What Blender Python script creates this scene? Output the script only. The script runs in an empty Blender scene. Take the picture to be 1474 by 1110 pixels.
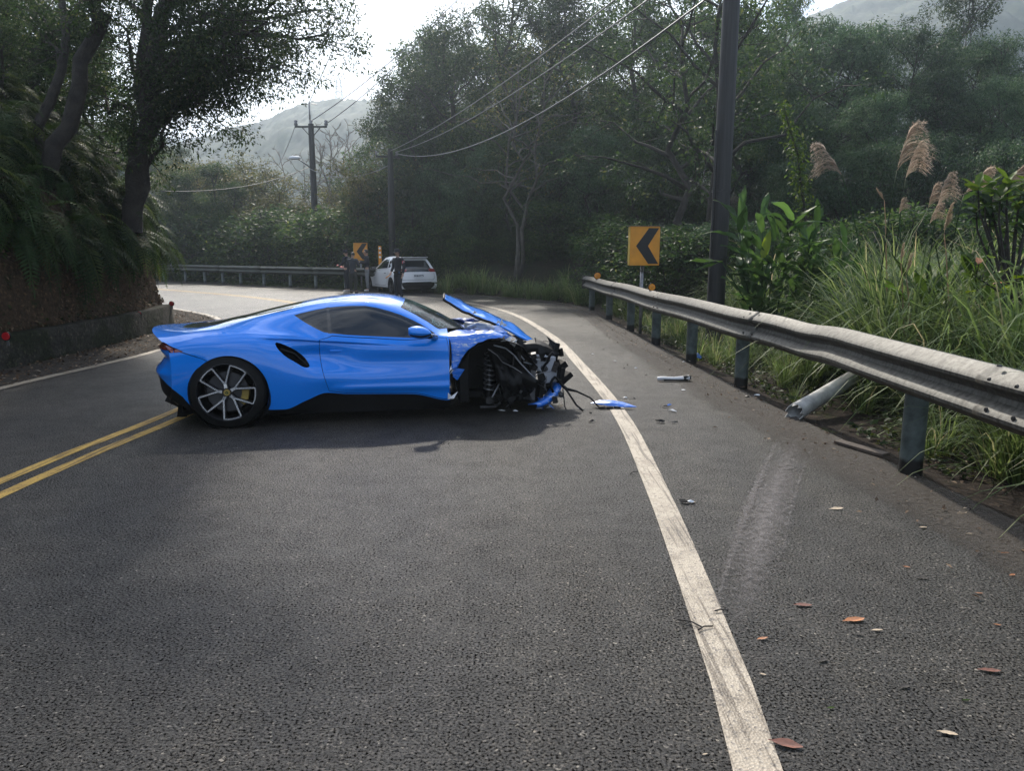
import bpy, bmesh, math, random
import numpy as np
from mathutils import Vector, Matrix, geometry, noise

random.seed(7)
R = math.radians
scene = bpy.context.scene
COL = scene.collection

# ------------------------------------------------------------------ camera, sky, sun, exposure
F_PX, PITCH, CAM_H = 1090.0, R(9.94), 1.60
cam_d = bpy.data.cameras.new("camera")
cam = bpy.data.objects.new("camera", cam_d)
COL.objects.link(cam)
cam.location = (0, 0, CAM_H)
cam.rotation_euler = (R(90) - PITCH, 0, 0)
cam_d.sensor_fit = 'HORIZONTAL'
cam_d.sensor_width = 36.0
cam_d.lens = 36.0 * F_PX / 1474.0
cam_d.clip_start = 0.05
cam_d.clip_end = 6000
scene.camera = cam

SUN_EL, SUN_AZ = R(41), R(-9)           # azimuth from +Y, positive towards +X
world = bpy.data.worlds.new("World")
scene.world = world
world.use_nodes = True
wn = world.node_tree.nodes
sky = wn.new("ShaderNodeTexSky")
sky.sky_type = 'NISHITA'
sky.sun_disc = False
sky.sun_elevation = SUN_EL
sky.sun_rotation = SUN_AZ
sky.altitude = 300
sky.air_density = 1.0
sky.dust_density = 1.8
sky.ozone_density = 1.0
bg = wn["Background"]
bg.inputs["Strength"].default_value = 0.15
wt = world.node_tree
tcw = wn.new("ShaderNodeTexCoord"); mpw = wn.new("ShaderNodeMapping"); mpw.inputs["Scale"].default_value = (1.0, 1.6, 3.4)
nzw = wn.new("ShaderNodeTexNoise"); nzw.inputs["Scale"].default_value = 1.9; nzw.inputs["Detail"].default_value = 7; nzw.inputs["Roughness"].default_value = .58; nzw.inputs["Distortion"].default_value = .5
rpw = wn.new("ShaderNodeValToRGB"); rpw.color_ramp.elements[0].position = .43; rpw.color_ramp.elements[1].position = .66
mxw = wn.new("ShaderNodeMix"); mxw.data_type = 'RGBA'
wt.links.new(tcw.outputs["Generated"], mpw.inputs[0]); wt.links.new(mpw.outputs[0], nzw.inputs["Vector"]); wt.links.new(nzw.outputs["Fac"], rpw.inputs[0])
wt.links.new(rpw.outputs[0], mxw.inputs[0]); wt.links.new(sky.outputs[0], mxw.inputs[6]); mxw.inputs[7].default_value = (7.2, 7.5, 7.9, 1)
wt.links.new(mxw.outputs[2], bg.inputs[0])


sun_d = bpy.data.lights.new("sun", 'SUN')
sun_d.energy = 3.0
sun_d.angle = R(2.0)
sun_d.color = (1.0, 0.93, 0.82)
sun = bpy.data.objects.new("sun", sun_d)
COL.objects.link(sun)
sdir = Vector((math.sin(SUN_AZ) * math.cos(SUN_EL), math.cos(SUN_AZ) * math.cos(SUN_EL), math.sin(SUN_EL)))
sun.rotation_euler = sdir.to_track_quat('Z', 'Y').to_euler()
sun.location = (0, 0, 60)

scene.view_settings.view_transform = 'Standard'
scene.view_settings.look = 'None'
scene.view_settings.gamma = 1.0
scene.view_settings.exposure = 0.72
scene.view_settings.use_curve_mapping = False
scene.cycles.use_denoising = True
scene.cycles.max_bounces = 6
scene.cycles.diffuse_bounces = 2
scene.cycles.glossy_bounces = 3
scene.cycles.transmission_bounces = 3
scene.cycles.transparent_max_bounces = 8
scene.cycles.volume_bounces = 0
scene.cycles.sample_clamp_indirect = 4.0

# ------------------------------------------------------------------ helpers: pixels of the photo to places
def ray(u, v):
    x = (u - 737) / F_PX
    y = -(v - 555) / F_PX
    return Vector((x, math.cos(PITCH) + y * math.sin(PITCH), -math.sin(PITCH) + y * math.cos(PITCH)))
def G(u, v, z=0.0):
    r = ray(u, v)
    return Vector((0, 0, CAM_H)) + r * ((z - CAM_H) / r.z)
def at(u, v, Y):
    r = ray(u, v)
    return Vector((0, 0, CAM_H)) + r * (Y / r.y)

# ------------------------------------------------------------------ materials
def new_mat(name):
    m = bpy.data.materials.new(name)
    m.use_nodes = True
    nt = m.node_tree
    return m, nt, nt.nodes["Principled BSDF"], nt.nodes["Material Output"]
def N(nt, typ, **kw):
    n = nt.nodes.new(typ)
    for k, v in kw.items():
        if k in n.inputs: n.inputs[k].default_value = v
        else: setattr(n, k, v)
    return n
def pos(nt, scale=None):
    g = N(nt, "ShaderNodeNewGeometry")
    return g.outputs["Position"]
def objc(nt):
    return N(nt, "ShaderNodeTexCoord").outputs["Object"]
def noise_n(nt, vec, scale, detail=4, rough=.55):
    n = N(nt, "ShaderNodeTexNoise")
    n.inputs["Scale"].default_value = scale
    n.inputs["Detail"].default_value = detail
    n.inputs["Roughness"].default_value = rough
    if vec is not None: nt.links.new(vec, n.inputs["Vector"])
    return n.outputs["Fac"]
def ramp(nt, fac, stops):
    r = N(nt, "ShaderNodeValToRGB")
    e = r.color_ramp.elements
    while len(e) < len(stops): e.new(.5)
    for el, (p, c) in zip(e, stops):
        el.position = p
        el.color = (*c, 1) if len(c) == 3 else c
    nt.links.new(fac, r.inputs[0])
    return r.outputs[0]
def mixc(nt, fac, a, b, blend='MIX'):
    m = N(nt, "ShaderNodeMix", data_type='RGBA', blend_type=blend)
    for i, v in ((0, fac), (6, a), (7, b)):
        if hasattr(v, 'is_linked') or hasattr(v, 'node'): nt.links.new(v, m.inputs[i])
        else: m.inputs[i].default_value = v if i == 0 else (*v, 1)
    return m.outputs[2]
def bump(nt, h, dist, strength=1.0, normal=None):
    b = N(nt, "ShaderNodeBump")
    b.inputs["Distance"].default_value = dist
    b.inputs["Strength"].default_value = strength
    nt.links.new(h, b.inputs["Height"])
    if normal is not None: nt.links.new(normal, b.inputs["Normal"])
    return b.outputs[0]
def plain(name, col, rough=.6, metal=0.0, vary=.25, scale=6.0, bmp=0.0, coat=0.0, spec=.5, emis=None):
    m, nt, p, o = new_mat(name)
    v = objc(nt)
    f = noise_n(nt, v, scale)
    d = tuple(c * (1 - vary) for c in col)
    l = tuple(min(1, c * (1 + vary)) for c in col)
    nt.links.new(ramp(nt, f, [(.3, d), (.7, l)]), p.inputs["Base Color"])
    p.inputs["Roughness"].default_value = rough
    p.inputs["Metallic"].default_value = metal
    p.inputs["Specular IOR Level"].default_value = spec
    if coat:
        p.inputs["Coat Weight"].default_value = coat
        p.inputs["Coat Roughness"].default_value = .03
    if bmp:
        f2 = noise_n(nt, v, scale * 6)
        nt.links.new(bump(nt, f2, bmp), p.inputs["Normal"])
    return m
def leafmat(name, stops, trans=.45, rough=.52, spec=.22, objvar=.4, tcol=1.6):
    m, nt, p, o = new_mat(name)
    a = N(nt, "ShaderNodeAttribute", attribute_name="rnd")
    c = ramp(nt, a.outputs["Fac"], stops)
    oi = N(nt, "ShaderNodeObjectInfo")
    mr = N(nt, "ShaderNodeMapRange")
    nt.links.new(oi.outputs["Random"], mr.inputs[0])
    mr.inputs[3].default_value = 1 - objvar
    mr.inputs[4].default_value = 1 + objvar
    hs = N(nt, "ShaderNodeHueSaturation")
    nt.links.new(mr.outputs[0], hs.inputs["Value"])
    nt.links.new(c, hs.inputs["Color"])
    nt.links.new(hs.outputs[0], p.inputs["Base Color"])
    p.inputs["Roughness"].default_value = rough
    p.inputs["Specular IOR Level"].default_value = spec
    t = N(nt, "ShaderNodeBsdfTranslucent")
    tc = N(nt, "ShaderNodeHueSaturation")
    tc.inputs["Value"].default_value = tcol
    tc.inputs["Saturation"].default_value = 1.1
    tc.inputs["Hue"].default_value = .485
    nt.links.new(hs.outputs[0], tc.inputs["Color"])
    nt.links.new(tc.outputs[0], t.inputs["Color"])
    mx = N(nt, "ShaderNodeMixShader")
    mx.inputs[0].default_value = trans
    nt.links.new(p.outputs[0], mx.inputs[1])
    nt.links.new(t.outputs[0], mx.inputs[2])
    nt.links.new(mx.outputs[0], o.inputs["Surface"])
    return m

M = {}
def build_mats():
    # asphalt: coarse dark aggregate with pale stones, broad wear and damp patches
    m, nt, p, o = new_mat("asphalt")
    v = pos(nt)
    vo = N(nt, "ShaderNodeTexVoronoi"); vo.inputs["Scale"].default_value = 120
    nt.links.new(v, vo.inputs["Vector"])
    st = N(nt, "ShaderNodeSeparateColor"); nt.links.new(vo.outputs["Color"], st.inputs[0])
    base = ramp(nt, st.outputs[0], [(0, (.016, .0150, .0140)), (.5, (.031, .0288, .0262)), (.88, (.056, .051, .045)), (.985, (.11, .10, .09)), (1, (.30, .28, .245))])
    big = noise_n(nt, v, .42, 5, .6)
    wear = ramp(nt, big, [(.3, (.70, .70, .72)), (.7, (1.40, 1.35, 1.26))])
    c = mixc(nt, 1.0, base, wear, 'MULTIPLY')
    p0 = noise_n(nt, v, 92, 4, .62); p1 = noise_n(nt, v, 4.5, 5, .7)
    pm = N(nt, "ShaderNodeMath", operation='MULTIPLY_ADD'); nt.links.new(p1, pm.inputs[0]); pm.inputs[1].default_value = .15; nt.links.new(p0, pm.inputs[2])
    ps = N(nt, "ShaderNodeMath", operation='SUBTRACT'); nt.links.new(pm.outputs[0], ps.inputs[0]); ps.inputs[1].default_value = .068
    pit = ps.outputs[0]
    c = mixc(nt, 1.0, c, ramp(nt, pit, [(.37, (.08, .08, .08)), (.45, (.66, .66, .66)), (.52, (.92, .92, .92)), (.64, (1.55, 1.52, 1.46))]), 'MULTIPLY')
    med = noise_n(nt, v, 5.5, 5, .65)
    c = mixc(nt, 1.0, c, ramp(nt, med, [(.3, (.80, .80, .80)), (.7, (1.15, 1.15, 1.15))]), 'MULTIPLY')
    mp = N(nt, "ShaderNodeMapping"); mp.inputs["Scale"].default_value = (1.6, .30, 1); nt.links.new(v, mp.inputs[0])
    str_ = noise_n(nt, mp.outputs[0], 1.0, 6, .65)
    c = mixc(nt, 1.0, c, ramp(nt, str_, [(.40, (.68, .68, .70)), (.62, (1.16, 1.13, 1.07))]), 'MULTIPLY')
    nt.links.new(c, p.inputs["Base Color"])
    rr = ramp(nt, big, [(.3, (.46,) * 3), (.7, (.32,) * 3)])
    nt.links.new(rr, p.inputs["Roughness"])
    nt.links.new(ramp(nt, pit, [(.40, (.0, .0, .0)), (.50, (.5, .5, .5)), (.66, (1.0, 1.0, 1.0))]), p.inputs["Specular IOR Level"])
    b1 = bump(nt, st.outputs[1], .0035, .7)
    b2 = bump(nt, pit, .016, 1.0, b1)
    nt.links.new(b2, p.inputs["Normal"])
    M['asphalt'] = m
    # road paints: worn thermoplastic with asphalt grain showing through
    for nm, col, dk in (("white_paint", (.44, .37, .28), (.15, .13, .11)), ("yellow_paint", (.60, .36, .06), (.30, .19, .06))):
        m, nt, p, o = new_mat(nm)
        v = pos(nt)
        vo = N(nt, "ShaderNodeTexVoronoi"); vo.inputs["Scale"].default_value = 95
        nt.links.new(v, vo.inputs["Vector"])
        st = N(nt, "ShaderNodeSeparateColor"); nt.links.new(vo.outputs["Color"], st.inputs[0])
        c = ramp(nt, st.outputs[0], [(0, dk), (.22, tuple(.85 * x for x in col)), (1, col)])
        n1 = noise_n(nt, v, 3.5, 6, .7)
        c = mixc(nt, 1.0, c, ramp(nt, n1, [(.36, (.62, .60, .58)), (.55, (1, 1, 1))]), 'MULTIPLY')
        mp = N(nt, "ShaderNodeMapping"); mp.inputs["Scale"].default_value = (34, .9, 1); nt.links.new(v, mp.inputs[0])
        n2 = noise_n(nt, mp.outputs[0], 1.0, 3, .6)
        c = mixc(nt, 1.0, c, ramp(nt, n2, [(.38, (.42, .40, .38)), (.47, (1, 1, 1))]), 'MULTIPLY')
        nt.links.new(c, p.inputs["Base Color"])
        p.inputs["Roughness"].default_value = .55
        nt.links.new(bump(nt, vo.outputs["Distance"], .004, .8), p.inputs["Normal"])
        M[nm] = m
    # scuff / skid marks: thin film with noise alpha
    for nm, col, lo, hi in (("pale_scuff", (.16, .143, .137), .46, .58), ("dirt_film", (.045, .035, .026), .38, .62)):
        m, nt, p, o = new_mat(nm)
        v = pos(nt)
        p.inputs["Base Color"].default_value = (*col, 1)
        p.inputs["Roughness"].default_value = .8
        a = N(nt, "ShaderNodeAttribute", attribute_name="rnd")
        n1 = noise_n(nt, v, 38, 4, .7)
        ad = N(nt, "ShaderNodeMath", operation='MULTIPLY'); nt.links.new(n1, ad.inputs[0]); nt.links.new(a.outputs["Fac"], ad.inputs[1])
        al = ramp(nt, ad.outputs[0], [(.25, (0, 0, 0)), (hi, (.75,) * 3)])
        tr = N(nt, "ShaderNodeBsdfTransparent"); mx = N(nt, "ShaderNodeMixShader")
        nt.links.new(al, mx.inputs[0]); nt.links.new(tr.outputs[0], mx.inputs[1]); nt.links.new(p.outputs[0], mx.inputs[2])
        nt.links.new(mx.outputs[0], o.inputs["Surface"])
        M[nm] = m
    # soils
    def soil(nm, a, b_, moss, mth=.56, scale=2.0):
        m, nt, p, o = new_mat(nm)
        v = pos(nt)
        n1 = noise_n(nt, v, scale * 8, 8, .7)
        c = ramp(nt, n1, [(.3, a), (.72, b_)])
        n2 = noise_n(nt, v, scale * .9, 6, .7)
        c = mixc(nt, ramp(nt, n2, [(mth, (0, 0, 0)), (mth + .08, (1, 1, 1))]), c, moss)
        vo = N(nt, "ShaderNodeTexVoronoi"); vo.inputs["Scale"].default_value = 30; nt.links.new(v, vo.inputs["Vector"])
        st = N(nt, "ShaderNodeSeparateColor"); nt.links.new(vo.outputs["Color"], st.inputs[0])
        c = mixc(nt, 1.0, c, ramp(nt, st.outputs[0], [(0, (.6, .6, .6)), (.9, (1.1, 1.1, 1.1)), (1, (1.9, 1.8, 1.6))]), 'MULTIPLY')
        nt.links.new(c, p.inputs["Base Color"])
        p.inputs["Roughness"].default_value = .92
        p.inputs["Specular IOR Level"].default_value = .2
        nt.links.new(bump(nt, n1, .06, 1.0), p.inputs["Normal"])
        M[nm] = m
    soil("verge_soil", (.022, .016, .012), (.07, .052, .04), (.045, .05, .015), .58)
    soil("bank_soil", (.035, .022, .013), (.125, .082, .048), (.03, .035, .012), .56)
    soil("forest_floor", (.012, .011, .008), (.04, .035, .02), (.018, .025, .010), .5)
    soil("gravel_strip", (.03, .024, .019), (.10, .085, .07), (.04, .038, .022), .62)
    soil("old_concrete", (.022, .020, .016), (.070, .064, .052), (.020, .024, .011), .47, 1.2)
    # hills far away
    m, nt, p, o = new_mat("wooded_hill")
    v = pos(nt)
    vo = N(nt, "ShaderNodeTexVoronoi"); vo.inputs["Scale"].default_value = .30; nt.links.new(v, vo.inputs["Vector"])
    n1 = noise_n(nt, v, .11, 8, .75)
    c = ramp(nt, n1, [(.36, (.010, .020, .012)), (.5, (.03, .046, .026)), (.68, (.085, .105, .055))])
    nt.links.new(c, p.inputs["Base Color"])
    p.inputs["Roughness"].default_value = .9
    M['wooded_hill'] = m
    # car paints and glass
    m, nt, p, o = new_mat("blue_car_paint")
    n1 = noise_n(nt, objc(nt), 900, 1)
    nt.links.new(ramp(nt, n1, [(.35, (.000, .190, .74)), (.65, (.001, .225, .86))]), p.inputs["Base Color"])
    p.inputs["Roughness"].default_value = .45; p.inputs["Metallic"].default_value = .0; p.inputs["Coat IOR"].default_value = 1.56; p.inputs["Specular IOR Level"].default_value = .1
    p.inputs["Coat Weight"].default_value = 1.0; p.inputs["Coat Roughness"].default_value = .02
    M['blue'] = m
    m, nt, p, o = new_mat("scraped_blue_paint")
    v = objc(nt)
    mp = N(nt, "ShaderNodeMapping"); mp.inputs["Scale"].default_value = (1, 3, 4); nt.links.new(v, mp.inputs[0])
    n1 = noise_n(nt, mp.outputs[0], 11, 7, .75)
    nt.links.new(ramp(nt, n1, [(.545, (.002, .140, .62)), (.58, (.22, .34, .60)), (.66, (.60, .62, .64))]), p.inputs["Base Color"])
    p.inputs["Roughness"].default_value = .3; p.inputs["Coat Weight"].default_value = .7
    M['blue_scraped'] = m
    m, nt, p, o = new_mat("tinted_glass")
    p.inputs["Base Color"].default_value = (.004, .008, .013, 1); p.inputs["Roughness"].default_value = .02
    p.inputs["Specular IOR Level"].default_value = .6; p.inputs["Coat Weight"].default_value = .25; p.inputs["Coat Roughness"].default_value = .02
    M['glass'] = m
    m, nt, p, o = new_mat("shattered_windscreen")
    v = objc(nt)
    vo = N(nt, "ShaderNodeTexVoronoi", feature='DISTANCE_TO_EDGE'); vo.inputs["Scale"].default_value = 22; nt.links.new(v, vo.inputs["Vector"])
    n1 = noise_n(nt, v, 3.2, 5, .65)
    cr = ramp(nt, vo.outputs["Distance"], [(.0, (.20, .32, .31)), (.06, (.04, .085, .085)), (.2, (.010, .020, .020))])
    msk = ramp(nt, n1, [(.50, (0, 0, 0)), (.64, (1, 1, 1))])
    nt.links.new(mixc(nt, msk, (.010, .015, .015), cr), p.inputs["Base Color"])
    p.inputs["Roughness"].default_value = .1; p.inputs["Specular IOR Level"].default_value = .12
    nt.links.new(bump(nt, n1, .03, .5), p.inputs["Normal"])
    M['windscreen'] = m
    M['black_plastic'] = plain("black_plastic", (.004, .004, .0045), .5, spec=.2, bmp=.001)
    M['gloss_black'] = plain("gloss_black", (.008, .008, .009), .08, coat=1.0)
    M['rubber'] = plain("rubber", (.007, .007, .007), .75, spec=.2, bmp=.002, scale=12)
    M['machined'] = plain("machined_alloy", (.62, .63, .66), .22, .9, .08)
    M['dark_alloy'] = plain("dark_alloy", (.020, .020, .023), .35, .5)
    M['disc'] = plain("brake_disc_steel", (.055, .055, .06), .4, .6)
    M['caliper'] = plain("brass_yellow", (.26, .18, .035), .45)
    M['badge_green'] = plain("dark_green_enamel", (.012, .05, .02), .25)
    M['grey_metal'] = plain("scuffed_grey_metal", (.22, .22, .23), .45, .7, .4, 9, .002)
    M['silver_plastic'] = plain("silver_grey_plastic", (.36, .38, .42), .4, .2, .15, 9)
    M['white_shard'] = plain("white_plastic_shard", (.65, .65, .66), .45)
    M['dark_metal'] = plain("sooty_metal", (.035, .034, .034), .5, .4, .5, 12, .003)
    M['red_lens'] = plain("dark_red_lens", (.22, .012, .010), .12, coat=1.0)
    M['white_car'] = plain("white_car_paint", (.74, .75, .77), .3, coat=1.0, vary=.02)
    M['plate'] = plain("white_plate", (.7, .72, .74), .5, vary=.05)
    M['ink'] = plain("dark_ink", (.015, .02, .05), .5)
    # street furniture
    m, nt, p, o = new_mat("weathered_galvanised")
    v = pos(nt)
    mp = N(nt, "ShaderNodeMapping"); mp.inputs["Scale"].default_value = (16, 16, 1.6); nt.links.new(v, mp.inputs[0])
    n1 = noise_n(nt, mp.outputs[0], 1.6, 6, .7)
    n2 = noise_n(nt, v, 26, 5, .7)
    c = ramp(nt, n1, [(.34, (.034, .030, .023)), (.5, (.095, .09, .077)), (.70, (.16, .155, .137))])
    c = mixc(nt, 1.0, c, ramp(nt, n2, [(.3, (.65, .64, .58)), (.6, (1.05, 1.05, 1.05))]), 'MULTIPLY')
    nt.links.new(c, p.inputs["Base Color"]); p.inputs["Metallic"].default_value = .25; p.inputs["Roughness"].default_value = .58
    nt.links.new(bump(nt, n2, .003, .6), p.inputs["Normal"])
    M['galv'] = m
    m, nt, p, o = new_mat("green_grey_post_paint")
    v = pos(nt)
    n1 = noise_n(nt, v, 7, 6, .7)
    c = ramp(nt, n1, [(.3, (.035, .045, .042)), (.6, (.10, .125, .12)), (.75, (.16, .17, .16))])
    sx = N(nt, "ShaderNodeSeparateXYZ"); nt.links.new(v, sx.inputs[0])
    ad = N(nt, "ShaderNodeMath", operation='ADD'); nt.links.new(sx.outputs[2], ad.inputs[0])
    ml = N(nt, "ShaderNodeMath", operation='MULTIPLY'); nt.links.new(n1, ml.inputs[0]); ml.inputs[1].default_value = .08
    nt.links.new(ml.outputs[0], ad.inputs[1])
    c = mixc(nt, ramp(nt, ad.outputs[0], [(.14, (0, 0, 0)), (.17, (1, 1, 1))]), (.012, .011, .010), c)
    nt.links.new(c, p.inputs["Base Color"]); p.inputs["Roughness"].default_value = .55; p.inputs["Metallic"].default_value = .2
    M['post'] = m
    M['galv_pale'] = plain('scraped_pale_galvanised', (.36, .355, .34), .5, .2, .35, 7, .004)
    M['galv_far'] = plain('dark_green_galvanised', (.042, .047, .036), .6, .2, .35, 1.5)  # darker, greener metal for the far rail
    M['sign_yellow'] = plain("amber_sign_sheeting", (.66, .27, .02), .45, vary=.12, scale=5)
    M['sign_edge'] = plain("pale_sign_edge", (.62, .42, .08), .5)
    M['sign_black'] = plain("sign_black", (.008, .008, .009), .5)
    M['amber'] = plain("amber_reflector", (.72, .26, .01), .2, coat=1.0)
    M['red_refl'] = plain("red_reflector", (.42, .015, .02), .25, coat=.8)
    m, nt, p, o = new_mat("dark_pole_wood")
    v = pos(nt)
    mp = N(nt, "ShaderNodeMapping"); mp.inputs["Scale"].default_value = (30, 30, 1.0); nt.links.new(v, mp.inputs[0])
    n1 = noise_n(nt, mp.outputs[0], 1.0, 6, .65)
    nt.links.new(ramp(nt, n1, [(.3, (.008, .008, .008)), (.7, (.034, .032, .032))]), p.inputs["Base Color"])
    p.inputs["Roughness"].default_value = .6
    nt.links.new(bump(nt, n1, .012, .6), p.inputs["Normal"])
    M['pole'] = m
    M['bark'] = plain("dark_bark", (.030, .025, .020), .9, vary=.5, scale=5, bmp=.03)
    M['pale_bark'] = plain("pale_bark", (.085, .078, .066), .9, vary=.35, scale=4, bmp=.02)
    M['bare_twig'] = plain("bare_twig_bark", (.13, .11, .09), .9, vary=.3)
    M['wire'] = plain("weathered_cable", (.10, .105, .11), .35, .3)
    M['insulator'] = plain("grey_porcelain", (.16, .16, .17), .3)
    M['wood_board'] = plain("weathered_board", (.085, .065, .05), .85, vary=.35, scale=8, bmp=.01)
    M['skin'] = plain("skin", (.42, .26, .19), .5, vary=.08)
    M['hair'] = plain("black_hair", (.010, .009, .008), .5)
    M['navy'] = plain("navy_cloth", (.010, .013, .022), .85, vary=.3, scale=9, bmp=.004)
    M['char'] = plain("charcoal_cloth", (.030, .035, .045), .85, vary=.3, scale=9, bmp=.004)
    M['greycloth'] = plain("grey_cloth", (.20, .21, .22), .85, vary=.2, scale=9, bmp=.004)
    M['olive'] = plain("dark_olive_cloth", (.025, .027, .022), .85, vary=.3, scale=9)
    M['white_shoe'] = plain("pale_shoe", (.55, .54, .52), .6)
    M['redcloth'] = plain("bright_red_plastic", (.55, .03, .05), .5)
    M['paper'] = plain("white_paper", (.75, .75, .74), .6, vary=.03)
    # foliage
    M['leaf_dark'] = leafmat("evergreen_leaf", [(0, (.014, .032, .011)), (.6, (.036, .070, .022)), (.92, (.075, .115, .036)), (1, (.13, .15, .055))])
    M['leaf_blue'] = leafmat("laurel_leaf", [(0, (.018, .040, .020)), (.6, (.046, .086, .040)), (1, (.10, .15, .075))], trans=.36, rough=.5)
    M['leaf_warm'] = leafmat("olive_leaf", [(0, (.030, .038, .012)), (.6, (.085, .092, .028)), (1, (.17, .15, .06))], trans=.4)
    M['leaf_bright'] = leafmat("fresh_leaf", [(0, (.022, .045, .010)), (.6, (.055, .10, .020)), (1, (.11, .15, .03))], trans=.45)
    M['fern'] = leafmat("fern_frond", [(0, (.012, .028, .009)), (.6, (.034, .062, .018)), (.9, (.075, .10, .03)), (1, (.10, .08, .03))], trans=.38, spec=.12, rough=.6, objvar=.3)
    M['grass'] = leafmat("grass_blade", [(0, (.045, .075, .024)), (.5, (.11, .165, .055)), (.85, (.20, .245, .10)), (1, (.34, .30, .17))], trans=.42, objvar=.25)
    M['cover'] = leafmat("ground_cover_leaf", [(0, (.012, .024, .007)), (.6, (.035, .06, .015)), (1, (.085, .10, .03))], trans=.3)
    M['ginger'] = leafmat("ginger_leaf", [(0, (.024, .058, .018)), (.7, (.058, .115, .032)), (1, (.11, .18, .055))], trans=.42, rough=.45, objvar=.35)
    M['ginger_lit'] = leafmat("lit_and_yellow_leaf", [(0, (.13, .20, .02)), (1, (.20, .26, .03))], trans=.5, rough=.32, objvar=.1)  # sunlight painted into one ginger leaf; yellowing shrub leaves share the colour
    M['plume'] = leafmat("dry_plume", [(0, (.29, .235, .175)), (1, (.56, .475, .375))], trans=.4, rough=.8, spec=.1, objvar=.15)
    M['plume_pale'] = leafmat("pale_dry_plume", [(0, (.30, .23, .15)), (1, (.5, .41, .29))], trans=.4, rough=.8, spec=.1, objvar=.1)
    M['litter'] = leafmat("dead_leaf", [(0, (.030, .018, .010)), (.55, (.11, .065, .035)), (.9, (.24, .17, .11)), (1, (.36, .31, .25))], trans=.1, rough=.7, objvar=0)
    M['leaf_orange'] = plain("orange_dead_leaf", (.36, .14, .05), .55, vary=.45, scale=30)
    M['leaf_rust'] = plain("rust_dead_leaf", (.16, .06, .038), .6, vary=.5, scale=30)
    M['leaf_tan'] = plain("tan_dead_leaf", (.46, .36, .25), .65, vary=.2, scale=30)
    M['leaf_black'] = plain("blackened_dead_leaf", (.022, .018, .015), .7, vary=.3, scale=30)
build_mats()

# ------------------------------------------------------------------ mesh helpers
def link(o, parent=None):
    COL.objects.link(o)
    if parent is not None: o.parent = parent
    return o
def set_attr(me, vals):
    a = me.attributes.new("rnd", 'FLOAT', 'POINT')
    a.data.foreach_set("value", np.asarray(vals, dtype=np.float32))
def np_mesh(name, V, F, mat, rnd=None, smooth=False):
    """V (n,3), F (m,k) with equal-size polygons"""
    V = np.asarray(V, dtype=np.float32); F = np.asarray(F, dtype=np.int32)
    me = bpy.data.meshes.new(name)
    m, k = F.shape
    me.vertices.add(len(V)); me.vertices.foreach_set("co", V.ravel())
    me.loops.add(m * k); me.loops.foreach_set("vertex_index", F.ravel())
    me.polygons.add(m)
    me.polygons.foreach_set("loop_start", np.arange(0, m * k, k, dtype=np.int32))
    me.polygons.foreach_set("loop_total", np.full(m, k, dtype=np.int32))
    if smooth: me.polygons.foreach_set("use_smooth", np.ones(m, dtype=bool))
    me.update(calc_edges=True)
    me.materials.append(mat)
    if rnd is not None: set_attr(me, rnd)
    return me
def obj(name, me, parent=None, loc=None, rot=None):
    o = bpy.data.objects.new(name, me)
    if loc is not None: o.location = loc
    if rot is not None: o.rotation_euler = rot
    return link(o, parent)
def empty(name, loc=(0, 0, 0), rz=0.0):
    o = bpy.data.objects.new(name, None)
    o.empty_display_size = .2
    o.location = loc; o.rotation_euler = (0, 0, rz)
    return link(o)
def tag(o, label=None, cat=None, group=None, kind=None):
    if label: o['label'] = label
    if cat: o['category'] = cat
    if group: o['group'] = group
    if kind: o['kind'] = kind
    return o
def copy_tree(o, parent=None, **kw):
    c = o.copy(); COL.objects.link(c)
    if parent is not None: c.parent = parent
    for ch in list(o.children): copy_tree(ch, c)
    return c

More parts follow.
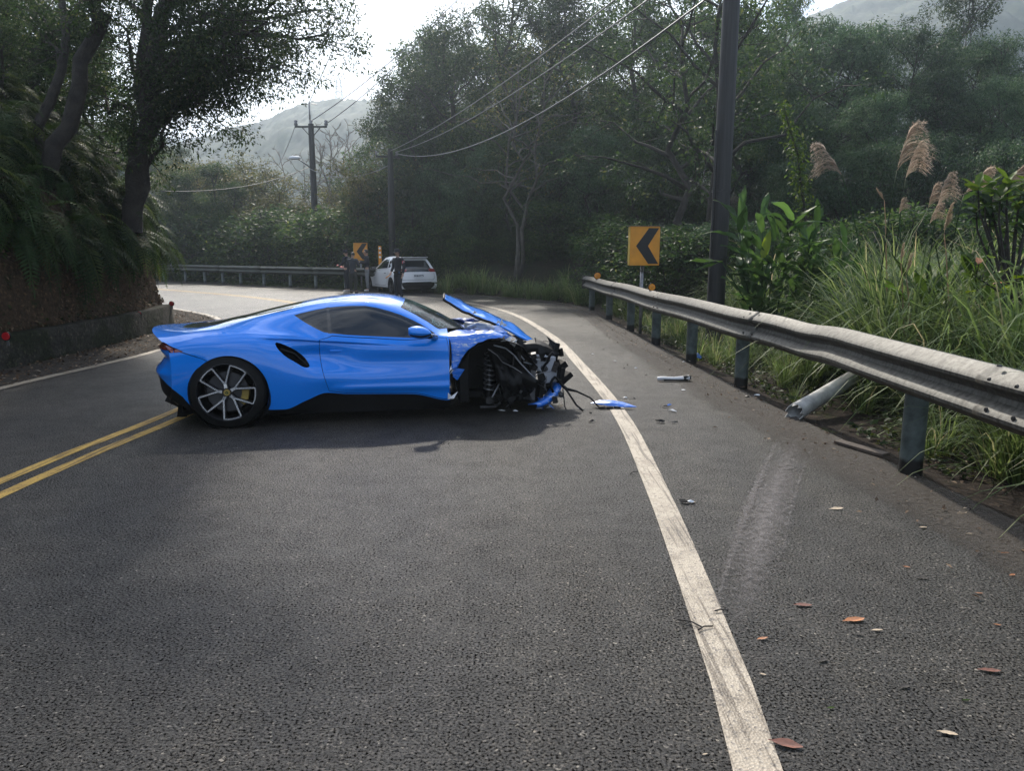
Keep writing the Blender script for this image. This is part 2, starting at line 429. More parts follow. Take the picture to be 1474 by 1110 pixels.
class MB:
    def __init__(s): s.v = []; s.f = []
    def add(s, vs, fs):
        b = len(s.v); s.v += [tuple(x) for x in vs]; s.f += [tuple(b + i for i in f) for f in fs]; return s
    def box(s, c, d, rz=0, ry=0, rx=0):
        m = Matrix.Rotation(rz, 3, 'Z') @ Matrix.Rotation(ry, 3, 'Y') @ Matrix.Rotation(rx, 3, 'X')
        vs = [Vector(c) + m @ Vector((sx * d[0] / 2, sy * d[1] / 2, sz * d[2] / 2)) for sx in (-1, 1) for sy in (-1, 1) for sz in (-1, 1)]
        return s.add(vs, [(0, 1, 3, 2), (4, 6, 7, 5), (0, 4, 5, 1), (2, 3, 7, 6), (0, 2, 6, 4), (1, 5, 7, 3)])
    def tube(s, pts, r, n=6, cap=True):
        pts = [Vector(p) for p in pts]
        rs = r if hasattr(r, '__len__') else [r] * len(pts)
        t0 = (pts[1] - pts[0]).normalized()
        up = Vector((0, 0, 1)) if abs(t0.z) < .9 else Vector((1, 0, 0))
        a = t0.cross(up).normalized()
        vs = []; fs = []
        for i, p in enumerate(pts):
            t = (pts[min(i + 1, len(pts) - 1)] - pts[max(i - 1, 0)])
            t = t.normalized() if t.length > 1e-9 else t0
            a = (a - t * a.dot(t))
            a = a.normalized() if a.length > 1e-6 else t.orthogonal().normalized()
            b = t.cross(a)
            for k in range(n):
                an = 2 * math.pi * k / n
                vs.append(p + (a * math.cos(an) + b * math.sin(an)) * rs[i])
        for i in range(len(pts) - 1):
            for k in range(n):
                k2 = (k + 1) % n
                fs.append((i * n + k, i * n + k2, (i + 1) * n + k2, (i + 1) * n + k))
        if cap:
            fs.append(tuple(range(n - 1, -1, -1))); fs.append(tuple((len(pts) - 1) * n + k for k in range(n)))
        return s.add(vs, fs)
    def lathe(s, prof, n=32, axis='Y', c=(0, 0, 0), a0=0, a1=2 * math.pi):
        """prof: list of (radius, offset along axis)"""
        full = abs(a1 - a0 - 2 * math.pi) < 1e-6
        m = n if full else n + 1
        vs = []
        for (r, h) in prof:
            for k in range(m):
                an = a0 + (a1 - a0) * k / n
                x, z = r * math.cos(an), r * math.sin(an)
                p = (x, h, z) if axis == 'Y' else ((x, z, h) if axis == 'Z' else (h, x, z))
                vs.append((p[0] + c[0], p[1] + c[1], p[2] + c[2]))
        fs = []
        for i in range(len(prof) - 1):
            for k in range(n):
                k2 = (k + 1) % m
                fs.append((i * m + k, i * m + k2, (i + 1) * m + k2, (i + 1) * m + k))
        return s.add(vs, fs)
    def prism(s, poly, mapf, d0, d1):
        """polygon (2-D) extruded between depths; mapf(a,b,d)->xyz"""
        n = len(poly)
        vs = [mapf(a, b, d0) for a, b in poly] + [mapf(a, b, d1) for a, b in poly]
        fs = [tuple(range(n - 1, -1, -1)), tuple(range(n, 2 * n))] + [(i, (i + 1) % n, n + (i + 1) % n, n + i) for i in range(n)]
        return s.add(vs, fs)
    def grid(s, P):
        """P: rows x cols of points"""
        r, c = len(P), len(P[0])
        vs = [p for row in P for p in row]
        return s.add(vs, [(i * c + j, i * c + j + 1, (i + 1) * c + j + 1, (i + 1) * c + j) for i in range(r - 1) for j in range(c - 1)])
    def mesh(s, name, mat, smooth=False, fixn=True, rnd=None):
        me = bpy.data.meshes.new(name)
        me.from_pydata(s.v, [], s.f)
        if fixn:
            bm = bmesh.new(); bm.from_mesh(me)
            bmesh.ops.recalc_face_normals(bm, faces=bm.faces)
            bm.to_mesh(me); bm.free()
        if smooth: me.polygons.foreach_set("use_smooth", np.ones(len(me.polygons), dtype=bool))
        me.materials.append(mat)
        if rnd is not None: set_attr(me, rnd)
        me.update()
        return me
    def build(s, name, mat, parent=None, smooth=False, bevel=0, loc=None, rot=None, auto=None):
        me = s.mesh(name, mat, smooth)
        o = obj(name, me, parent, loc, rot)
        if auto and smooth:
            sharp_by_angle(me, auto)
        if bevel:
            b = o.modifiers.new("bevel", 'BEVEL'); b.width = bevel; b.segments = 2; b.limit_method = 'ANGLE'
        return o
def sharp_by_angle(me, deg):
    bm = bmesh.new(); bm.from_mesh(me)
    for e in bm.edges:
        if len(e.link_faces) == 2 and e.calc_face_angle(0) > R(deg): e.smooth = False
    bm.to_mesh(me); bm.free()

def crom(pts, step=.5):
    """Catmull-Rom through 2-D/3-D points, resampled about every step"""
    P = [np.array(p, float) for p in pts]
    P = [2 * P[0] - P[1]] + P + [2 * P[-1] - P[-2]]
    out = []
    for i in range(1, len(P) - 2):
        p0, p1, p2, p3 = P[i - 1:i + 3]
        n = max(2, int(np.linalg.norm(p2 - p1) / step))
        for k in range(n):
            t = k / n
            out.append(.5 * ((2 * p1) + (-p0 + p2) * t + (2 * p0 - 5 * p1 + 4 * p2 - p3) * t * t + (-p0 + 3 * p1 - 3 * p2 + p3) * t ** 3))
    out.append(P[-2])
    return np.array(out)
def resample(P, n):
    d = np.r_[0, np.cumsum(np.linalg.norm(np.diff(P, axis=0), axis=1))]
    s = np.linspace(0, d[-1], n)
    return np.stack([np.interp(s, d, P[:, k]) for k in range(P.shape[1])], 1)
def offset2(P, d):
    """offset a 2-D polyline to its right by d"""
    T = np.gradient(P, axis=0); T /= np.linalg.norm(T, axis=1)[:, None] + 1e-9
    return P + np.stack([T[:, 1], -T[:, 0]], 1) * d
def strip(name, A, B, z, mat, nx=1, rnd=None, zf=None):
    n = len(A)
    rows = []
    for i in range(n):
        row = []
        for j in range(nx + 1):
            p = A[i] * (1 - j / nx) + B[i] * (j / nx)
            row.append((p[0], p[1], z if zf is None else zf(p, j / nx)))
        rows.append(row)
    mb = MB().grid(rows)
    me = mb.mesh(name, mat, True)
    # faces up
    if len(me.polygons) and me.polygons[0].normal.z < 0: me.flip_normals()
    if rnd is not None: set_attr(me, rnd)
    return obj(name, me)
# ------------------------------------------------------------------ ground, road, banks
RA = crom([(2.0, -14), (2.45, -4), (2.68, 0), (2.78, 2.5), (2.76, 3.9), (2.62, 5.6), (2.46, 7.7), (2.33, 10.2), (2.2, 13), (2.1, 16), (2.05, 20), (1.75, 23), (.7, 25.9), (-1.3, 28.6), (-4.5, 31.2), (-8.2, 33.9), (-13, 37.7), (-20, 43.8), (-32, 54)])
RL = crom([(-.6, -14), (.15, -5), (.47, 0), (.77, 2.13), (.865, 3.1), (1.0, 5.1), (1.09, 7.67), (.975, 11.2), (.78, 14.6), (.14, 19.5), (-.78, 23.06), (-2.35, 26.5), (-4.1, 28.7), (-7.3, 31.4), (-12.3, 35.6), (-19.4, 41.6), (-31, 52)])
YL = crom([(-4.4, -14), (-3.8, -5), (-3.62, 0), (-3.52, 5.2), (-3.36, 7.4), (-3.3, 10.5), (-3.5, 14), (-4.1, 18), (-5.3, 21.8), (-7.3, 25), (-10, 28.4), (-13.6, 32), (-21, 39), (-30, 48)])
LL = crom([(-7.2, -14), (-6.55, -3), (-6.35, 2), (-6.11, 8.9), (-5.97, 10.5), (-5.87, 12.5), (-6.15, 15.2), (-6.87, 17.87), (-7.9, 19.7), (-9.43, 21.6), (-12, 24.4), (-18, 30), (-27, 39)])
LA = crom([(-8.4, -14), (-7.6, -3), (-7.3, 2), (-7.12, 8.9), (-7.05, 10.5), (-7.03, 12.5), (-7.2, 15), (-7.6, 17), (-8.6, 18.9), (-10.2, 20.6), (-13, 23.2), (-19, 28.8), (-28, 37.8)])

def outside(P, X, Y):
    """signed distance to the right of polyline P (vectorised)"""
    X = np.atleast_1d(np.asarray(X, float)); Y = np.atleast_1d(np.asarray(Y, float))
    best = np.full(X.shape, 1e9); sg = np.ones(X.shape)
    for i in range(len(P) - 1):
        a, b = P[i], P[i + 1]
        d = b - a
        t = np.clip(((X - a[0]) * d[0] + (Y - a[1]) * d[1]) / (d @ d), 0, 1)
        qx, qy = X - (a[0] + t * d[0]), Y - (a[1] + t * d[1])
        q = np.hypot(qx, qy)
        s = np.where(d[0] * qy - d[1] * qx < 0, 1.0, -1.0)
        m = q < best
        best = np.where(m, q, best); sg = np.where(m, s, sg)
    return best * sg
RAc, LAc = RA[::4], LA[::3]
def slope_z(X, Y):
    """ground height beyond the outer edge of the road"""
    X = np.atleast_1d(np.asarray(X, float)); Y = np.atleast_1d(np.asarray(Y, float))
    d = outside(RAc, X, Y)
    up = np.clip((X + 5.5) / 5.0, 0, 1); up = up * up * (3 - 2 * up)
    rise = .05 * np.clip(d - 1.2, 0, 6) + .14 * np.clip(d - 9.5, 0, 30)
    near = np.clip((Y - 22) / 5, 0, 1)
    rise += near * (.75 * np.clip(d - .8, 0, 2.5) + .16 * np.clip(d - 3.3, 0, 8))
    fall = -.10 * np.clip(d - 2.5, 0, 40)
    return -.05 + np.where(d > 0, up * rise + (1 - up) * fall, 0)
def gz(x, y): return float(slope_z(x, y)[0])

def setting():
    g = MB().grid([[(-1100, -560, -9), (1100, -560, -9)], [(-1100, 1060, -9), (1100, 1060, -9)]]).build("ground", M['forest_floor'])
    tag(g, kind='structure')
    n = 150
    r = strip("road", resample(LA, n), resample(RA, n), 0.0, M['asphalt'], 10); tag(r, kind='structure')
    # soil beyond the outer edge: verge, then the wooded slope
    rows = []
    base = resample(RA, 150)
    ds = [-.25, .25, .6, .95, 1.3, 2, 3, 4.5, 6.5, 9, 12, 16, 21, 27, 34, 42, 55]
    offs = [offset2(base, d) for d in ds]
    for j in range(len(ds)):
        row = []
        zz = slope_z(offs[j][:, 0], offs[j][:, 1])
        for i in range(150):
            x, y = offs[j][i]
            z = zz[i] + (.02 * noise.noise((x * 2.2, y * 2.2, 0)) if 0 < j < 5 else .25 * noise.noise((x * .35, y * .35, 3)) if j >= 6 else 0)
            if j == 0: z = -.04
            if j == 1: z = -.012 + .02 * noise.noise((x * 2.2, y * 2.2, 0))
            row.append((x, y, z))
        rows.append(row)
    for nm, lo, hi, mt in (("dirt_verge", 0, 5, 'verge_soil'), ("wooded_slope", 4, len(ds), 'forest_floor')):
        mb = MB().grid(rows[lo:hi]); me = mb.mesh(nm, M[mt], True)
        if me.polygons[0].normal.z < 0: me.flip_normals()
        tag(obj(nm, me), kind='structure')
    # inner (left) bank: gravel strip, then steep earth bank
    lb = resample(LA, 220)
    prof = [(-.02, -.03), (-.25, .02), (-.27, .42), (-.34, .72), (-.38, 1.2), (-.42, 1.7), (-.62, 2.25), (-1.1, 2.9), (-1.8, 3.7), (-3.0, 4.7), (-5, 6.0), (-8, 7.6), (-13, 9.5), (-20, 11.5)]
    rows = []
    for j, (d, z) in enumerate(prof):
        o = offset2(lb, d)
        row = []
        for i in range(220):
            x, y = o[i]
            k = noise.noise((x * .9, y * .9, z * .9)); k2 = noise.noise((x * 3.1, y * 3.1, z * 3.1))
            amp = 0 if j < 2 else min(1, (j - 1) / 4)
            # lower beyond the bend
            s = 1.0 - .45 * np.clip((y - 18.5) / 8, 0, 1) if j > 4 else 1.0
            row.append((x + (.14 * k + .06 * k2) * amp, y + .10 * k2 * amp, z * s + (.10 * k) * amp))
        rows.append(row)
    me = MB().grid(rows).mesh("earth_bank", M['bank_soil'], True)
    # normals towards the road
    if me.polygons[len(me.polygons) // 3].normal.x < 0: me.flip_normals()
    o = obj("earth_bank", me); tag(o, kind='structure')
    sb = o.modifiers.new("sub", 'SUBSURF'); sb.levels = sb.render_levels = 2
    tx = bpy.data.textures.new("rock", 'CLOUDS'); tx.noise_scale = .28; tx.noise_depth = 3
    dp = o.modifiers.new("disp", 'DISPLACE'); dp.texture = tx; dp.strength = .22; dp.mid_level = .5; dp.texture_coords = 'GLOBAL'
    gs = strip("gravel_strip", resample(offset2(LL, -.10), 160), resample(offset2(LA, .0), 160), .004, M['gravel_strip'], 4); tag(gs, kind='structure')
    # painted lines (4 mm above the road)
    def line(name, C, w, mat, lo, hi, z=.004):
        keep = (C[:, 1] > lo) & (C[:, 1] < hi)
        Q = C[keep]
        s = strip(name, offset2(Q, -w / 2), offset2(Q, w / 2), z, M[mat]); tag(s, kind='structure')
    line("road_edge_line", RL, .155, 'white_paint', -14, 60)
    line("road_edge_line", LL, .14, 'white_paint', -14, 60, .008)
    line("centre_line", offset2(YL, -.11), .10, 'yellow_paint', -14, 60)
    line("centre_line", offset2(YL, .11), .10, 'yellow_paint', -14, 60)
    # pale tyre scuffs running from the edge line up to the broken post
    for k, (a, b, w, al) in enumerate((((.74, 2.75), (2.36, 6.5), .055, .95), ((.90, 2.85), (2.47, 6.4), .19, 1.0), ((1.12, 3.05), (2.58, 6.3), .05, .7), ((-.9, 2.0), (-.1, 2.9), .12, .55), ((-2.5, 2.9), (-1.2, 3.9), .10, .4))):
        P = resample(np.array([a, b]), 24)
        P = P + np.stack([-.04 * np.sin(np.linspace(0, math.pi, 24)), np.zeros(24)], 1)
        A, B = offset2(P, -w), offset2(P, w)
        mid = offset2(P, 0)
        rows = [[(*A[i], .0095 + .002 * k), (*mid[i], .0095 + .002 * k), (*B[i], .0095 + .002 * k)] for i in range(24)]
        fade = np.sin(np.linspace(.05, 1, 24) ** 1 * math.pi * .92) ** .5 * al
        me = MB().grid(rows).mesh("skid_mark", M['pale_scuff'], True)
        if me.polygons[0].normal.z < 0: me.flip_normals()
        set_attr(me, np.repeat(fade, 3) * np.tile([.35, 1, .35], 24))
        tag(obj("skid_mark", me), kind='structure')
    # dirt washed over the asphalt edge
    P = resample(RA, 220)
    A, B, C = offset2(P, -.75), offset2(P, -.25), offset2(P, .30)
    w = np.array([.5 + .9 * noise.noise((p[0] * .8, p[1] * .8, 5)) for p in P])
    A = A + (B - A) * np.clip(w, -.3, .7)[:, None]
    rows = [[(*A[i], .005), (*B[i], .006), (*C[i], .012)] for i in range(220)]
    me = MB().grid(rows).mesh("dirt_film", M['dirt_film'], True)
    if me.polygons[0].normal.z < 0: me.flip_normals()
    set_attr(me, np.tile([0, .85, 1.6], 220))
    tag(obj("dirt_film", me), kind='structure')
    # distant hills
    def hill(name, peaks, Y0, depth, u0, u1, seed, floor=-12):
        """ridge: list of (pixel u, pixel v) seen at depth Y0"""
        nu, nj = (260, 64) if Y0 > 200 else (120, 40)
        us = np.linspace(u0, u1, nu)
        pv = np.interp(us, [p[0] for p in peaks], [p[1] for p in peaks])
        g = 40.0 / Y0 * 3.2
        rows = []
        for j in range(nj):
            t = j / (nj - 1)
            prof = math.sin(min(1, t * 1.35) * math.pi / 2) if t < .74 else 1 - .5 * ((t - .74) / .26) ** 2
            row = []
            for i, u in enumerate(us):
                top = at(u, pv[i], Y0)
                y = Y0 - depth * (1 - t / .74) if t < .74 else Y0 + depth * (t - .74)
                k = noise.fractal((top.x * .02 + seed, y * .02, seed), 1.0, 2.0, 4)
                z = floor + (top.z - floor) * prof + k * 6 * min(1, .08 + 4 * abs(t - .74)) - 3.2 * Y0 / 330
                c1 = 1 - abs(noise.noise((top.x * g, y * g * .8, seed))) * 2; c2 = 1 - abs(noise.noise((top.x * g * 2.3, y * g * 1.9, seed + 4))) * 2
                z += (1.9 * c1 + 1.1 * c2) * Y0 / 330
                row.append((top.x + .8 * c2, y, z))
            rows.append(row)
        me = MB().grid(rows).mesh(name, M['wooded_hill'], True)
        if me.polygons[100].normal.z < 0: me.flip_normals()
        tag(obj(name, me), kind='structure')
    hill("wooded_hill", [(150, 260), (300, 215), (330, 205), (380, 188), (420, 180), (470, 160), (505, 156), (545, 155), (600, 150), (700, 135), (850, 130), (950, 160), (1100, 420)], 330, 180, 150, 1100, 3.1)
    hill("far_ridge", [(100, 215), (200, 210), (255, 200), (300, 196), (330, 205), (420, 240)], 620, 200, 60, 440, 8.4)
    hill("mountain", [(820, 420), (900, 200), (1000, 90), (1100, 55), (1180, 26), (1260, 3), (1330, -12), (1420, 5), (1474, 20), (1600, 10), (1800, -30)], 300, 190, 820, 1800, 5.7)
    hill("side_hill", [(-200, 120), (60, 150), (190, 185), (235, 205), (270, 240), (310, 290), (350, 420)], 95, 40, -300, 350, 1.2, -9)
setting()

# low concrete wall at the foot of the earth bank
def low_wall():
    root = empty("low_wall", (0, 0, 0))
    tag(root, "low mossy concrete wall at the foot of the left earth bank", "wall")
    P = LA[(LA[:, 1] > -6) & (LA[:, 1] < 17.4)]
    P = resample(P, 90)
    I, O = offset2(P, -.27), offset2(P, -.02)
    sec = []
    for i in range(90):
        z = .47 + .015 * noise.noise((P[i][0], P[i][1] * 1.3, 0)); e = .02 * noise.noise((P[i][1] * 2.7, 1, 0))
        sec.append([(*I[i], -.05), (*I[i], z - .01), (*(I[i] * .9 + O[i] * .1), z), (*(O[i] * .9 + I[i] * .1 + (e, 0)), z), (O[i][0] + e, O[i][1], z - .03), (O[i][0] + .03 + e, O[i][1], -.05)])
    mb = MB().grid(sec)
    mb.f.append(tuple(range(6))); mb.f.append(tuple(89 * 6 + k for k in range(5, -1, -1)))
    mb.build("wall_body", M['old_concrete'], root, True, auto=40)
low_wall()
# ------------------------------------------------------------------ lofted car bodies
def pchip(kn):
    x = np.array([k[0] for k in kn], float); y = np.array([k[1] for k in kn], float)
    h = np.diff(x); d = np.diff(y) / h
    m = np.zeros_like(y)
    for i in range(1, len(x) - 1):
        if d[i - 1] * d[i] > 0:
            w1, w2 = 2 * h[i] + h[i - 1], h[i] + 2 * h[i - 1]
            m[i] = (w1 + w2) / (w1 / d[i - 1] + w2 / d[i])
    m[0], m[-1] = d[0], d[-1]
    def f(q):
        q = np.asarray(q, float)
        i = np.clip(np.searchsorted(x, q) - 1, 0, len(x) - 2)
        t = np.clip((q - x[i]) / h[i], -.2, 1.2)
        return ((1 + 2 * t) * (1 - t) ** 2 * y[i] + t * (1 - t) ** 2 * h[i] * m[i] + t * t * (3 - 2 * t) * y[i + 1] + t * t * (t - 1) * h[i] * m[i + 1])
    return f
TS = .13
class Loft:
    def __init__(s, keys, warp=None, sculpt=None):
        s.fy = [pchip(k[0]) if len(k[0]) > 1 else (lambda q, c=k[0][0][1]: np.full(np.shape(q), c)) for k in keys]
        s.fz = [pchip(k[1]) if len(k[1]) > 1 else (lambda q, c=k[1][0][1]: np.full(np.shape(q), c)) for k in keys]
        s.n = len(keys); s.warp = warp; s.sculpt = sculpt
    def __call__(s, x, t):
        x = np.asarray(x, float); t = np.clip(np.asarray(t, float), 0, s.n - 1)
        Yk = np.stack([f(x) for f in s.fy]); Zk = np.stack([f(x) for f in s.fz])
        # reflect at the centre line so the roof is smooth across it
        Yk = np.concatenate([2 * Yk[:1] - Yk[1:2], Yk, -Yk[-2:-1]]); Zk = np.concatenate([2 * Zk[:1] - Zk[1:2], Zk, Zk[-2:-1]])
        i = np.clip(np.floor(t).astype(int), 0, s.n - 2); f = t - i
        idx = np.arange(len(x)) if x.ndim else 0
        def cr(K):
            p0, p1, p2, p3 = (K[i + k, idx] for k in range(4))
            return .5 * (2 * p1 + (p2 - p0) * f + (2 * p0 - 5 * p1 + 4 * p2 - p3) * f * f + (3 * p1 - p0 - 3 * p2 + p3) * f ** 3)
        y, z = cr(Yk), cr(Zk)
        X = x.copy()
        if s.warp: X = s.warp(x, y, z)
        if s.sculpt: y = y - s.sculpt(X, y, z, t)
        return np.stack([X, y, z], -1)
    def normal(s, x, t):
        e = 1e-3
        a = s(x + e, t) - s(x - e, t); b = s(x, np.minimum(t + e * 8, s.n - 1)) - s(x, np.maximum(t - e * 8, 0))
        n = np.cross(a, b); n /= np.linalg.norm(n, axis=-1)[..., None] + 1e-12
        return n
    def inv(s, px, pz, lo=0.6, hi=6.0):
        """side-view point (x,z) -> (x_s, t)"""
        ts = np.linspace(lo, hi, 160); xs = px
        for _ in range(5):
            P = s(np.full(160, xs), ts)
            z = P[:, 2]
            k = int(np.argmin(np.abs(z - pz)))
            if 0 < k < 159:
                j = k if (z[k] - pz) * (z[k + 1] - pz) <= 0 else k - 1
                dz = z[j + 1] - z[j]
                t = ts[j] + (ts[j + 1] - ts[j]) * np.clip((pz - z[j]) / dz if abs(dz) > 1e-9 else 0, 0, 1)
            else: t = ts[k]
            xs += px - float(s(np.array([xs]), np.array([t]))[0, 0])
        return (xs, t * TS)

def dens(poly, step=.02, closed=True):
    out = []
    n = len(poly)
    for i in range(n if closed else n - 1):
        a, b = np.array(poly[i]), np.array(poly[(i + 1) % n])
        k = max(1, int(np.linalg.norm(b - a) / step))
        out += [tuple(a + (b - a) * j / k) for j in range(k)]
    return out
def smooth_poly(poly, it=2):
    P = np.array(poly, float)
    for _ in range(it):
        Q = np.roll(P, -1, 0)
        P = np.stack([.75 * P + .25 * Q, .25 * P + .75 * Q], 1).reshape(-1, 2)
    return [tuple(p) for p in P]
def inset(poly, d):
    P = np.array(poly, float)
    A = .5 * np.sum(P[:, 0] * np.roll(P[:, 1], -1) - np.roll(P[:, 0], -1) * P[:, 1])
    T = np.roll(P, -1, 0) - np.roll(P, 1, 0); T /= np.linalg.norm(T, axis=1)[:, None] + 1e-9
    Nn = np.stack([-T[:, 1], T[:, 0]], 1) * (1 if A > 0 else -1)
    return [tuple(p) for p in P + Nn * d]
def pip(P, poly):
    P = np.asarray(P); poly = np.asarray(poly)
    ins = np.zeros(len(P), bool)
    x, y = P[:, 0], P[:, 1]
    j = len(poly) - 1
    for i in range(len(poly)):
        xi, yi = poly[i]; xj, yj = poly[j]
        c = ((yi > y) != (yj > y)) & (x < (xj - xi) * (y - yi) / (yj - yi + 1e-12) + xi)
        ins ^= c
        j = i
    return ins
def panels(surf, nrm, x0, x1, t0, t1, dx, dt, polys, default):
    """cut a parametric surface into named panels along polygon outlines; returns {name: (V, F, N)}"""
    gx = np.linspace(x0, x1, max(2, int((x1 - x0) / dx) + 1)); gt = np.linspace(t0, t1, max(2, int((t1 - t0) / dt) + 1))
    pts = np.array([(a, b) for a in gx for b in gt])
    edges = []
    cons = []
    for nm, poly in polys:
        q = np.array(dens(poly, .02))
        q[:, 0] = np.clip(q[:, 0], x0, x1); q[:, 1] = np.clip(q[:, 1], t0, t1)
        cons.append(q)
    allc = np.concatenate(cons) if cons else np.zeros((0, 2))
    keep = np.ones(len(pts), bool)
    if len(allc):
        for i in range(0, len(pts), 2000):
            d = np.min(np.hypot(pts[i:i + 2000, None, 0] - allc[None, :, 0], pts[i:i + 2000, None, 1] - allc[None, :, 1]), axis=1)
            keep[i:i + 2000] = d > .4 * min(dx, dt)
    bd = (pts[:, 0] == gx[0]) | (pts[:, 0] == gx[-1]) | (pts[:, 1] == gt[0]) | (pts[:, 1] == gt[-1])
    pts = pts[keep | bd]
    co = [Vector(p) for p in pts]
    for q in cons:
        b = len(co)
        co += [Vector(p) for p in q]
        edges += [(b + i, b + (i + 1) % len(q)) for i in range(len(q))]
    vs, es, fs, *_ = geometry.delaunay_2d_cdt(co, edges, [], 0, 1e-6)
    V2 = np.array([tuple(v) for v in vs]); F = np.array([f for f in fs if len(f) == 3])
    C = V2[F].mean(1)
    lab = np.full(len(F), -1)
    for i in range(len(polys) - 1, -1, -1):
        lab[pip(C, dens(polys[i][1], .02))] = i
    V3 = surf(V2[:, 0], V2[:, 1]); NN = nrm(V2[:, 0], V2[:, 1])
    out = {}
    names = {}
    for i, (nm, _) in enumerate(polys): names.setdefault(nm, []).append(i)
    names.setdefault(default, []).append(-1)
    for nm, ids in names.items():
        if nm == 'HOLE': continue
        Fs = F[np.isin(lab, ids)]
        if not len(Fs): continue
        u, inv_ = np.unique(Fs, return_inverse=True)
        out[nm] = (V3[u], inv_.reshape(Fs.shape), NN[u], V2[u])
    return out
def panel_mesh(name, parts, mat, smooth_normals=True):
    """parts: list of (V,F,N,flipY)"""
    Vs, Fs, Ns = [], [], []
    b = 0
    for V, F, Nn, flip in parts:
        V = V.copy(); F = F.copy(); Nn = Nn.copy()
        # orient each face with its normal
        fn = np.cross(V[F[:, 1]] - V[F[:, 0]], V[F[:, 2]] - V[F[:, 0]])
        bad = np.einsum('ij,ij->i', fn, Nn[F[:, 0]]) < 0
        F[bad] = F[bad][:, ::-1]
        if flip:
            V[:, 1] *= -1; Nn[:, 1] *= -1; F = F[:, ::-1]
        Vs.append(V); Fs.append(F + b); Ns.append(Nn); b += len(V)
    me = np_mesh(name, np.concatenate(Vs), np.concatenate(Fs), mat, smooth=True)
    if smooth_normals:
        me.normals_split_custom_set_from_vertices([tuple(n) for n in np.concatenate(Ns)])
    return me

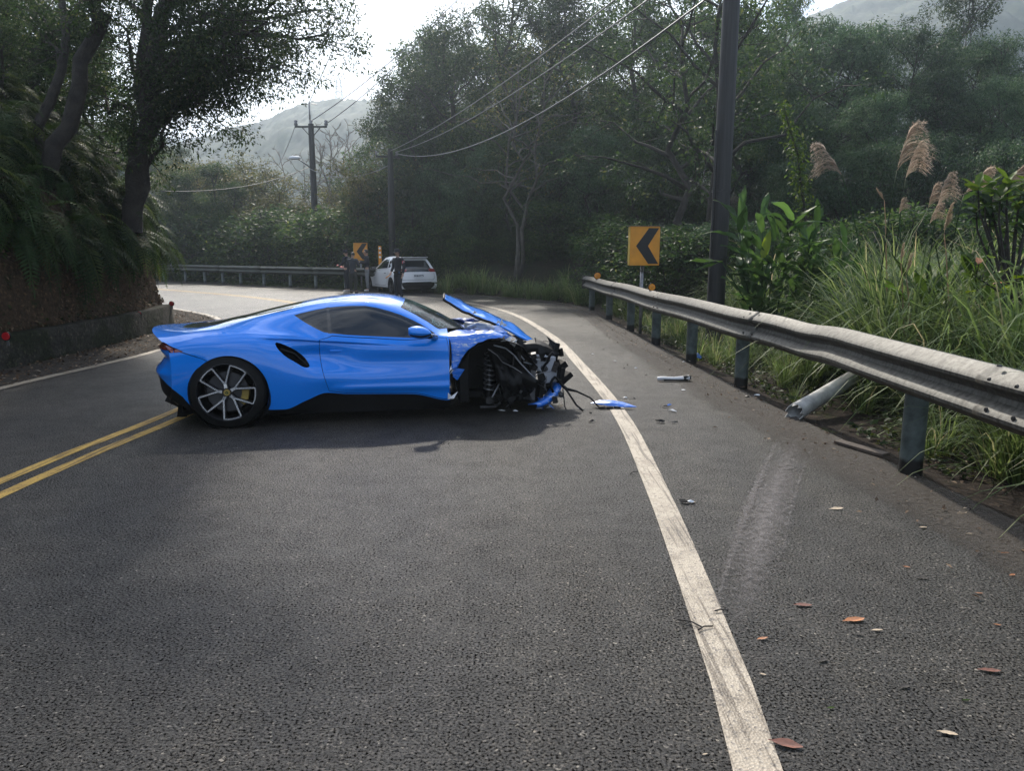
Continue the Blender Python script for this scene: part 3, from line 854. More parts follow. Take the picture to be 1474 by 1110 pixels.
# ------------------------------------------------------------------ the wrecked blue coupe
CAR_TH = R(10)
CAR_C = Vector((-2.603, 6.796, 0)) + .95 * Vector((-math.sin(CAR_TH), math.cos(CAR_TH), 0))
def make_coupe():
    root = empty("wrecked_coupe", CAR_C, CAR_TH)
    tag(root, "blue sports coupe with crushed front standing across the road", "car")
    K = [([(-.45, .78), (0, .82), (.4, .84), (2.7, .83)], [(0, .10)]),
         ([(-.45, .83), (0, .875), (.4, .885), (.9, .87), (1.3, .86), (2.04, .875), (2.7, .88)], [(-.45, .20), (-.1, .20), (.30, .165), (.38, .155), (.49, .155), (.70, .235), (.88, .298), (1.07, .28), (1.7, .258), (2.04, .19), (2.7, .19)]),
         ([(-.45, .885), (0, .935), (.4, .94), (.9, .905), (1.3, .895), (2.04, .91), (2.7, .92)], [(-.45, .42), (0, .45), (.6, .43), (.9, .44), (1.3, .42), (2.04, .42), (2.7, .45)]),
         ([(-.45, .895), (0, .948), (.35, .945), (.6, .915), (.9, .858), (1.3, .845), (1.7, .862), (2.04, .89), (2.4, .93), (2.7, .93)], [(-.45, .60), (0, .64), (.6, .60), (1.3, .57), (2.04, .58), (2.7, .62)]),
         ([(-.45, .865), (-.2, .895), (0, .905), (.3, .90), (.6, .882), (.9, .872), (1.3, .866), (1.7, .868), (2.04, .88), (2.4, .91), (2.7, .91)], [(-.45, .735), (-.2, .785), (0, .80), (.3, .79), (.6, .758), (.9, .738), (1.3, .715), (1.7, .70), (2.04, .71), (2.4, .75), (2.7, .73)]),
         ([(-.45, .76), (-.2, .76), (0, .77), (.3, .775), (.6, .785), (.9, .80), (1.3, .81), (1.7, .815), (2.04, .82), (2.4, .84), (2.7, .84)], [(-.45, .795), (-.2, .868), (0, .885), (.15, .89), (.3, .882), (.6, .868), (.9, .84), (1.3, .81), (1.7, .785), (2.04, .80), (2.4, .835), (2.7, .80)]),
         ([(-.45, .58), (0, .56), (.3, .56), (.6, .565), (.9, .57), (1.25, .58), (1.5, .60), (1.7, .64), (1.85, .68), (1.97, .73), (2.1, .70), (2.7, .70)], [(-.45, .835), (-.2, .885), (0, .925), (.3, .995), (.6, 1.05), (.9, 1.09), (1.1, 1.105), (1.25, 1.108), (1.5, 1.06), (1.7, .985), (1.85, .91), (1.97, .84), (2.1, .83), (2.4, .835), (2.7, .80)]),
         ([(-.45, .30), (0, .31), (1.25, .33), (1.7, .37), (2.0, .42), (2.7, .42)], [(-.45, .868), (-.3, .875), (-.2, .885), (0, .95), (.3, 1.025), (.6, 1.09), (.9, 1.14), (1.25, 1.165), (1.5, 1.145), (1.7, 1.09), (2.0, .95), (2.35, .81), (2.7, .77)]),
         ([(0, 0)], [(-.45, .878), (-.33, .875), (-.2, .89), (0, .96), (.3, 1.04), (.6, 1.103), (.9, 1.155), (1.25, 1.182), (1.5, 1.168), (1.66, 1.13), (2.0, .985), (2.37, .80), (2.7, .76)])]
    def warp(x, y, z):
        s = np.clip((.1 - x) / .55, 0, 1); s = s * s * (3 - 2 * s)
        return x - .36 * s * np.clip(1 - (np.abs(y) / .93) ** 2, 0, 1)
    def ss(a, b, x):
        t = np.clip((x - a) / (b - a), 0, 1); return t * t * (3 - 2 * t)
    def sculpt(X, y, z, t):
        # channel that runs along the door into the side intake; side of the hole towards the wheel stays proud
        dgl = (X - .45) * .86 + (z - .785) * .51 * 1.0   # distance ahead of the rear lip of the intake
        lip = (X - .467) * .64 + (z - .722) * .77
        g = np.exp(-((z - (.655 + .05 * (X - .7))) / .095) ** 2) * ss(.45, .62, X) * (1 - ss(.72, 1.35, X)) * ss(-.01, .03, lip)
        g *= (t < 5.2)
        # shoulder crease with an undercut that runs from the haunch to the door
        ln = np.interp(X, [.29, .83, 1.2, 1.7], [.835, .792, .768, .735]) - z
        g2 = ss(0, .022, ln) * np.exp(-np.maximum(0, ln - .022) / .09) * ss(.22, .45, X) * (1 - ss(.95, 1.75, X)) * (t < 5.2)
        # crease under the door
        c = .020 * np.exp(-((z - (.335 + .0 * X)) / .035) ** 2) * ss(.85, 1.1, X) * (1 - ss(2.1, 2.3, X)) * (t < 3)
        # sharp shoulder line over the rear wheel
        zl = np.interp(X, [-.6, -.45, -.2, .1, .35, .6, .9], [.775, .795, .850, .872, .862, .835, .80])
        rg = .013 * np.exp(-np.abs(z - zl) / .016) * ss(-.6, -.35, X) * (1 - ss(.45, .95, X)) * (t > 3.6) * (t < 5.8)
        return .075 * g - c * 0.9 + .030 * g2 - rg
    L = Loft(K, warp, sculpt)
    sp = lambda pts, lo=.6, hi=6.0: [L.inv(a, b, lo, hi) for a, b in pts]
    arch = [(.02 + .352 * math.cos(a), .335 + .345 * math.sin(a)) for a in np.linspace(math.pi * 1.18, -math.pi * .18, 40)]
    arch2 = sp(arch, 0.2, 5) + [(.36, -.0), (-.33, -.0)]
    door = sp([(.835, .80)] + [(.826, .74), (.824, .68), (.832, .60), (.851, .509), (.875, .42), (.904, .312), (1.07, .288), (1.4, .275), (1.709, .265), (2.0, .2), (2.035, .205), (2.043, .30), (2.045, .564), (2.04, .70), (2.022, .795)])
    door += [L.inv(x, z) for x, z in [(1.85, .792), (1.68, .782), (1.4, .799), (1.09, .82), (.95, .834)]]
    win = sp(dens([(.912, 1.082), (1.0, 1.090), (1.12, 1.096), (1.26, 1.095), (1.38, 1.074), (1.49, 1.043), (1.60, 1.006), (1.70, .962), (1.79, .916), (1.86, .872), (1.95, .812), (1.68, .797), (1.4, .814), (1.09, .835), (.936, .853)], .05), 4.6, 6.2)
    qw = sp(dens([(.59, 1.016), (.66, 1.034), (.78, 1.06), (.897, 1.08), (.921, .854), (.872, .862), (.80, .896), (.72, .938), (.65, .978)], .04), 4.6, 6.2)
    intake = sp(smooth_poly([(.43, .790), (.50, .772), (.60, .717), (.69, .636), (.742, .560), (.722, .543), (.68, .551), (.61, .602), (.53, .655), (.457, .728)], 1), 1, 4.6)
    ff = sp(dens([(2.06, .50), (2.075, .49), (2.12, .515), (2.16, .60), (2.23, .685), (2.32, .75), (2.42, .785), (2.52, .80), (2.60, .80)], .03, False), 1, 5)
    fender = [L.inv(2.066, .62), L.inv(2.06, .74)] + [(2.045, 4.9 * TS), (2.03, 5.4 * TS), (2.05, 6.0 * TS), (2.2, 6.5 * TS), (2.36, 6.7 * TS), (2.50, 6.4 * TS), (2.56, 5.9 * TS), (2.63, 5.5 * TS), (2.60, 5.1 * TS)] + ff[::-1]
    screen = [(1.665, 8 * TS), (1.655, 7.4 * TS), (1.63, 6.8 * TS), (1.60, 6.32 * TS), (1.80, 6.22 * TS), (1.97, 6.22 * TS), (2.12, 6.5 * TS), (2.24, 6.9 * TS), (2.33, 7.4 * TS), (2.36, 8 * TS)]
    rglass = [(-.27, 8 * TS), (-.26, 7.2 * TS), (-.20, 6.75 * TS), (.05, 6.50 * TS), (.28, 6.36 * TS), (.47, 6.20 * TS), (.56, 6.3 * TS), (.60, 6.8 * TS), (.63, 7.4 * TS), (.64, 8 * TS)]
    # seams across the rear quarter
    seam1 = sp([(-.40, .724), (-.30, .693), (-.19, .655), (-.155, .637), (-.155, .631), (-.19, .649), (-.30, .686), (-.40, .716)], 1, 4.8)
    notch = sp(dens([(-.355, .722), (-.43, .750), (-.50, .775), (-.56, .80), (-.62, .80), (-.62, .712), (-.50, .708), (-.42, .712)], .03), 1, 5)
    low = sp([(-.50, .27), (-.40, .20), (-.36, .13)], .1, 3) + [(-.35, 0), (-.47, 0)]
    pillar = sp([(.885, 1.081), (.918, 1.085), (.945, .850), (.912, .852)], 4.6, 6.2)
    polys = [('HOLE', arch2), ('HOLE', low), ('lamp_side', notch),  ('window', inset(win, .006)), ('gasket', win), ('quarter', inset(qw, .006)), ('gasket', qw), ('gasket', pillar), ('HOLE', intake),
             ('door', inset(door, .0045)), ('HOLE', door), ('HOLE', seam1),
             ('fender', fender), ('screen', screen), ('rear_glass', inset(rglass, .012)), ('gasket', rglass),
             ('HOLE', [(2.045, 0), (2.7, 0), (2.7, 8 * TS), (2.045, 8 * TS)]),
             ('sill', sp([(-.40, .30), (-.36, .235), (-.315, .185)], .2, 4) + [(-.31, .0), (-.46, 0), (-.46, L.inv(-.47, .40)[1]), (-.438, L.inv(-.46, .375)[1])]), ('sill', [(-.46, -.01), (2.06, -.01), (2.06, 1.0 * TS), (-.46, 1.0 * TS)])]
    pan = panels(lambda x, t: L(x, t / TS), lambda x, t: L.normal(x, t / TS), -.45, 2.7, 0, 8 * TS, .028, .0125, polys, 'shell')
    def both(nm, sep=False):
        V, F, Nn, _ = pan[nm]
        Vn = V.copy(); Vn[:, 1] *= -1; Nm = Nn.copy(); Nm[:, 1] *= -1
        # loft y>0 is the far side; the near side is y<0
        if Nn[:, 1].mean() < 0 and nm in ('door', 'window', 'sill'): Nn *= -1; Nm *= -1
        return (V, F, Nn, False), (V, F, Nn, True)
    # orientation test once
    V, F, Nn, _ = pan['door']
    if Nn[:, 1].mean() < 0:
        for k in pan:
            a = pan[k]; pan[k] = (a[0], a[1], -a[2], a[3])
    for nm, oname, mat in (('shell', 'body', 'blue'), ('gasket', 'window_trim', 'gloss_black'), ('screen', 'windscreen', 'windscreen'), ('rear_glass', 'rear_window', 'glass')):
        a, b = both(nm)
        obj(oname, panel_mesh(oname, [a, b], M[mat]), root)
    for nm, oname, mat in (('sill', 'sill', 'black_plastic'), ('door', 'door', 'blue'), ('window', 'side_window', 'glass'), ('quarter', 'quarter_window', 'glass')):
        for k, q in enumerate(both(nm)):
            o = obj(oname, panel_mesh(oname, [q], M[mat]), root)
            if oname == 'door':
                h = MB()
                sy = 1 if k == 0 else -1
                p = L(np.array([1.0]), np.array([L.inv(1.0, .685)[1] / TS]))[0]
                h.box((.98, sy * (p[1] + .001), .688), (.115, .012, .022), ry=.0)
                h.build("handle", M['blue'], o, bevel=.004)
    for k, q in enumerate(both('lamp_side')):
        V, F, Nn, fl = q
        obj("side_lamp", panel_mesh("side_lamp", [(V - Nn * .022, F, Nn, fl)], M['red_lens']), root)
    # crumpled front wings
    for k, q in enumerate(both('fender')):
        V, F, Nn, flip = q
        V = V.copy()
        for i, p in enumerate(V):
            am = min(1, max(0, (p[0] - 2.06) / .25))
            k1 = noise.noise((p[0] * 6, p[1] * 6 + 9 * k, p[2] * 6)); k2 = noise.noise((p[0] * 17, p[1] * 17, p[2] * 17 + 4))
            V[i] += np.array([0, -.03 * k1, .03 * k1 + .012 * k2]) * am + np.array([0, -.012 * k2, 0]) * (.3 + am)
        o = obj("front_wing", panel_mesh("front_wing", [(V, F, Nn, flip)], M['blue_scraped'], False), root)
        o['label'] = "crumpled torn front wing"
        sm = o.modifiers.new("thick", 'SOLIDIFY'); sm.thickness = .004
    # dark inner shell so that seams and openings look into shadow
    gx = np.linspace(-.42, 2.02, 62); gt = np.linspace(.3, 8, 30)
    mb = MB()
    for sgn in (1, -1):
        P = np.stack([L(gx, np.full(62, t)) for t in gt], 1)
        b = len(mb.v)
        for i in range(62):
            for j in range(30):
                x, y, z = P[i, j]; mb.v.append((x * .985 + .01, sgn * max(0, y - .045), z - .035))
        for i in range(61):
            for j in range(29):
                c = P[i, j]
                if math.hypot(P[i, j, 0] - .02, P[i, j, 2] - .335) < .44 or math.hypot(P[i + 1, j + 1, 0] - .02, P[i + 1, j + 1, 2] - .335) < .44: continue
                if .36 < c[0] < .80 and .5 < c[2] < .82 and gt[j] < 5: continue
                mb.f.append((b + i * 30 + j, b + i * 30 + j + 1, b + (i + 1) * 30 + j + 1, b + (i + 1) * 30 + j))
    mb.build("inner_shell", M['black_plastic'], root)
    # side intakes: black ducts with a vane
    for sgn in (1, -1):
        mb = MB()
        pts = [tuple(L(np.array([a]), np.array([b / TS]))[0]) for a, b in intake]
        n = len(pts)
        mb.add([(p[0], sgn * p[1], p[2]) for p in pts] + [(p[0] * .85 + .05, sgn * (p[1] - .16), p[2] * .9 + .06) for p in pts],
               [(i, (i + 1) % n, n + (i + 1) % n, n + i) for i in range(n)] + [tuple(range(n, 2 * n))])
        o = mb.build("side_intake", M['gloss_black'], root, True, auto=40)
        v = MB()
        a = np.array(pts[0]); b_ = np.array(pts[len(pts) * 9 // 20])
        for f in (.38, .62):
            c0 = Vector((.50, sgn * .885, .735)).lerp(Vector((.47, sgn * .885, .715)), f); c1 = Vector((.715, sgn * .87, .565))
            v.tube([c0, c0.lerp(c1, .5) + Vector((.03 * (f - .3), 0, .035)), c1], .006, 6)
        v.build("vane", M['black_plastic'], o)
    # wheel housings
    for sgn in (1, -1):
        mb = MB()
        mb.lathe([(.352, sgn * .93), (.372, sgn * .90), (.385, sgn * .55), (.02, sgn * .55)], 48, 'Y', (.02, 0, .335))
        mb.build("wheel_housing", M['black_plastic'], root, True, auto=50)
        # thin lip that gives the arch edge its thickness
        lipm = MB()
        aa = np.linspace(math.pi * 1.13, -math.pi * .13, 49)
        rows = []
        for a in aa:
            x, z = .02 + .352 * math.cos(a), .335 + .345 * math.sin(a)
            xs, t = L.inv(x, z, .2, 5)
            y = float(L(np.array([xs]), np.array([t / TS]))[0, 1])
            rows.append([(x, sgn * (y - .001), z), (.02 + (x - .02) * .985, sgn * (y - .012), .335 + (z - .335) * .985), (.02 + (x - .02) * .99, sgn * (y - .06), .335 + (z - .335) * .99)])
        lipm.grid(rows)
        lipm.build("arch_lip", M['blue'], root, True)
    # tail: lip under the spoiler, lamp slot, bumper, diffuser
    Wz = pchip([(.08, .66), (.20, .80), (.42, .872), (.60, .884), (.735, .862), (.80, .80), (.88, .5)])
    xt = pchip([(.08, .18), (.12, .12), (.20, .02), (.30, -.06), (.44, -.075), (.49, -.095), (.56, -.045), (.63, -.005), (.70, -.045), (.735, -.035), (.765, .03), (.88, .04)])
    def tail(u, z):
        z = np.asarray(z); w = Wz(z)
        x = -.449 + xt(z) * np.clip(1.8 * (1 - np.abs(u) ** 3), 0, 1) - .25 * (1 - np.abs(u) ** 2)
        return np.stack([x, u * w, z], -1)
    def tailn(u, z):
        e = 2e-3
        a = tail(u + e, z) - tail(u - e, z); b = tail(u, z + e) - tail(u, z - e)
        n = np.cross(b, a); n /= np.linalg.norm(n, axis=-1)[..., None]
        n *= np.where(n[..., 0:1] > 0, -1, 1)
        return n
    tp = panels(tail, tailn, -1, 1, .08, .86, .05, .02, [
        ('tail_light', [(.52, .725), (.80, .715), (.985, .728), (.97, .755), (.80, .785), (.52, .79)]), ('tail_light2', [(-.52, .725), (-.80, .715), (-.985, .728), (-.97, .755), (-.80, .785), (-.52, .79)]),
        ('slot', [(-1.01, .728), (1.01, .728), (1.01, .87), (-1.01, .87)]),
        ('diffuser', [(1.01, .05), (1.01, .34), (.87, .40), (.74, .47), (.6, .505), (-.6, .505), (-.74, .47), (-.87, .40), (-1.01, .34), (-1.01, .05)]), ('diffuser', [(-1.01, .0), (1.01, .0), (1.01, .20), (-1.01, .20)])], 'bumper')
    for nm, on, mt in (('bumper', 'rear_bumper', 'blue'), ('slot', 'lamp_recess', 'gloss_black'), ('diffuser', 'diffuser', 'black_plastic'), ('tail_light', 'tail_light', 'red_lens'), ('tail_light2', 'tail_light', 'red_lens')):
        V, F, Nn, _ = tp[nm]
        if 'light' in nm: V = V + Nn * .012
        obj(on, panel_mesh(on, [(V, F, Nn, False)], M[mt]), root)
    # underside of the ducktail lip
    rows = []
    for u in np.linspace(-1, 1, 41):
        tt = 4 + 4 * (1 - abs(u)) ** 1.0
        p = L(np.array([-.45]), np.array([tt]))[0]
        s = 1 if u > 0 else -1
        q = Vector((p[0], s * p[1], p[2]))
        rows.append([q, q + Vector((.012, 0, -.022)), Vector((q.x * .6 - .12, q.y * .97, q.z - .05))])
    MB().grid(rows).build("spoiler_lip", M['gloss_black'], root, True)
    for y in (-.35, -.12, .12, .35): MB().box((-.58, y, .2), (.18, .012, .16), ry=.5).build("diffuser_fin", M['black_plastic'], root)
    # floor pan
    fl = MB(); fl.box((.85, 0, .14), (2.5, 1.5, .05)); fl.box((2.6, .1, .16), (1.2, 1.1, .06)); fl.build("floor_pan", M['black_plastic'], root)
    # door mirror
    for sgn in (1, -1):
        mb = MB()
        rows = []
        for i in range(15):
            s = i / 14
            x = 1.655 + .215 * s
            hh = .060 * (math.sin(math.pi * min(1, .12 + s * .90)) ** .5); wd = .085 * (math.sin(math.pi * min(1, .1 + .88 * s)) ** .5)
            zc = .872 - .012 * s
            rows.append([(x, sgn * (.985 + wd * math.cos(a)), zc + hh * math.sin(a) * (1.0 if math.sin(a) > 0 else .75)) for a in np.linspace(0, 2 * math.pi, 21)])
        mb.grid(rows)
        n0 = len(rows); mb.f.append(tuple(range(20))); mb.f.append(tuple((n0 - 1) * 21 + k for k in range(20)))
        o = mb.build("door_mirror", M['blue'], root, True, auto=60)
        MB().tube([(1.80, sgn * .95, .838), (1.86, sgn * .90, .818), (1.92, sgn * .83, .80)], [.030, .028, .03], 8).build("mirror_stalk", M['gloss_black'], o, True)
        lw = MB(); lw.grid([[(1.665 + .2 * s, sgn * (.985 + .075 * math.cos(a) * math.sin(math.pi * (.14 + .82 * s)) ** .5), .862 - .012 * s - .050 * math.sin(a) * math.sin(math.pi * (.14 + .82 * s)) ** .5) for a in np.linspace(-.15, math.pi + .15, 13)] for s in np.linspace(0, 1, 9)])
        lw.build("mirror_base", M['gloss_black'], o, True)
    # ---- wheels
    def wheel(x, y, sgn, spin=0.0):
        w = empty("wheel", (0, 0, 0)); w.parent = root; w.location = (x, y, .343); w.rotation_euler = (0, spin, 0)
        s = sgn
        MB().lathe([(.262, s * -.0), (.268, s * .012), (.285, s * .006), (.315, s * -.004), (.335, s * -.022), (.3425, s * -.06), (.343, s * -.22), (.335, s * -.26), (.30, s * -.28), (.262, s * -.27)], 64).build("tyre", M['rubber'], w, True, auto=50)
        rim = MB().lathe([(.268, s * .013), (.262, s * .014), (.252, s * -.004), (.243, s * -.03), (.235, s * -.20), (.26, s * -.26)], 64).build("rim", M['dark_alloy'], w, True, auto=40)
        MB().lathe([(.0, s * -.055), (.15, s * -.055), (.185, s * -.055), (.185, s * -.08), (.0, s * -.08)], 48).build("brake_disc", M['disc'], w, True, auto=40)
        MB().prism([(.19 * math.cos(a), .19 * math.sin(a)) for a in np.linspace(-.75, .25, 12)] + [(.125 * math.cos(a), .125 * math.sin(a)) for a in np.linspace(.25, -.75, 12)], lambda a, b, d: (a, d, b), s * -.03, s * -.10).build("brake_caliper", M['caliper'], w, bevel=.006)
        body = MB(); face = MB()
        def bar(p0, p1, w0, w1, y0, y1, mb, d=.03, proud=0):
            p0, p1 = np.array(p0), np.array(p1); t = (p1 - p0) / np.linalg.norm(p1 - p0); n = np.array([-t[1], t[0]])
            q = [p0 - n * w0 / 2, p1 - n * w1 / 2, p1 + n * w1 / 2, p0 + n * w0 / 2]
            top = [(a[0], s * (yy + proud), a[1]) for a, yy in zip(q, (y0, y1, y1, y0))]
            bot = [(a[0], s * (yy - d), a[1]) for a, yy in zip(q, (y0, y1, y1, y0))]
            mb.add(top + bot, [(0, 1, 2, 3), (7, 6, 5, 4)] + [(i, (i + 1) % 4, 4 + (i + 1) % 4, 4 + i) for i in range(4)])
        pol = lambda r, a: (r * math.cos(a), r * math.sin(a))
        for k in range(5):
            ac = R(63 + 36 + 72 * k)
            stem0, stem1 = pol(.03, ac), pol(.092, ac)
            bar(stem0, stem1, .05, .036, .000, -.004, body, .045); bar(stem0, stem1, .030, .022, .000, -.004, face, .004, .002)
            for sg in (-1, 1):
                e = pol(.250, ac + sg * R(18.5)); st = pol(.080, ac + sg * .04)
                bar(st, e, .026, .024, -.003, .004, body, .045); bar(st, e, .016, .012, -.003, .004, face, .004, .002)
            a0, a1 = ac + R(18.0), ac + R(54.0)
            arc = np.linspace(a0, a1, 10)
            for i in range(9):
                bar(pol(.2505, arc[i] - .004), pol(.2505, arc[i + 1] + .004), .011, .011, .004, .004, face, .004, .003)
                bar(pol(.250, arc[i]), pol(.250, arc[i + 1]), .018, .018, .003, .003, body, .02)
        body.build("spoke", M['dark_alloy'], rim); face.build("spoke_face", M['machined'], rim)
        MB().lathe([(0, s * .004), (.040, s * .004), (.046, s * -.004), (.046, s * -.03)], 24).build("hub", M['dark_alloy'], rim, True, auto=40)
        bd = MB().lathe([(0, s * .0085), (.0285, s * .0085), (.030, s * .004)], 28).build("hub_badge", M['caliper'], rim, True, auto=40)
        tri = smooth_poly([(.0, .023), (-.020, -.013), (.020, -.013)], 3)
        MB().prism(tri, lambda a, b, d: (a, d, b), s * .0087, s * .0100).build("badge_emblem", M['badge_green'], rim)
        MB().prism([(a * .34, b * .34 + .001) for a, b in tri], lambda a, b, d: (a, d, b), s * .0102, s * .0108).build("badge_emblem", M['caliper'], rim)
        return w
    wheel(0.0, -.945, -1); wheel(0.0, .945, 1, .5); wheel(2.575, .90, 1, 1.1)
    # ---- the torn-off front: everything that the crash laid bare
    y0 = -.95
    def q(x, lat, z): return Vector((x, y0 + lat, z))
    mb = MB()
    mb.box(q(2.20, .95, .45), (.10, 1.5, .62)); mb.box(q(2.55, .72, .42), (.75, .04, .52)); mb.box(q(2.55, 1.25, .42), (.75, .04, .52))
    mb.box(q(2.5, .95, .70), (.62, .9, .03)); mb.box(q(2.3, .95, .755), (.34, 1.1, .03))
    mb.build("front_bulkhead", M['black_plastic'], root, bevel=.01)
    # near wheel housing torn open, liner hanging
    lin = MB()
    rows = []
    for a in np.linspace(R(200), R(20), 22):
        rows.append([q(2.52 + (.42 + .015 * math.sin(a * 7)) * math.cos(a), l, .33 + (.44 + .012 * math.sin(a * 9)) * math.sin(a)) for l in (.10 + .03 * math.sin(a * 5), .3, .55, .72)])
    lin.grid(rows); o = lin.build("wheel_arch_liner", M['black_plastic'], root, True)
    o.modifiers.new("thick", 'SOLIDIFY').thickness = .006
    st = MB(); st.tube([q(2.50, .50, .62), q(2.46, .33, .10)], .022, 8); st.build("damper", M['dark_metal'], root, True)
    sp_ = MB(); sp_.tube([q(2.50, .50, .60).lerp(q(2.47, .37, .22), i / 120) + Vector((.052 * math.cos(i * .42), .052 * math.sin(i * .42), 0)) for i in range(121)], .0085, 6); sp_.build("coil_spring", M['grey_metal'], root, True)
    hb = MB(); hb.lathe([(0, -.03), (.035, -.03), (.045, 0), (.03, .03), (0, .05)], 12, 'Y', q(2.46, .30, .13)); hb.tube([q(2.46, .34, .12), q(2.42, .75, .20)], .028, 8); hb.tube([q(2.50, .34, .10), q(2.72, .72, .16)], .022, 8); hb.tube([q(2.36, .26, .07), q(2.52, .30, .06), q(2.58, .26, .11)], .018, 8)
    hb.build("wheel_hub", M['dark_metal'], root, True, auto=40)
    wishes = MB(); wishes.tube([q(2.50, .45, .40), q(2.40, .72, .42)], .02, 8); wishes.tube([q(2.50, .45, .40), q(2.66, .72, .40)], .02, 8); wishes.build("wishbone", M['dark_metal'], root, True)
    # broken lamp carrier: two long ribs meeting in a point
    def rib(pts, w, mat, name, lat):
        mb = MB()
        for a, b in zip(pts[:-1], pts[1:]):
            pa, pb = q(a[0], lat, a[1]), q(b[0], lat + .02, b[1])
            d = (pb - pa).normalized(); n = d.cross(Vector((0, 1, 0)))
            vs = []
            for p in (pa, pb):
                for sx, sy in ((-1, 0), (1, 0), (1, 1), (-1, 1)): vs.append(p + n * w * .5 * sx + Vector((0, .05 * sy, 0)))
            mb.add(vs, [(0, 1, 5, 4), (1, 2, 6, 5), (2, 3, 7, 6), (3, 0, 4, 7), (0, 3, 2, 1), (4, 5, 6, 7)])
        return mb.build(name, M[mat], root, bevel=.003)
    rib([(2.44, .665), (2.53, .60), (2.585, .53), (2.70, .47), (2.90, .335)], .009, 'grey_metal', "lamp_carrier", .18)
    rib([(2.50, .70), (2.62, .665), (2.70, .60), (2.78, .50), (2.925, .345)], .012, 'silver_plastic', "lamp_carrier", .20)
    rib([(2.70, .60), (2.70, .50), (2.66, .475)], .007, 'dark_metal', "lamp_carrier", .20)
    pl = MB()
    rows = []
    for i in range(15):
        s_ = i / 14
        tx_, tz_ = 2.47 + .45 * s_, .66 - .34 * s_ ** 1.2; bx_, bz_ = 2.60 + .27 * s_, .14 - .03 * s_
        rows.append([q(tx_ * (1 - k) + bx_ * k + .03 * noise.noise((s_ * 5, k * 4, 2)), .24 + .05 * math.sin(k * 6 + s_ * 4) + .09 * noise.noise((s_ * 6, k * 5, 8)), tz_ * (1 - k) + bz_ * k) for k in np.linspace(0, 1, 11)])
    pl.grid(rows)
    o = pl.build("lamp_housing", M['black_plastic'], root, True); o.modifiers.new("thick", 'SOLIDIFY').thickness = .03
    rad = MB(); rad.box(q(2.90, .50, .29), (.05, .42, .36), ry=.04)
    o = rad.build("radiator", M['dark_metal'], root, bevel=.004)
    fins = MB()
    for i in range(9): fins.box(q(2.885 + .006 * i, .285, .29), (.003, .012, .34), ry=.04)
    fins.build("cooling_fin", M['grey_metal'], o)
    wt = MB(); wt.box(q(3.06, .55, .47), (.20, .30, .16), ry=.06, rz=.1); wt.box(q(3.12, .56, .335), (.15, .26, .13), ry=-.1, rz=.1); wt.box(q(2.97, .50, .555), (.22, .24, .028), ry=.07)
    o = wt.build("silver_bracket", M['silver_plastic'], root, bevel=.012)
    slot = MB(); slot.box(q(3.06, .392, .525), (.10, .02, .045), ry=.06, rz=.1); slot.box(q(3.03, .392, .44), (.025, .02, .03), rz=.1); slot.box(q(3.17, .42, .44), (.06, .03, .11), ry=.35); slot.build("bracket_slot", M['gloss_black'], o)
    bc = MB()
    rows = []
    for i in range(9):
        s = i / 8; x = 2.84 + .38 * s
        rows.append([q(x + .03 * math.sin(3 * l), .45 + .8 * l, .60 + .085 * math.sin(math.pi * min(1, .25 + s * .62)) - .05 * s + .03 * noise.noise((x * 9, l * 5, 1))) for l in np.linspace(0, 1, 9)])
    bc.grid(rows); o = bc.build("bumper_core", M['black_plastic'], root, True); o.modifiers.new("thick", 'SOLIDIFY').thickness = .10
    for (x, l, z, dx, dz, ry) in ((3.24, .50, .44, .10, .07, -.6), (3.29, .55, .30, .16, .06, -.65), (3.20, .62, .62, .05, .10, .3), (3.27, .70, .56, .04, .09, -.2), (3.22, .45, .37, .05, .12, .2), (2.98, .35, .22, .05, .16, .1), (3.05, .6, .24, .3, .05, .2)):
        MB().box(q(x, l, z), (dx, .18, dz), ry=ry, rz=.2).build("broken_plastic", M['black_plastic'], root, bevel=.006)
    rnd = random.Random(5)
    hs = MB(); hs2 = MB()
    for i in range(46):
        p = q(rnd.uniform(2.55, 3.2), rnd.uniform(.25, .75), rnd.uniform(.18, .62))
        pts = [p]
        d = Vector((rnd.uniform(-1, 1), rnd.uniform(-.6, .3), rnd.uniform(-1, .6))).normalized()
        for k in range(4):
            d = (d + Vector((rnd.uniform(-.7, .7), rnd.uniform(-.5, .5), rnd.uniform(-.8, .5)))).normalized(); pts.append(pts[-1] + d * rnd.uniform(.03, .07))
        pts = [Vector((v.x, v.y, max(.05, v.z))) for v in pts]
        (hs if i % 3 else hs2).tube(pts, rnd.choice((.005, .007, .010, .014)), 6)
    hs.build("hose", M['black_plastic'], root, True)['kind'] = 'stuff'; hs2.build("wiring", M['grey_metal'], root, True)['kind'] = 'stuff'
    bits = MB()
    for i in range(40):
        bits.box(q(rnd.uniform(2.5, 3.2), rnd.uniform(.22, .7), rnd.uniform(.08, .60)), (rnd.uniform(.02, .10), rnd.uniform(.02, .08), rnd.uniform(.015, .07)), rnd.uniform(0, 3), rnd.uniform(0, 3), rnd.uniform(0, 3))
    bits.build("engine_bay_debris", M['dark_metal'], root, bevel=.004)['kind'] = 'stuff'
    for (x, l, z, a, b) in ((2.86, .30, .50, .09, .3), (2.93, .30, .46, .07, -.9), (2.80, .28, .56, .06, .9), (2.97, .32, .53, .05, .2), (3.02, .35, .40, .12, .8), (2.86, .27, .40, .05, 1.2)):
        MB().box(q(x, l, z), (a, .015, .014), ry=b).build("broken_clip", M['silver_plastic'], root, bevel=.002)
    lp = MB()
    rows = []
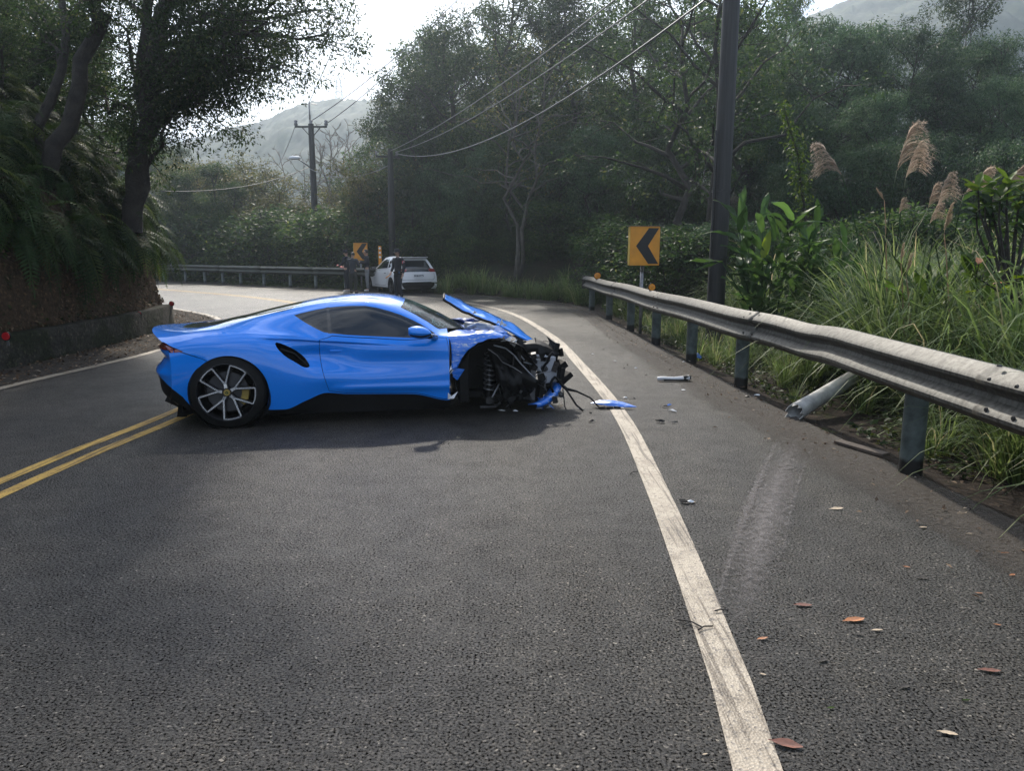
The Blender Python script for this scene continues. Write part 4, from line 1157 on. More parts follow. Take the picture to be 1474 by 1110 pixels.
    for i in range(13):
        s = i / 12
        x = 2.93 + .36 * math.sin(s * 1.35); l = .20 + .42 * s ** 1.5; z = .05 + .17 * s ** 1.6
        rows.append([q(x, l, z), q(x + .01, l - .015, z + .035), q(x - .01, l, z + .05 + .05 * s), q(x - .08, l + .05, z + .04 + .04 * s)])
    lp.grid(rows); o = lp.build("front_splitter", M['blue_scraped'], root, True); o.modifiers.new("thick", 'SOLIDIFY').thickness = .012
    tr = MB(); tr.tube([q(3.16, .40, .34), q(3.28, .36, .20), q(3.36, .26, .06), q(3.41, .18, .012)], .011, 6); tr.tube([q(3.18, .5, .30), q(3.32, .52, .18), q(3.42, .48, .16), q(3.55, .40, .10), q(3.62, .30, .012)], [.014, .02, .012, .010, .008], 6); tr.tube([q(3.24, .36, .22), q(3.25, .30, .03), q(3.26, .28, .008)], .006, 5)
    tr.build("hanging_trim", M['black_plastic'], root, True)
    rt = random.Random(12)
    for k, (x, l, z, s_, mt) in enumerate(((2.10, .05, .50, .09, 'white_shard'), (2.13, .05, .45, .07, 'blue_scraped'), (2.62, .16, .80, .08, 'white_shard'), (2.66, .2, .77, .07, 'blue_scraped'), (2.74, .3, .72, .07, 'white_shard'), (2.06, .03, .22, .06, 'white_shard'), (3.05, .3, .10, .09, 'blue_scraped'), (3.20, .40, .16, .08, 'white_shard'), (2.80, .35, .66, .10, 'black_plastic'), (2.95, .3, .62, .11, 'black_plastic'), (3.10, .4, .68, .09, 'black_plastic'), (2.70, .2, .12, .10, 'black_plastic'))):
        P = [q(x, l, z) + Vector((rt.uniform(-1, 1), rt.uniform(-.3, .3), rt.uniform(-1, 1))) * s_ for _ in range(5)]
        fm = MB(); fm.add(P, [(0, 1, 2), (0, 2, 3), (0, 3, 4)])
        fm.build("torn_skin", M[mt], root).modifiers.new("thick", 'SOLIDIFY').thickness = .004
    # scuttle: white torn edge and grey parts below the windscreen
    sc = MB()
    rows = []
    for i in range(14):
        s = i / 13; x = 2.20 + .46 * s
        rows.append([q(x, .36 + .5 * l, .83 - .02 * s + .018 * noise.noise((x * 14, l * 7, 2)) + .02 * l) for l in np.linspace(0, 1, 8)])
    sc.grid(rows); o = sc.build("scuttle_panel", M['blue_scraped'], root, True); o.modifiers.new("thick", 'SOLIDIFY').thickness = .01
    gm = MB(); gm.box(q(2.42, .50, .865), (.16, .12, .05), rz=.2, ry=.1); gm.box(q(2.30, .55, .87), (.07, .10, .06), rz=.5); gm.box(q(2.50, .45, .855), (.08, .06, .03), ry=.3); gm.tube([q(2.26, .45, .86), q(2.36, .42, .90), q(2.5, .48, .875)], .012, 6)
    gm.build("fluid_bottle", M['silver_plastic'], root, bevel=.012)
    # bonnet torn up on the far side
    Nn = [(3.10, .78, .585), (2.93, .86, .69), (2.75, .98, .79), (2.56, 1.08, .875), (2.38, 1.16, .945), (2.22, 1.22, 1.03), (2.10, 1.26, 1.11)]
    Ff = [(3.02, 1.60, .70), (2.88, 1.66, .80), (2.72, 1.72, .875), (2.56, 1.76, .95), (2.40, 1.78, 1.015), (2.27, 1.80, 1.065), (2.16, 1.82, 1.115)]
    Pn, Pf = resample(crom(Nn, .05), 31), resample(crom(Ff, .05), 31)
    rows = []
    for i in range(31):
        row = []
        for j in range(15):
            s = j / 14
            p = Pn[i] * (1 - s) + Pf[i] * s
            k = noise.noise((p[0] * 5, p[1] * 4, 7)); k2 = noise.noise((p[0] * 14, p[1] * 9, 3))
            row.append(q(p[0], p[1] + .015 * k2, p[2] + .03 * math.sin(math.pi * s) + .03 * k * s + .012 * k2))
        rows.append(row)
    o = MB().grid(rows).build("bonnet", M['blue_scraped'], root, True); o['label'] = "bonnet torn loose and tipped up"
    o.data.materials[0] = M['blue']
    o.modifiers.new("thick", 'SOLIDIFY').thickness = .02
    ed = MB(); ed.tube([Vector(p) + Vector((-.005, -.005, -.016)) for p in [r_[0] for r_ in rows][14:]] + [Vector(p) + Vector((0, 0, -.01)) for p in rows[-1]], .014, 6)
    ed.tube([Vector(p) + Vector((0, .005, -.012)) for p in [r_[-1] for r_ in rows][13:]], .022, 6)
    ed.build("bonnet_seal", M['black_plastic'], o, True)
    tn = MB()
    for i in (12, 13, 14, 21):
        p = Vector(rows[i][0]); tn.add([p, p + Vector((.05, 0, .01)), p + Vector((.02, -.01, .075 if i == 13 else .04))], [(0, 1, 2)])
    tno = tn.build("torn_edge", M['white_shard'], o); tno.modifiers.new("thick", 'SOLIDIFY').thickness = .004
    return root
make_coupe()
# ------------------------------------------------------------------ the white hatchback beyond
def make_hatch():
    c = G(603, 423)
    root = empty("white_hatchback", (c.x - .02, c.y, 0), R(90 + 30))
    tag(root, "white hatchback parked on the road shoulder beyond the blue coupe", "car")
    ln = 3.99
    K = [([(0, .74), (.6, .78), (3.4, .78), (4, .5)], [(0, .20)]),
         ([(0, .80), (.4, .885), (.7, .90), (1.2, .855), (2.8, .855), (3.3, .89), (3.8, .75), (4, .55)], [(0, .24), (4, .22)]),
         ([(0, .82), (.4, .895), (.7, .905), (1.2, .86), (2.8, .87), (3.3, .90), (3.8, .78), (4, .6)], [(0, .50), (4, .48)]),
         ([(0, .79), (.4, .865), (.7, .875), (1.2, .84), (2.8, .85), (3.3, .865), (3.8, .74), (4, .55)], [(0, .80), (2, .76), (3.3, .70), (4, .60)]),
         ([(0, .71), (.5, .76), (1.2, .79), (2.6, .79), (3.2, .74), (4, .5)], [(0, .98), (.6, 1.0), (1.2, .95), (2.6, .90), (3.2, .86), (3.7, .78), (4, .66)]),
         ([(0, .56), (.5, .58), (1.2, .59), (1.9, .59), (2.5, .61), (2.9, .66), (3.2, .66), (4, .4)], [(0, 1.36), (.5, 1.40), (1.2, 1.42), (1.9, 1.39), (2.4, 1.22), (2.9, .98), (3.2, .90), (3.7, .81), (4, .68)]),
         ([(0, .32), (4, .25)], [(0, 1.41), (.5, 1.45), (1.2, 1.465), (1.9, 1.44), (2.4, 1.27), (2.9, 1.02), (3.2, .93), (3.7, .83), (4, .69)]),
         ([(0, 0)], [(0, 1.42), (.5, 1.455), (1.2, 1.47), (1.9, 1.445), (2.4, 1.28), (2.9, 1.03), (3.2, .94), (3.7, .84), (4, .70)])]
    tz = pchip([(.2, .06), (.35, .0), (.6, .02), (.80, .06), (.98, .13), (1.15, .30), (1.36, .46), (1.45, .42)])
    def warp(x, y, z):
        w = np.clip(1 - x / 1.0, 0, 1)
        return x + tz(z) * w * w - .09 * w * w * (1 - np.clip(np.abs(y) / .85, 0, 1) ** 2)
    L = Loft(K, warp)
    sp = lambda pts: [L.inv(a, b, .6, 5.2) for a, b in pts]
    def arch(cx, r=.345): return sp([(cx + r * math.cos(a), .315 + r * math.sin(a)) for a in np.linspace(math.pi * 1.1, -math.pi * .1, 24)]) + [(cx + r * .95, -.01), (cx - r * .95, -.01)]
    door = sp([(1.18, 1.0), (1.15, .8), (1.20, .5), (1.28, .32), (1.6, .30), (2.55, .30), (2.62, .5), (2.66, .75), (2.62, .9), (2.2, .92), (1.6, .95)])
    w1 = sp(dens([(1.32, 1.36), (1.7, 1.35), (2.0, 1.27), (2.3, 1.12), (2.52, .99), (2.6, .93), (2.0, .965), (1.3, 1.0)], .1))
    w2 = sp(dens([(.70, 1.21), (.9, 1.33), (1.24, 1.36), (1.22, 1.01), (.86, 1.05), (.74, 1.12)], .08))
    tt = TS
    scr = [(1.95, 7 * tt), (1.90, 5.6 * tt), (1.98, 5.15 * tt), (2.6, 5.1 * tt), (2.9, 5.3 * tt), (2.98, 7 * tt)]
    roof = [(.12, 7 * tt), (.10, 5.7 * tt), (.3, 5.35 * tt), (1.8, 5.35 * tt), (1.86, 7 * tt)]
    pan = panels(lambda x, t: L(x, t / TS), lambda x, t: L.normal(x, t / TS), 0, 4.0, 0, 7 * TS, .05, .025,
                 [('HOLE', arch(.68)), ('HOLE', arch(3.24)), ('window', inset(w1, .01)), ('window2', inset(w2, .01)), ('trim', w1), ('trim', w2), ('door', inset(door, .006)), ('HOLE', door), ('screen', scr), ('roof', roof),
                  ('sill', [(-.1, -.01), (4.1, -.01), (4.1, 1 * tt), (-.1, 1 * tt)])], 'shell')
    if pan['door'][2][:, 1].mean() < 0:
        for k in pan: a = pan[k]; pan[k] = (a[0], a[1], -a[2], a[3])
    def put(nm, on, mt, sep=False):
        V, F, Nn, _ = pan[nm]
        sides = [(V, F, Nn, False), (V, F, Nn, True)]
        if sep:
            for s_ in sides: obj(on, panel_mesh(on, [s_], M[mt]), root)
        else: obj(on, panel_mesh(on, sides, M[mt]), root)
    put('shell', 'body', 'white_car'); put('roof', 'roof', 'gloss_black'); put('screen', 'windscreen', 'glass'); put('trim', 'window_trim', 'gloss_black')
    put('sill', 'sill', 'black_plastic', True); put('door', 'door', 'white_car', True); put('window', 'side_window', 'glass', True); put('window2', 'quarter_window', 'glass', True)
    W = pchip([(.20, .74), (.24, .80), (.50, .82), (.80, .79), (.98, .71), (1.36, .56), (1.41, .32), (1.42, .02)])
    def tail(u, z):
        z = np.asarray(z); return np.stack([tz(z) - .09 * (1 - np.clip(np.abs(u * W(z)) / .85, 0, 1) ** 2), u * W(z), z], -1)
    def tn(u, z):
        e = 2e-3
        n = np.cross(tail(u + e, z) - tail(u - e, z), tail(u, z + e) - tail(u, z - e)); n /= np.linalg.norm(n, axis=-1)[..., None]
        return n * np.where(n[..., 0:1] > 0, -1, 1)
    seam = [(-.80, .545), (.80, .545), (.86, .60), (.90, .82), (.885, .82), (.845, .61), (.79, .557), (-.79, .557), (-.845, .61), (-.885, .82), (-.90, .82), (-.86, .60)]
    tp = panels(tail, tn, -1, 1, .20, 1.415, .05, .03, [
        ('glass', [(-.82, 1.03), (.82, 1.03), (.84, 1.08), (.80, 1.30), (-.80, 1.30), (-.84, 1.08)]),
        ('light', [(.66, .86), (1.0, .86), (1.0, .975), (.8, 1.0), (.62, .95)]), ('light2', [(-.66, .86), (-1.0, .86), (-1.0, .975), (-.8, 1.0), (-.62, .95)]),
        ('band', [(-.80, .865), (.80, .865), (.84, 1.03), (-.84, 1.03)]), ('seam', seam),
        ('low', [(-.72, .19), (.72, .19), (.86, .36), (.80, .45), (.60, .47), (-.60, .47), (-.80, .45), (-.86, .36)]), ('low', [(.80, .40), (1.0, .40), (1.0, .445), (.80, .445)]), ('low', [(-.80, .40), (-1.0, .40), (-1.0, .445), (-.80, .445)])], 'gate')
    for nm, on, mt, push in (('gate', 'tailgate', 'white_car', 0), ('glass', 'rear_window', 'glass', 0), ('light', 'tail_light', 'red_lens', .01), ('light2', 'tail_light', 'red_lens', .01), ('band', 'garnish', 'gloss_black', 0), ('seam', 'tailgate_seam', 'ink', 0), ('low', 'rear_bumper', 'black_plastic', 0)):
        V, F, Nn, _ = tp[nm]; obj(on, panel_mesh(on, [(V + Nn * push, F, Nn, False)], M[mt]), root)
    spm = MB(); spm.box((.30, 0, 1.418), (.30, 1.02, .022), ry=.07); spm.build("roof_spoiler", M['white_car'], root, bevel=.01)
    pl = MB().box((-.078, .0, .71), (.02, .38, .15), ry=.05).build("number_plate", M['plate'], root, bevel=.003)
    cu = bpy.data.curves.new("plate_text", 'FONT'); cu.body = "BRM-0775"; cu.size = .098; cu.align_x = 'CENTER'; cu.align_y = 'CENTER'; cu.extrude = .001; cu.offset = .002
    cu.materials.append(M['ink'])
    tc = bpy.data.objects.new("plate_text", cu); COL.objects.link(tc); dg = bpy.context.evaluated_depsgraph_get()
    tme = bpy.data.meshes.new_from_object(tc.evaluated_get(dg)); bpy.data.objects.remove(tc)
    t = bpy.data.objects.new("plate_text", tme); t.location = (-.0905, 0, .712); t.rotation_euler = (R(90 + 3), 0, R(-90)); link(t, pl)
    an = MB(); an.add([Vector((.50, -.02, 1.455)), Vector((.50, .02, 1.455)), Vector((.66, .012, 1.46)), Vector((.66, -.012, 1.46)), Vector((.50, 0, 1.52))], [(0, 1, 2, 3), (0, 1, 4), (1, 2, 4), (2, 3, 4), (3, 0, 4)]); an.build("roof_antenna", M['gloss_black'], root)
    for s_ in (1, -1):
        m_ = MB(); m_.box((2.42, s_ * .96, .98), (.10, .20, .13)); o = m_.build("door_mirror", M['gloss_black'], root, bevel=.03)
        MB().box((1.36, s_ * .868, .80), (.16, .03, .025)).build("door_handle", M['gloss_black'], root, bevel=.006)
        for x in (.68, 3.24):
            w = empty("wheel"); w.parent = root; w.location = (x, s_ * .88, .315)
            MB().lathe([(.225, -.0), (.25, s_ * .012), (.29, s_ * .0), (.315, s_ * -.03), (.315, s_ * -.19), (.225, s_ * -.2)], 36).build("tyre", M['rubber'], w, True, auto=50)
            rm = MB().lathe([(.228, 0), (.21, s_ * -.02), (.20, s_ * -.10), (0, s_ * -.10)], 36).build("rim", M['dark_alloy'], w, True, auto=40)
            for k in range(10):
                a = k * math.pi / 5
                MB().tube([(0, s_ * -.01, 0), (.21 * math.cos(a), s_ * -.012, .21 * math.sin(a))], .012, 5).build("spoke", M['dark_alloy'], rm)
            hs = MB().lathe([(.345, s_ * -.02), (.36, s_ * -.10), (.36, s_ * -.35), (.02, s_ * -.35)], 32)
            o = hs.build("wheel_housing", M['black_plastic'], root, True, auto=50); o.location = (x, s_ * .88, .315)
    for s_ in (1, -1):
        fl = MB(); fl.box((.02, s_ * .70, .43), (.03, .16, .02)); fl.build("reflector", M['red_lens'], root)
    b = MB(); b.box((2, 0, .2), (3.4, 1.4, .06)); b.box((2.0, 0, .55), (2.9, 1.3, .5)); b.build("floor_pan", M['black_plastic'], root)
make_hatch()

# ------------------------------------------------------------------ people
def skin_mesh(name, nodes, edges, mat, parent, sub=1, root_i=0):
    """nodes: list of (co, radius) or (co, (rx, ry))"""
    me = bpy.data.meshes.new(name)
    me.from_pydata([n[0] for n in nodes], edges, [])
    o = obj(name, me, parent)
    me.materials.append(mat)
    sk = o.modifiers.new("skin", 'SKIN'); sk.use_smooth_shade = True; sk.branch_smoothing = .3
    for i, n in enumerate(nodes):
        r = n[1]; me.skin_vertices[0].data[i].radius = r if hasattr(r, '__len__') else (r, r)
        me.skin_vertices[0].data[i].use_root = (i == root_i)
    ss = o.modifiers.new("sub", 'SUBSURF'); ss.levels = ss.render_levels = sub
    return o
def person(label, loc, rz, h, P, jacket, trousers, shoe, cap=None, hair=True):
    """local frame: facing -Y... x to the person's left; P holds joint positions for h=1.72"""
    s = h / 1.72
    root = empty("person", loc, rz); root.scale = (s, s, s)
    tag(root, label, "person")
    V = Vector
    hip, chest, neck, head = V(P.get('hip', (0, 0, .93))), V(P.get('chest', (0, 0, 1.24))), V(P.get('neck', (0, 0, 1.45))), V(P.get('head', (0, -.02, 1.56)))
    def arm(sd): return [V(p) for p in P['arm_l' if sd > 0 else 'arm_r']]
    def leg(sd): return [V(p) for p in P['leg_l' if sd > 0 else 'leg_r']]
    nodes = [(hip, (.13, .095)), (hip.lerp(chest, .5), (.125, .09)), (chest, (.15, .10)), (neck, .052), (neck.lerp(head, .5), .05)]
    edges = [(0, 1), (1, 2), (2, 3), (3, 4)]
    for sd in (1, -1):
        a = arm(sd); b = len(nodes)
        nodes += [(a[0], .058), (a[1], .043), (a[2], .030), (a[2].lerp(a[3], .5), (.038, .020)), (a[3], (.04, .018))]
        edges += [(2, b), (b, b + 1), (b + 1, b + 2), (b + 2, b + 3), (b + 3, b + 4)]
        d = (a[3] - a[2]).normalized(); side = d.cross(V((0, 0, 1))) if abs(d.z) < .8 else V((0, 1, 0)); side.normalize()
        cu = side.cross(d)
        for k, (of, ln) in enumerate(((-.03, .065), (-.01, .075), (.010, .07), (.028, .055))):
            f = len(nodes)
            nodes += [(a[3] + side * of + d * ln * .55, .009), (a[3] + side * of * 1.05 + d * ln * .95 - cu * .018, .008)]
            edges += [(b + 4, f), (f, f + 1)]
        f = len(nodes)
        nodes += [(a[2].lerp(a[3], .55) + side * .045 + d * .01, .010), (a[2].lerp(a[3], .55) + side * .06 + d * .045, .009)]
        edges += [(b + 3, f), (f, f + 1)]
        g = leg(sd); b = len(nodes)
        nodes += [(g[0], .085), (g[1], .055), (g[2], .038), (g[3], (.04, .03))]
        edges += [(0, b), (b, b + 1), (b + 1, b + 2), (b + 2, b + 3)]
    skin_mesh("body", nodes, edges, M['skin'], root, 2)
    # head with a face
    hd = bmesh.new()
    bmesh.ops.create_uvsphere(hd, u_segments=24, v_segments=16, radius=1)
    yaw = P.get('yaw', 0.0); pit = P.get('pitch', 0.0)
    for v in hd.verts:
        x, y, z = v.co
        jaw = 1 - .28 * max(0, -z) ** 1.3
        nose = .17 * math.exp(-((x / .16) ** 2 + ((z + .12) / .20) ** 2)) * (y < 0)
        eye = -.05 * math.exp(-(((abs(x) - .36) / .16) ** 2 + ((z - .10) / .10) ** 2)) * (y < 0)
        mouth = -.03 * math.exp(-((x / .26) ** 2 + ((z + .45) / .05) ** 2)) * (y < 0)
        chin = .07 * math.exp(-((x / .3) ** 2 + ((z + .80) / .2) ** 2)) * (y < 0)
        ear = .16 * math.exp(-((y / .18) ** 2 + ((z + .02) / .22) ** 2)) if abs(x) > .8 else 0
        v.co = ((x * .074 * jaw) * (1 + ear), (y * .094 * (1 - .10 * max(0, -z))) - (nose + eye + mouth + chin) * .094, z * .115)
    me = bpy.data.meshes.new("head"); hd.to_mesh(me); hd.free(); me.materials.append(M['skin'])
    me.polygons.foreach_set("use_smooth", np.ones(len(me.polygons), bool))
    ho = obj("head", me, root, head + V((0, 0, .03)), (pit, 0, yaw))
    ey = MB()
    for sx in (-1, 1): ey.lathe([(0, -.006), (.008, -.004), (.011, 0)], 10, 'Y', (sx * .027, -.083, .011))
    ey.build("eyes", M['ink'], ho, True)
    if hair:
        hb = bmesh.new(); bmesh.ops.create_uvsphere(hb, u_segments=20, v_segments=14, radius=1)
        bmesh.ops.delete(hb, geom=[v for v in hb.verts if v.co.z < -.35 or (v.co.y < -.45 and v.co.z < .45)], context='VERTS')
        for v in hb.verts: v.co = (v.co.x * .080, v.co.y * .100 + .004, v.co.z * .120 + .004)
        m2 = bpy.data.meshes.new("hair"); hb.to_mesh(m2); hb.free(); m2.materials.append(M['hair'])
        m2.polygons.foreach_set("use_smooth", np.ones(len(m2.polygons), bool)); obj("hair", m2, ho).modifiers.new("thick", 'SOLIDIFY').thickness = .012
    if cap:
        c = MB(); c.lathe([(.089, .02), (.094, .05), (.090, .10), (.062, .135), (0, .145)], 20, 'Z'); c.add([(.08 * math.cos(a), -.03 - r * .1 * -math.sin(a) - (.09 if r else .0), .028 - .02 * r) for r in (0, 1) for a in np.linspace(math.pi, 2 * math.pi, 9)], [(i, i + 1, i + 10, i + 9) for i in range(8)])
        c.build("cap", M[cap], ho, True, auto=40).modifiers.new("thick", 'SOLIDIFY').thickness = .006
    # jacket: torso and sleeves a little fuller than the body
    jn = [(hip + V((0, 0, -.17)), (.165, .135)), (hip + V((0, 0, -.05)), (.16, .128)), (hip.lerp(chest, .3), (.150, .118)), (chest, (.175, .128)), (neck + V((0, 0, -.035)), (.085, .075)), (neck + V((0, 0, .02)), (.062, .06))]
    je = [(0, 1), (1, 2), (2, 3), (3, 4), (4, 5)]
    for sd in (1, -1):
        a = arm(sd); b = len(jn)
        jn += [(a[0], .076), (a[0].lerp(a[1], .5), .066), (a[1], .060), (a[1].lerp(a[2], .93), .046)]
        je += [(3, b), (b, b + 1), (b + 1, b + 2), (b + 2, b + 3)]
    jo = skin_mesh("jacket", jn, je, M[jacket], root, 2)
    tn_ = [(hip + V((0, 0, .06)), (.14, .11)), (hip + V((0, 0, -.05)), (.155, .122))]; te = [(0, 1)]
    for sd in (1, -1):
        g = leg(sd); b = len(tn_)
        tn_ += [(g[0] + V((0, 0, -.05)), .105), (g[1], .072), (g[2] + V((0, 0, .015)), .058)]; te += [(1, b), (b, b + 1), (b + 1, b + 2)]
    skin_mesh("trousers", tn_, te, M[trousers], root, 2)
    for sd in (1, -1):
        g = leg(sd); d = (g[3] - g[2]); d.z = 0; d = d.normalized() if d.length > .01 else V((0, -1, 0))
        base = g[2] + V((0, 0, 0)); z0 = .0
        sh = skin_mesh("shoe", [(V((base.x, base.y, .060)) - d * .035, (.042, .050)), (V((base.x, base.y, .050)) + d * .07, (.045, .042)), (V((base.x, base.y, .036)) + d * .17, (.046, .030))], [(0, 1), (1, 2)], M[shoe], root, 2)
    return root, ho
def people():
    stand = dict(leg_l=[(.095, 0, .86), (.10, -.01, .47), (.105, .02, .085), (.12, -.13, .035)], leg_r=[(-.095, 0, .86), (-.105, -.015, .47), (-.11, .02, .085), (-.13, -.13, .035)])
    # police officer walking towards the coupe, turned half left
    P = dict(stand); P.update(arm_l=[(.19, .0, 1.40), (.255, .03, 1.12), (.25, -.02, .88), (.24, -.05, .80)], arm_r=[(-.19, 0, 1.40), (-.26, .04, 1.13), (-.235, -.10, .93), (-.20, -.16, .88)], yaw=R(-6), leg_l=[(.095, 0, .86), (.10, -.05, .47), (.105, .06, .085), (.12, -.08, .035)])
    c = G(574, 432)
    r, ho = person("policeman in black uniform and cap standing in front of the white hatchback", (c.x, c.y, 0), R(-38), 1.74, P, 'navy', 'navy', 'rubber', cap='navy')
    b = MB().lathe([(0, .012), (.055, .010), (.06, 0)], 20, 'X', (0, 0, 0)); o = b.build("arm_badge", M['redcloth'], r, True); o.location = (.262, 0.01, 1.27)
    b2 = MB().lathe([(0, .015), (.038, .0145), (.04, .010)], 20, 'X', (0, 0, 0)); o2 = b2.build("badge_centre", M['plate'], o, True)
    bl = MB().lathe([(.172, -.03), (.182, -.03), (.182, .03), (.172, .03)], 24, 'Z', (0, 0, .94)); o = bl.build("duty_belt", M['gloss_black'], r); o.scale = (1, .82, 1)
    bt = MB().tube([(-.20, -.17, .86), (-.30, -.30, .74)], .016, 8); bt.build("baton", M['sign_yellow'], r, True)
    # man seen from behind, charcoal jacket, writing
    P = dict(stand); P.update(arm_l=[(.19, 0, 1.40), (.25, -.02, 1.14), (.12, -.26, 1.12), (.06, -.32, 1.15)], arm_r=[(-.19, 0, 1.40), (-.26, 0, 1.14), (-.14, -.25, 1.14), (-.08, -.32, 1.17)], head=(0, -.05, 1.54), pitch=R(18))
    c = G(509, 422.5)
    person("man in charcoal jacket seen from behind beside the white hatchback", (c.x, c.y, 0), R(165), 1.66, P, 'char', 'olive', 'rubber')
    c2 = G(498, 421); P2 = dict(stand); P2.update(arm_l=[(.19, 0, 1.40), (.24, -.05, 1.14), (.16, -.30, 1.06), (.12, -.37, 1.06)], arm_r=[(-.19, 0, 1.40), (-.26, -.04, 1.14), (-.20, -.28, 1.04), (-.16, -.36, 1.02)], head=(0, -.04, 1.55), pitch=R(12))
    r, _ = person("man in dark clothes holding a red folder at the far guardrail", (c2.x, c2.y + .35, 0), R(-110), 1.74, P2, 'navy', 'navy', 'white_shoe', cap='navy')
    f = MB().box((-.17, -.40, 1.04), (.22, .015, .28), rx=1.1).build("folder", M['redcloth'], None, bevel=.003)
    f.location = (c2.x, c2.y + .35, 0); f.rotation_euler = (0, 0, R(-110)); f.scale = (1.01,) * 3; tag(f, "red folder held by the man at the far guardrail", "folder")
    c3 = G(528, 420); P3 = dict(stand); P3.update(arm_l=[(.19, 0, 1.40), (.25, -.06, 1.15), (.14, -.30, 1.20), (.10, -.37, 1.22)], arm_r=[(-.19, 0, 1.40), (-.25, -.06, 1.15), (-.10, -.30, 1.20), (-.05, -.37, 1.22)], head=(0, -.03, 1.56))
    r, _ = person("man in navy jacket and pale grey trousers beside the far chevron sign", (c3.x, c3.y + .2, 0), R(-80), 1.76, P3, 'navy', 'greycloth', 'white_shoe')
    pb = MB().box((.02, -.42, 1.235), (.22, .30, .012), rx=-.25).build("clipboard", M['paper'], None, bevel=.002)
    pb.location = (c3.x, c3.y + .2, 0); pb.rotation_euler = (0, 0, R(-80)); tag(pb, "white clipboard of papers held between two standing men", "clipboard")
people()
# ------------------------------------------------------------------ guardrails, signs, poles, wires
def wbeam(rows_path, z, prof):
    """sweep a W profile (offset towards the road, height) along path rows [(x,y,nx,ny)]"""
    mb = MB()
    mb.grid([[(x + nx * o, y + ny * o, z + h + dz) for o, h in prof] for x, y, nx, ny, dz in rows_path])
    return mb
PROF = [(-.065, .325), (-.06, .343), (-.012, .350), (.074, .292), (.090, .268), (.085, .247), (.018, .208), (.0, .180), (.012, .150), (.074, .104), (.090, .080), (.085, .056), (.030, .014), (.0, .0)]
def near_rail():
    root = empty("guardrail", (2.75, 9.08, 0))
    tag(root, "long dented galvanised guardrail on round posts along the right verge", "guardrail")
    inv = Matrix.Translation((-2.75, -9.08, 0))
    posts = [(2.70, -3.4), (2.84, -1.2), (2.90, 1.0), (2.93, 3.2), (2.89, 5.37), (2.75, 9.08), (2.65, 11.24), (2.53, 13.44), (2.46, 15.91), (2.33, 18.44), (2.21, 21.37)]
    path = crom([(2.60, -4), (2.83, 1.0), (2.82, 5.37), (2.86, 6.5), (2.90, 7.3), (2.77, 8.3), (2.66, 9.08), (2.56, 11.24), (2.44, 13.44), (2.37, 15.91), (2.24, 18.44), (2.11, 21.9)], .12)
    T = np.gradient(path, axis=0); T /= np.linalg.norm(T, axis=1)[:, None]
    nrm = np.stack([-T[:, 1], T[:, 0]], 1)          # to the left of travel = towards the road
    rows = [(p[0], p[1], n[0], n[1], -.035 * math.exp(-((p[1] - 7.35) / .5) ** 2) + .006 * math.sin(p[1] * 1.3)) for p, n in zip(path, nrm)]
    d = np.r_[0, np.cumsum(np.linalg.norm(np.diff(path, axis=0), axis=1))]
    brk = [-1, 4.1, 8.3, 12.6, 16.9, 21.2, 30]
    for a, b in zip(brk[:-1], brk[1:]):
        idx = [i for i in range(len(d)) if a - .2 < d[i] < b + .16]
        if len(idx) < 3: continue
        rr = [rows[i] for i in idx]
        k = brk.index(a)
        rr = [(x + nx * .004 * (k % 2), y + ny * .004 * (k % 2), nx, ny, dz) for x, y, nx, ny, dz in rr]
        mb = wbeam(rr, .605, PROF)
        mb.v = [tuple(inv @ Vector(v)) for v in mb.v]
        o = mb.build("rail_beam", M['galv'], root, True, auto=24); o.modifiers.new("thick", 'SOLIDIFY').thickness = .006
        # lapped joint bolts
        e = rr[-1]
        for t_ in (2, 4):
            if t_ < len(rr):
                x, y, nx, ny, dz = rr[-t_]
                for oo, hh in ((.030, .352), (.075, .10), (.075, .275)):
                    p = inv @ Vector((x + nx * oo, y + ny * oo, .605 + hh))
                    bb = MB().lathe([(0, .012), (.012, .011), (.016, 0)], 8, 'Z' if hh > .34 else 'Y'); b = bb.build("bolt", M['dark_metal'], root); b.location = p
                    if hh < .34: b.rotation_euler = (0, 0, math.atan2(ny, nx) - math.pi / 2)
    pm = MB().lathe([(.080, -.25), (.080, .90), (.070, .905), (0, .905)], 24, 'Z').mesh("post", M['post'], True); sharp_by_angle(pm, 40)
    sm = MB().box((0, 0, 0), (.10, .12, .20)).mesh("bracket", M['dark_metal'])
    for x, y in posts:
        p = obj("post", pm, root, (x + .035 - 2.75, y - 9.08, 0))
    # end plate at the far end
    x, y, nx, ny, dz = rows[-1]
    ep = MB().box((x - .00 - 2.75, y + .01 - 9.08, .78), (.20, .025, .37)); ep.build("end_plate", M['galv'], root, bevel=.004)
near_rail()
def far_rail():
    P = RA[(RA[:, 1] > 32.0)]
    path = offset2(P, -.02)[::1]
    c = path[0]
    root = empty("guardrail", (c[0], c[1], 0))
    tag(root, "long green grey guardrail round the far left bend", "guardrail")
    T = np.gradient(path, axis=0); T /= np.linalg.norm(T, axis=1)[:, None]
    nrm = np.stack([-T[:, 1], T[:, 0]], 1)
    rows = [(p[0] - c[0], p[1] - c[1], n[0], n[1], 0) for p, n in zip(path, nrm)]
    for k in range(0, len(rows) - 1, 8):
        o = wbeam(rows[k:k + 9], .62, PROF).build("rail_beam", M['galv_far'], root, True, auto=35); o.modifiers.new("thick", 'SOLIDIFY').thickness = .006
    pm = MB().lathe([(.07, -.6), (.07, .95), (0, .95)], 16, 'Z').mesh("post", M['post'], True)
    for k in range(0, len(rows), 4):
        x, y, nx, ny, _ = rows[k]; obj("post", pm, root, (x - nx * .10, y - ny * .10, 0))
far_rail()

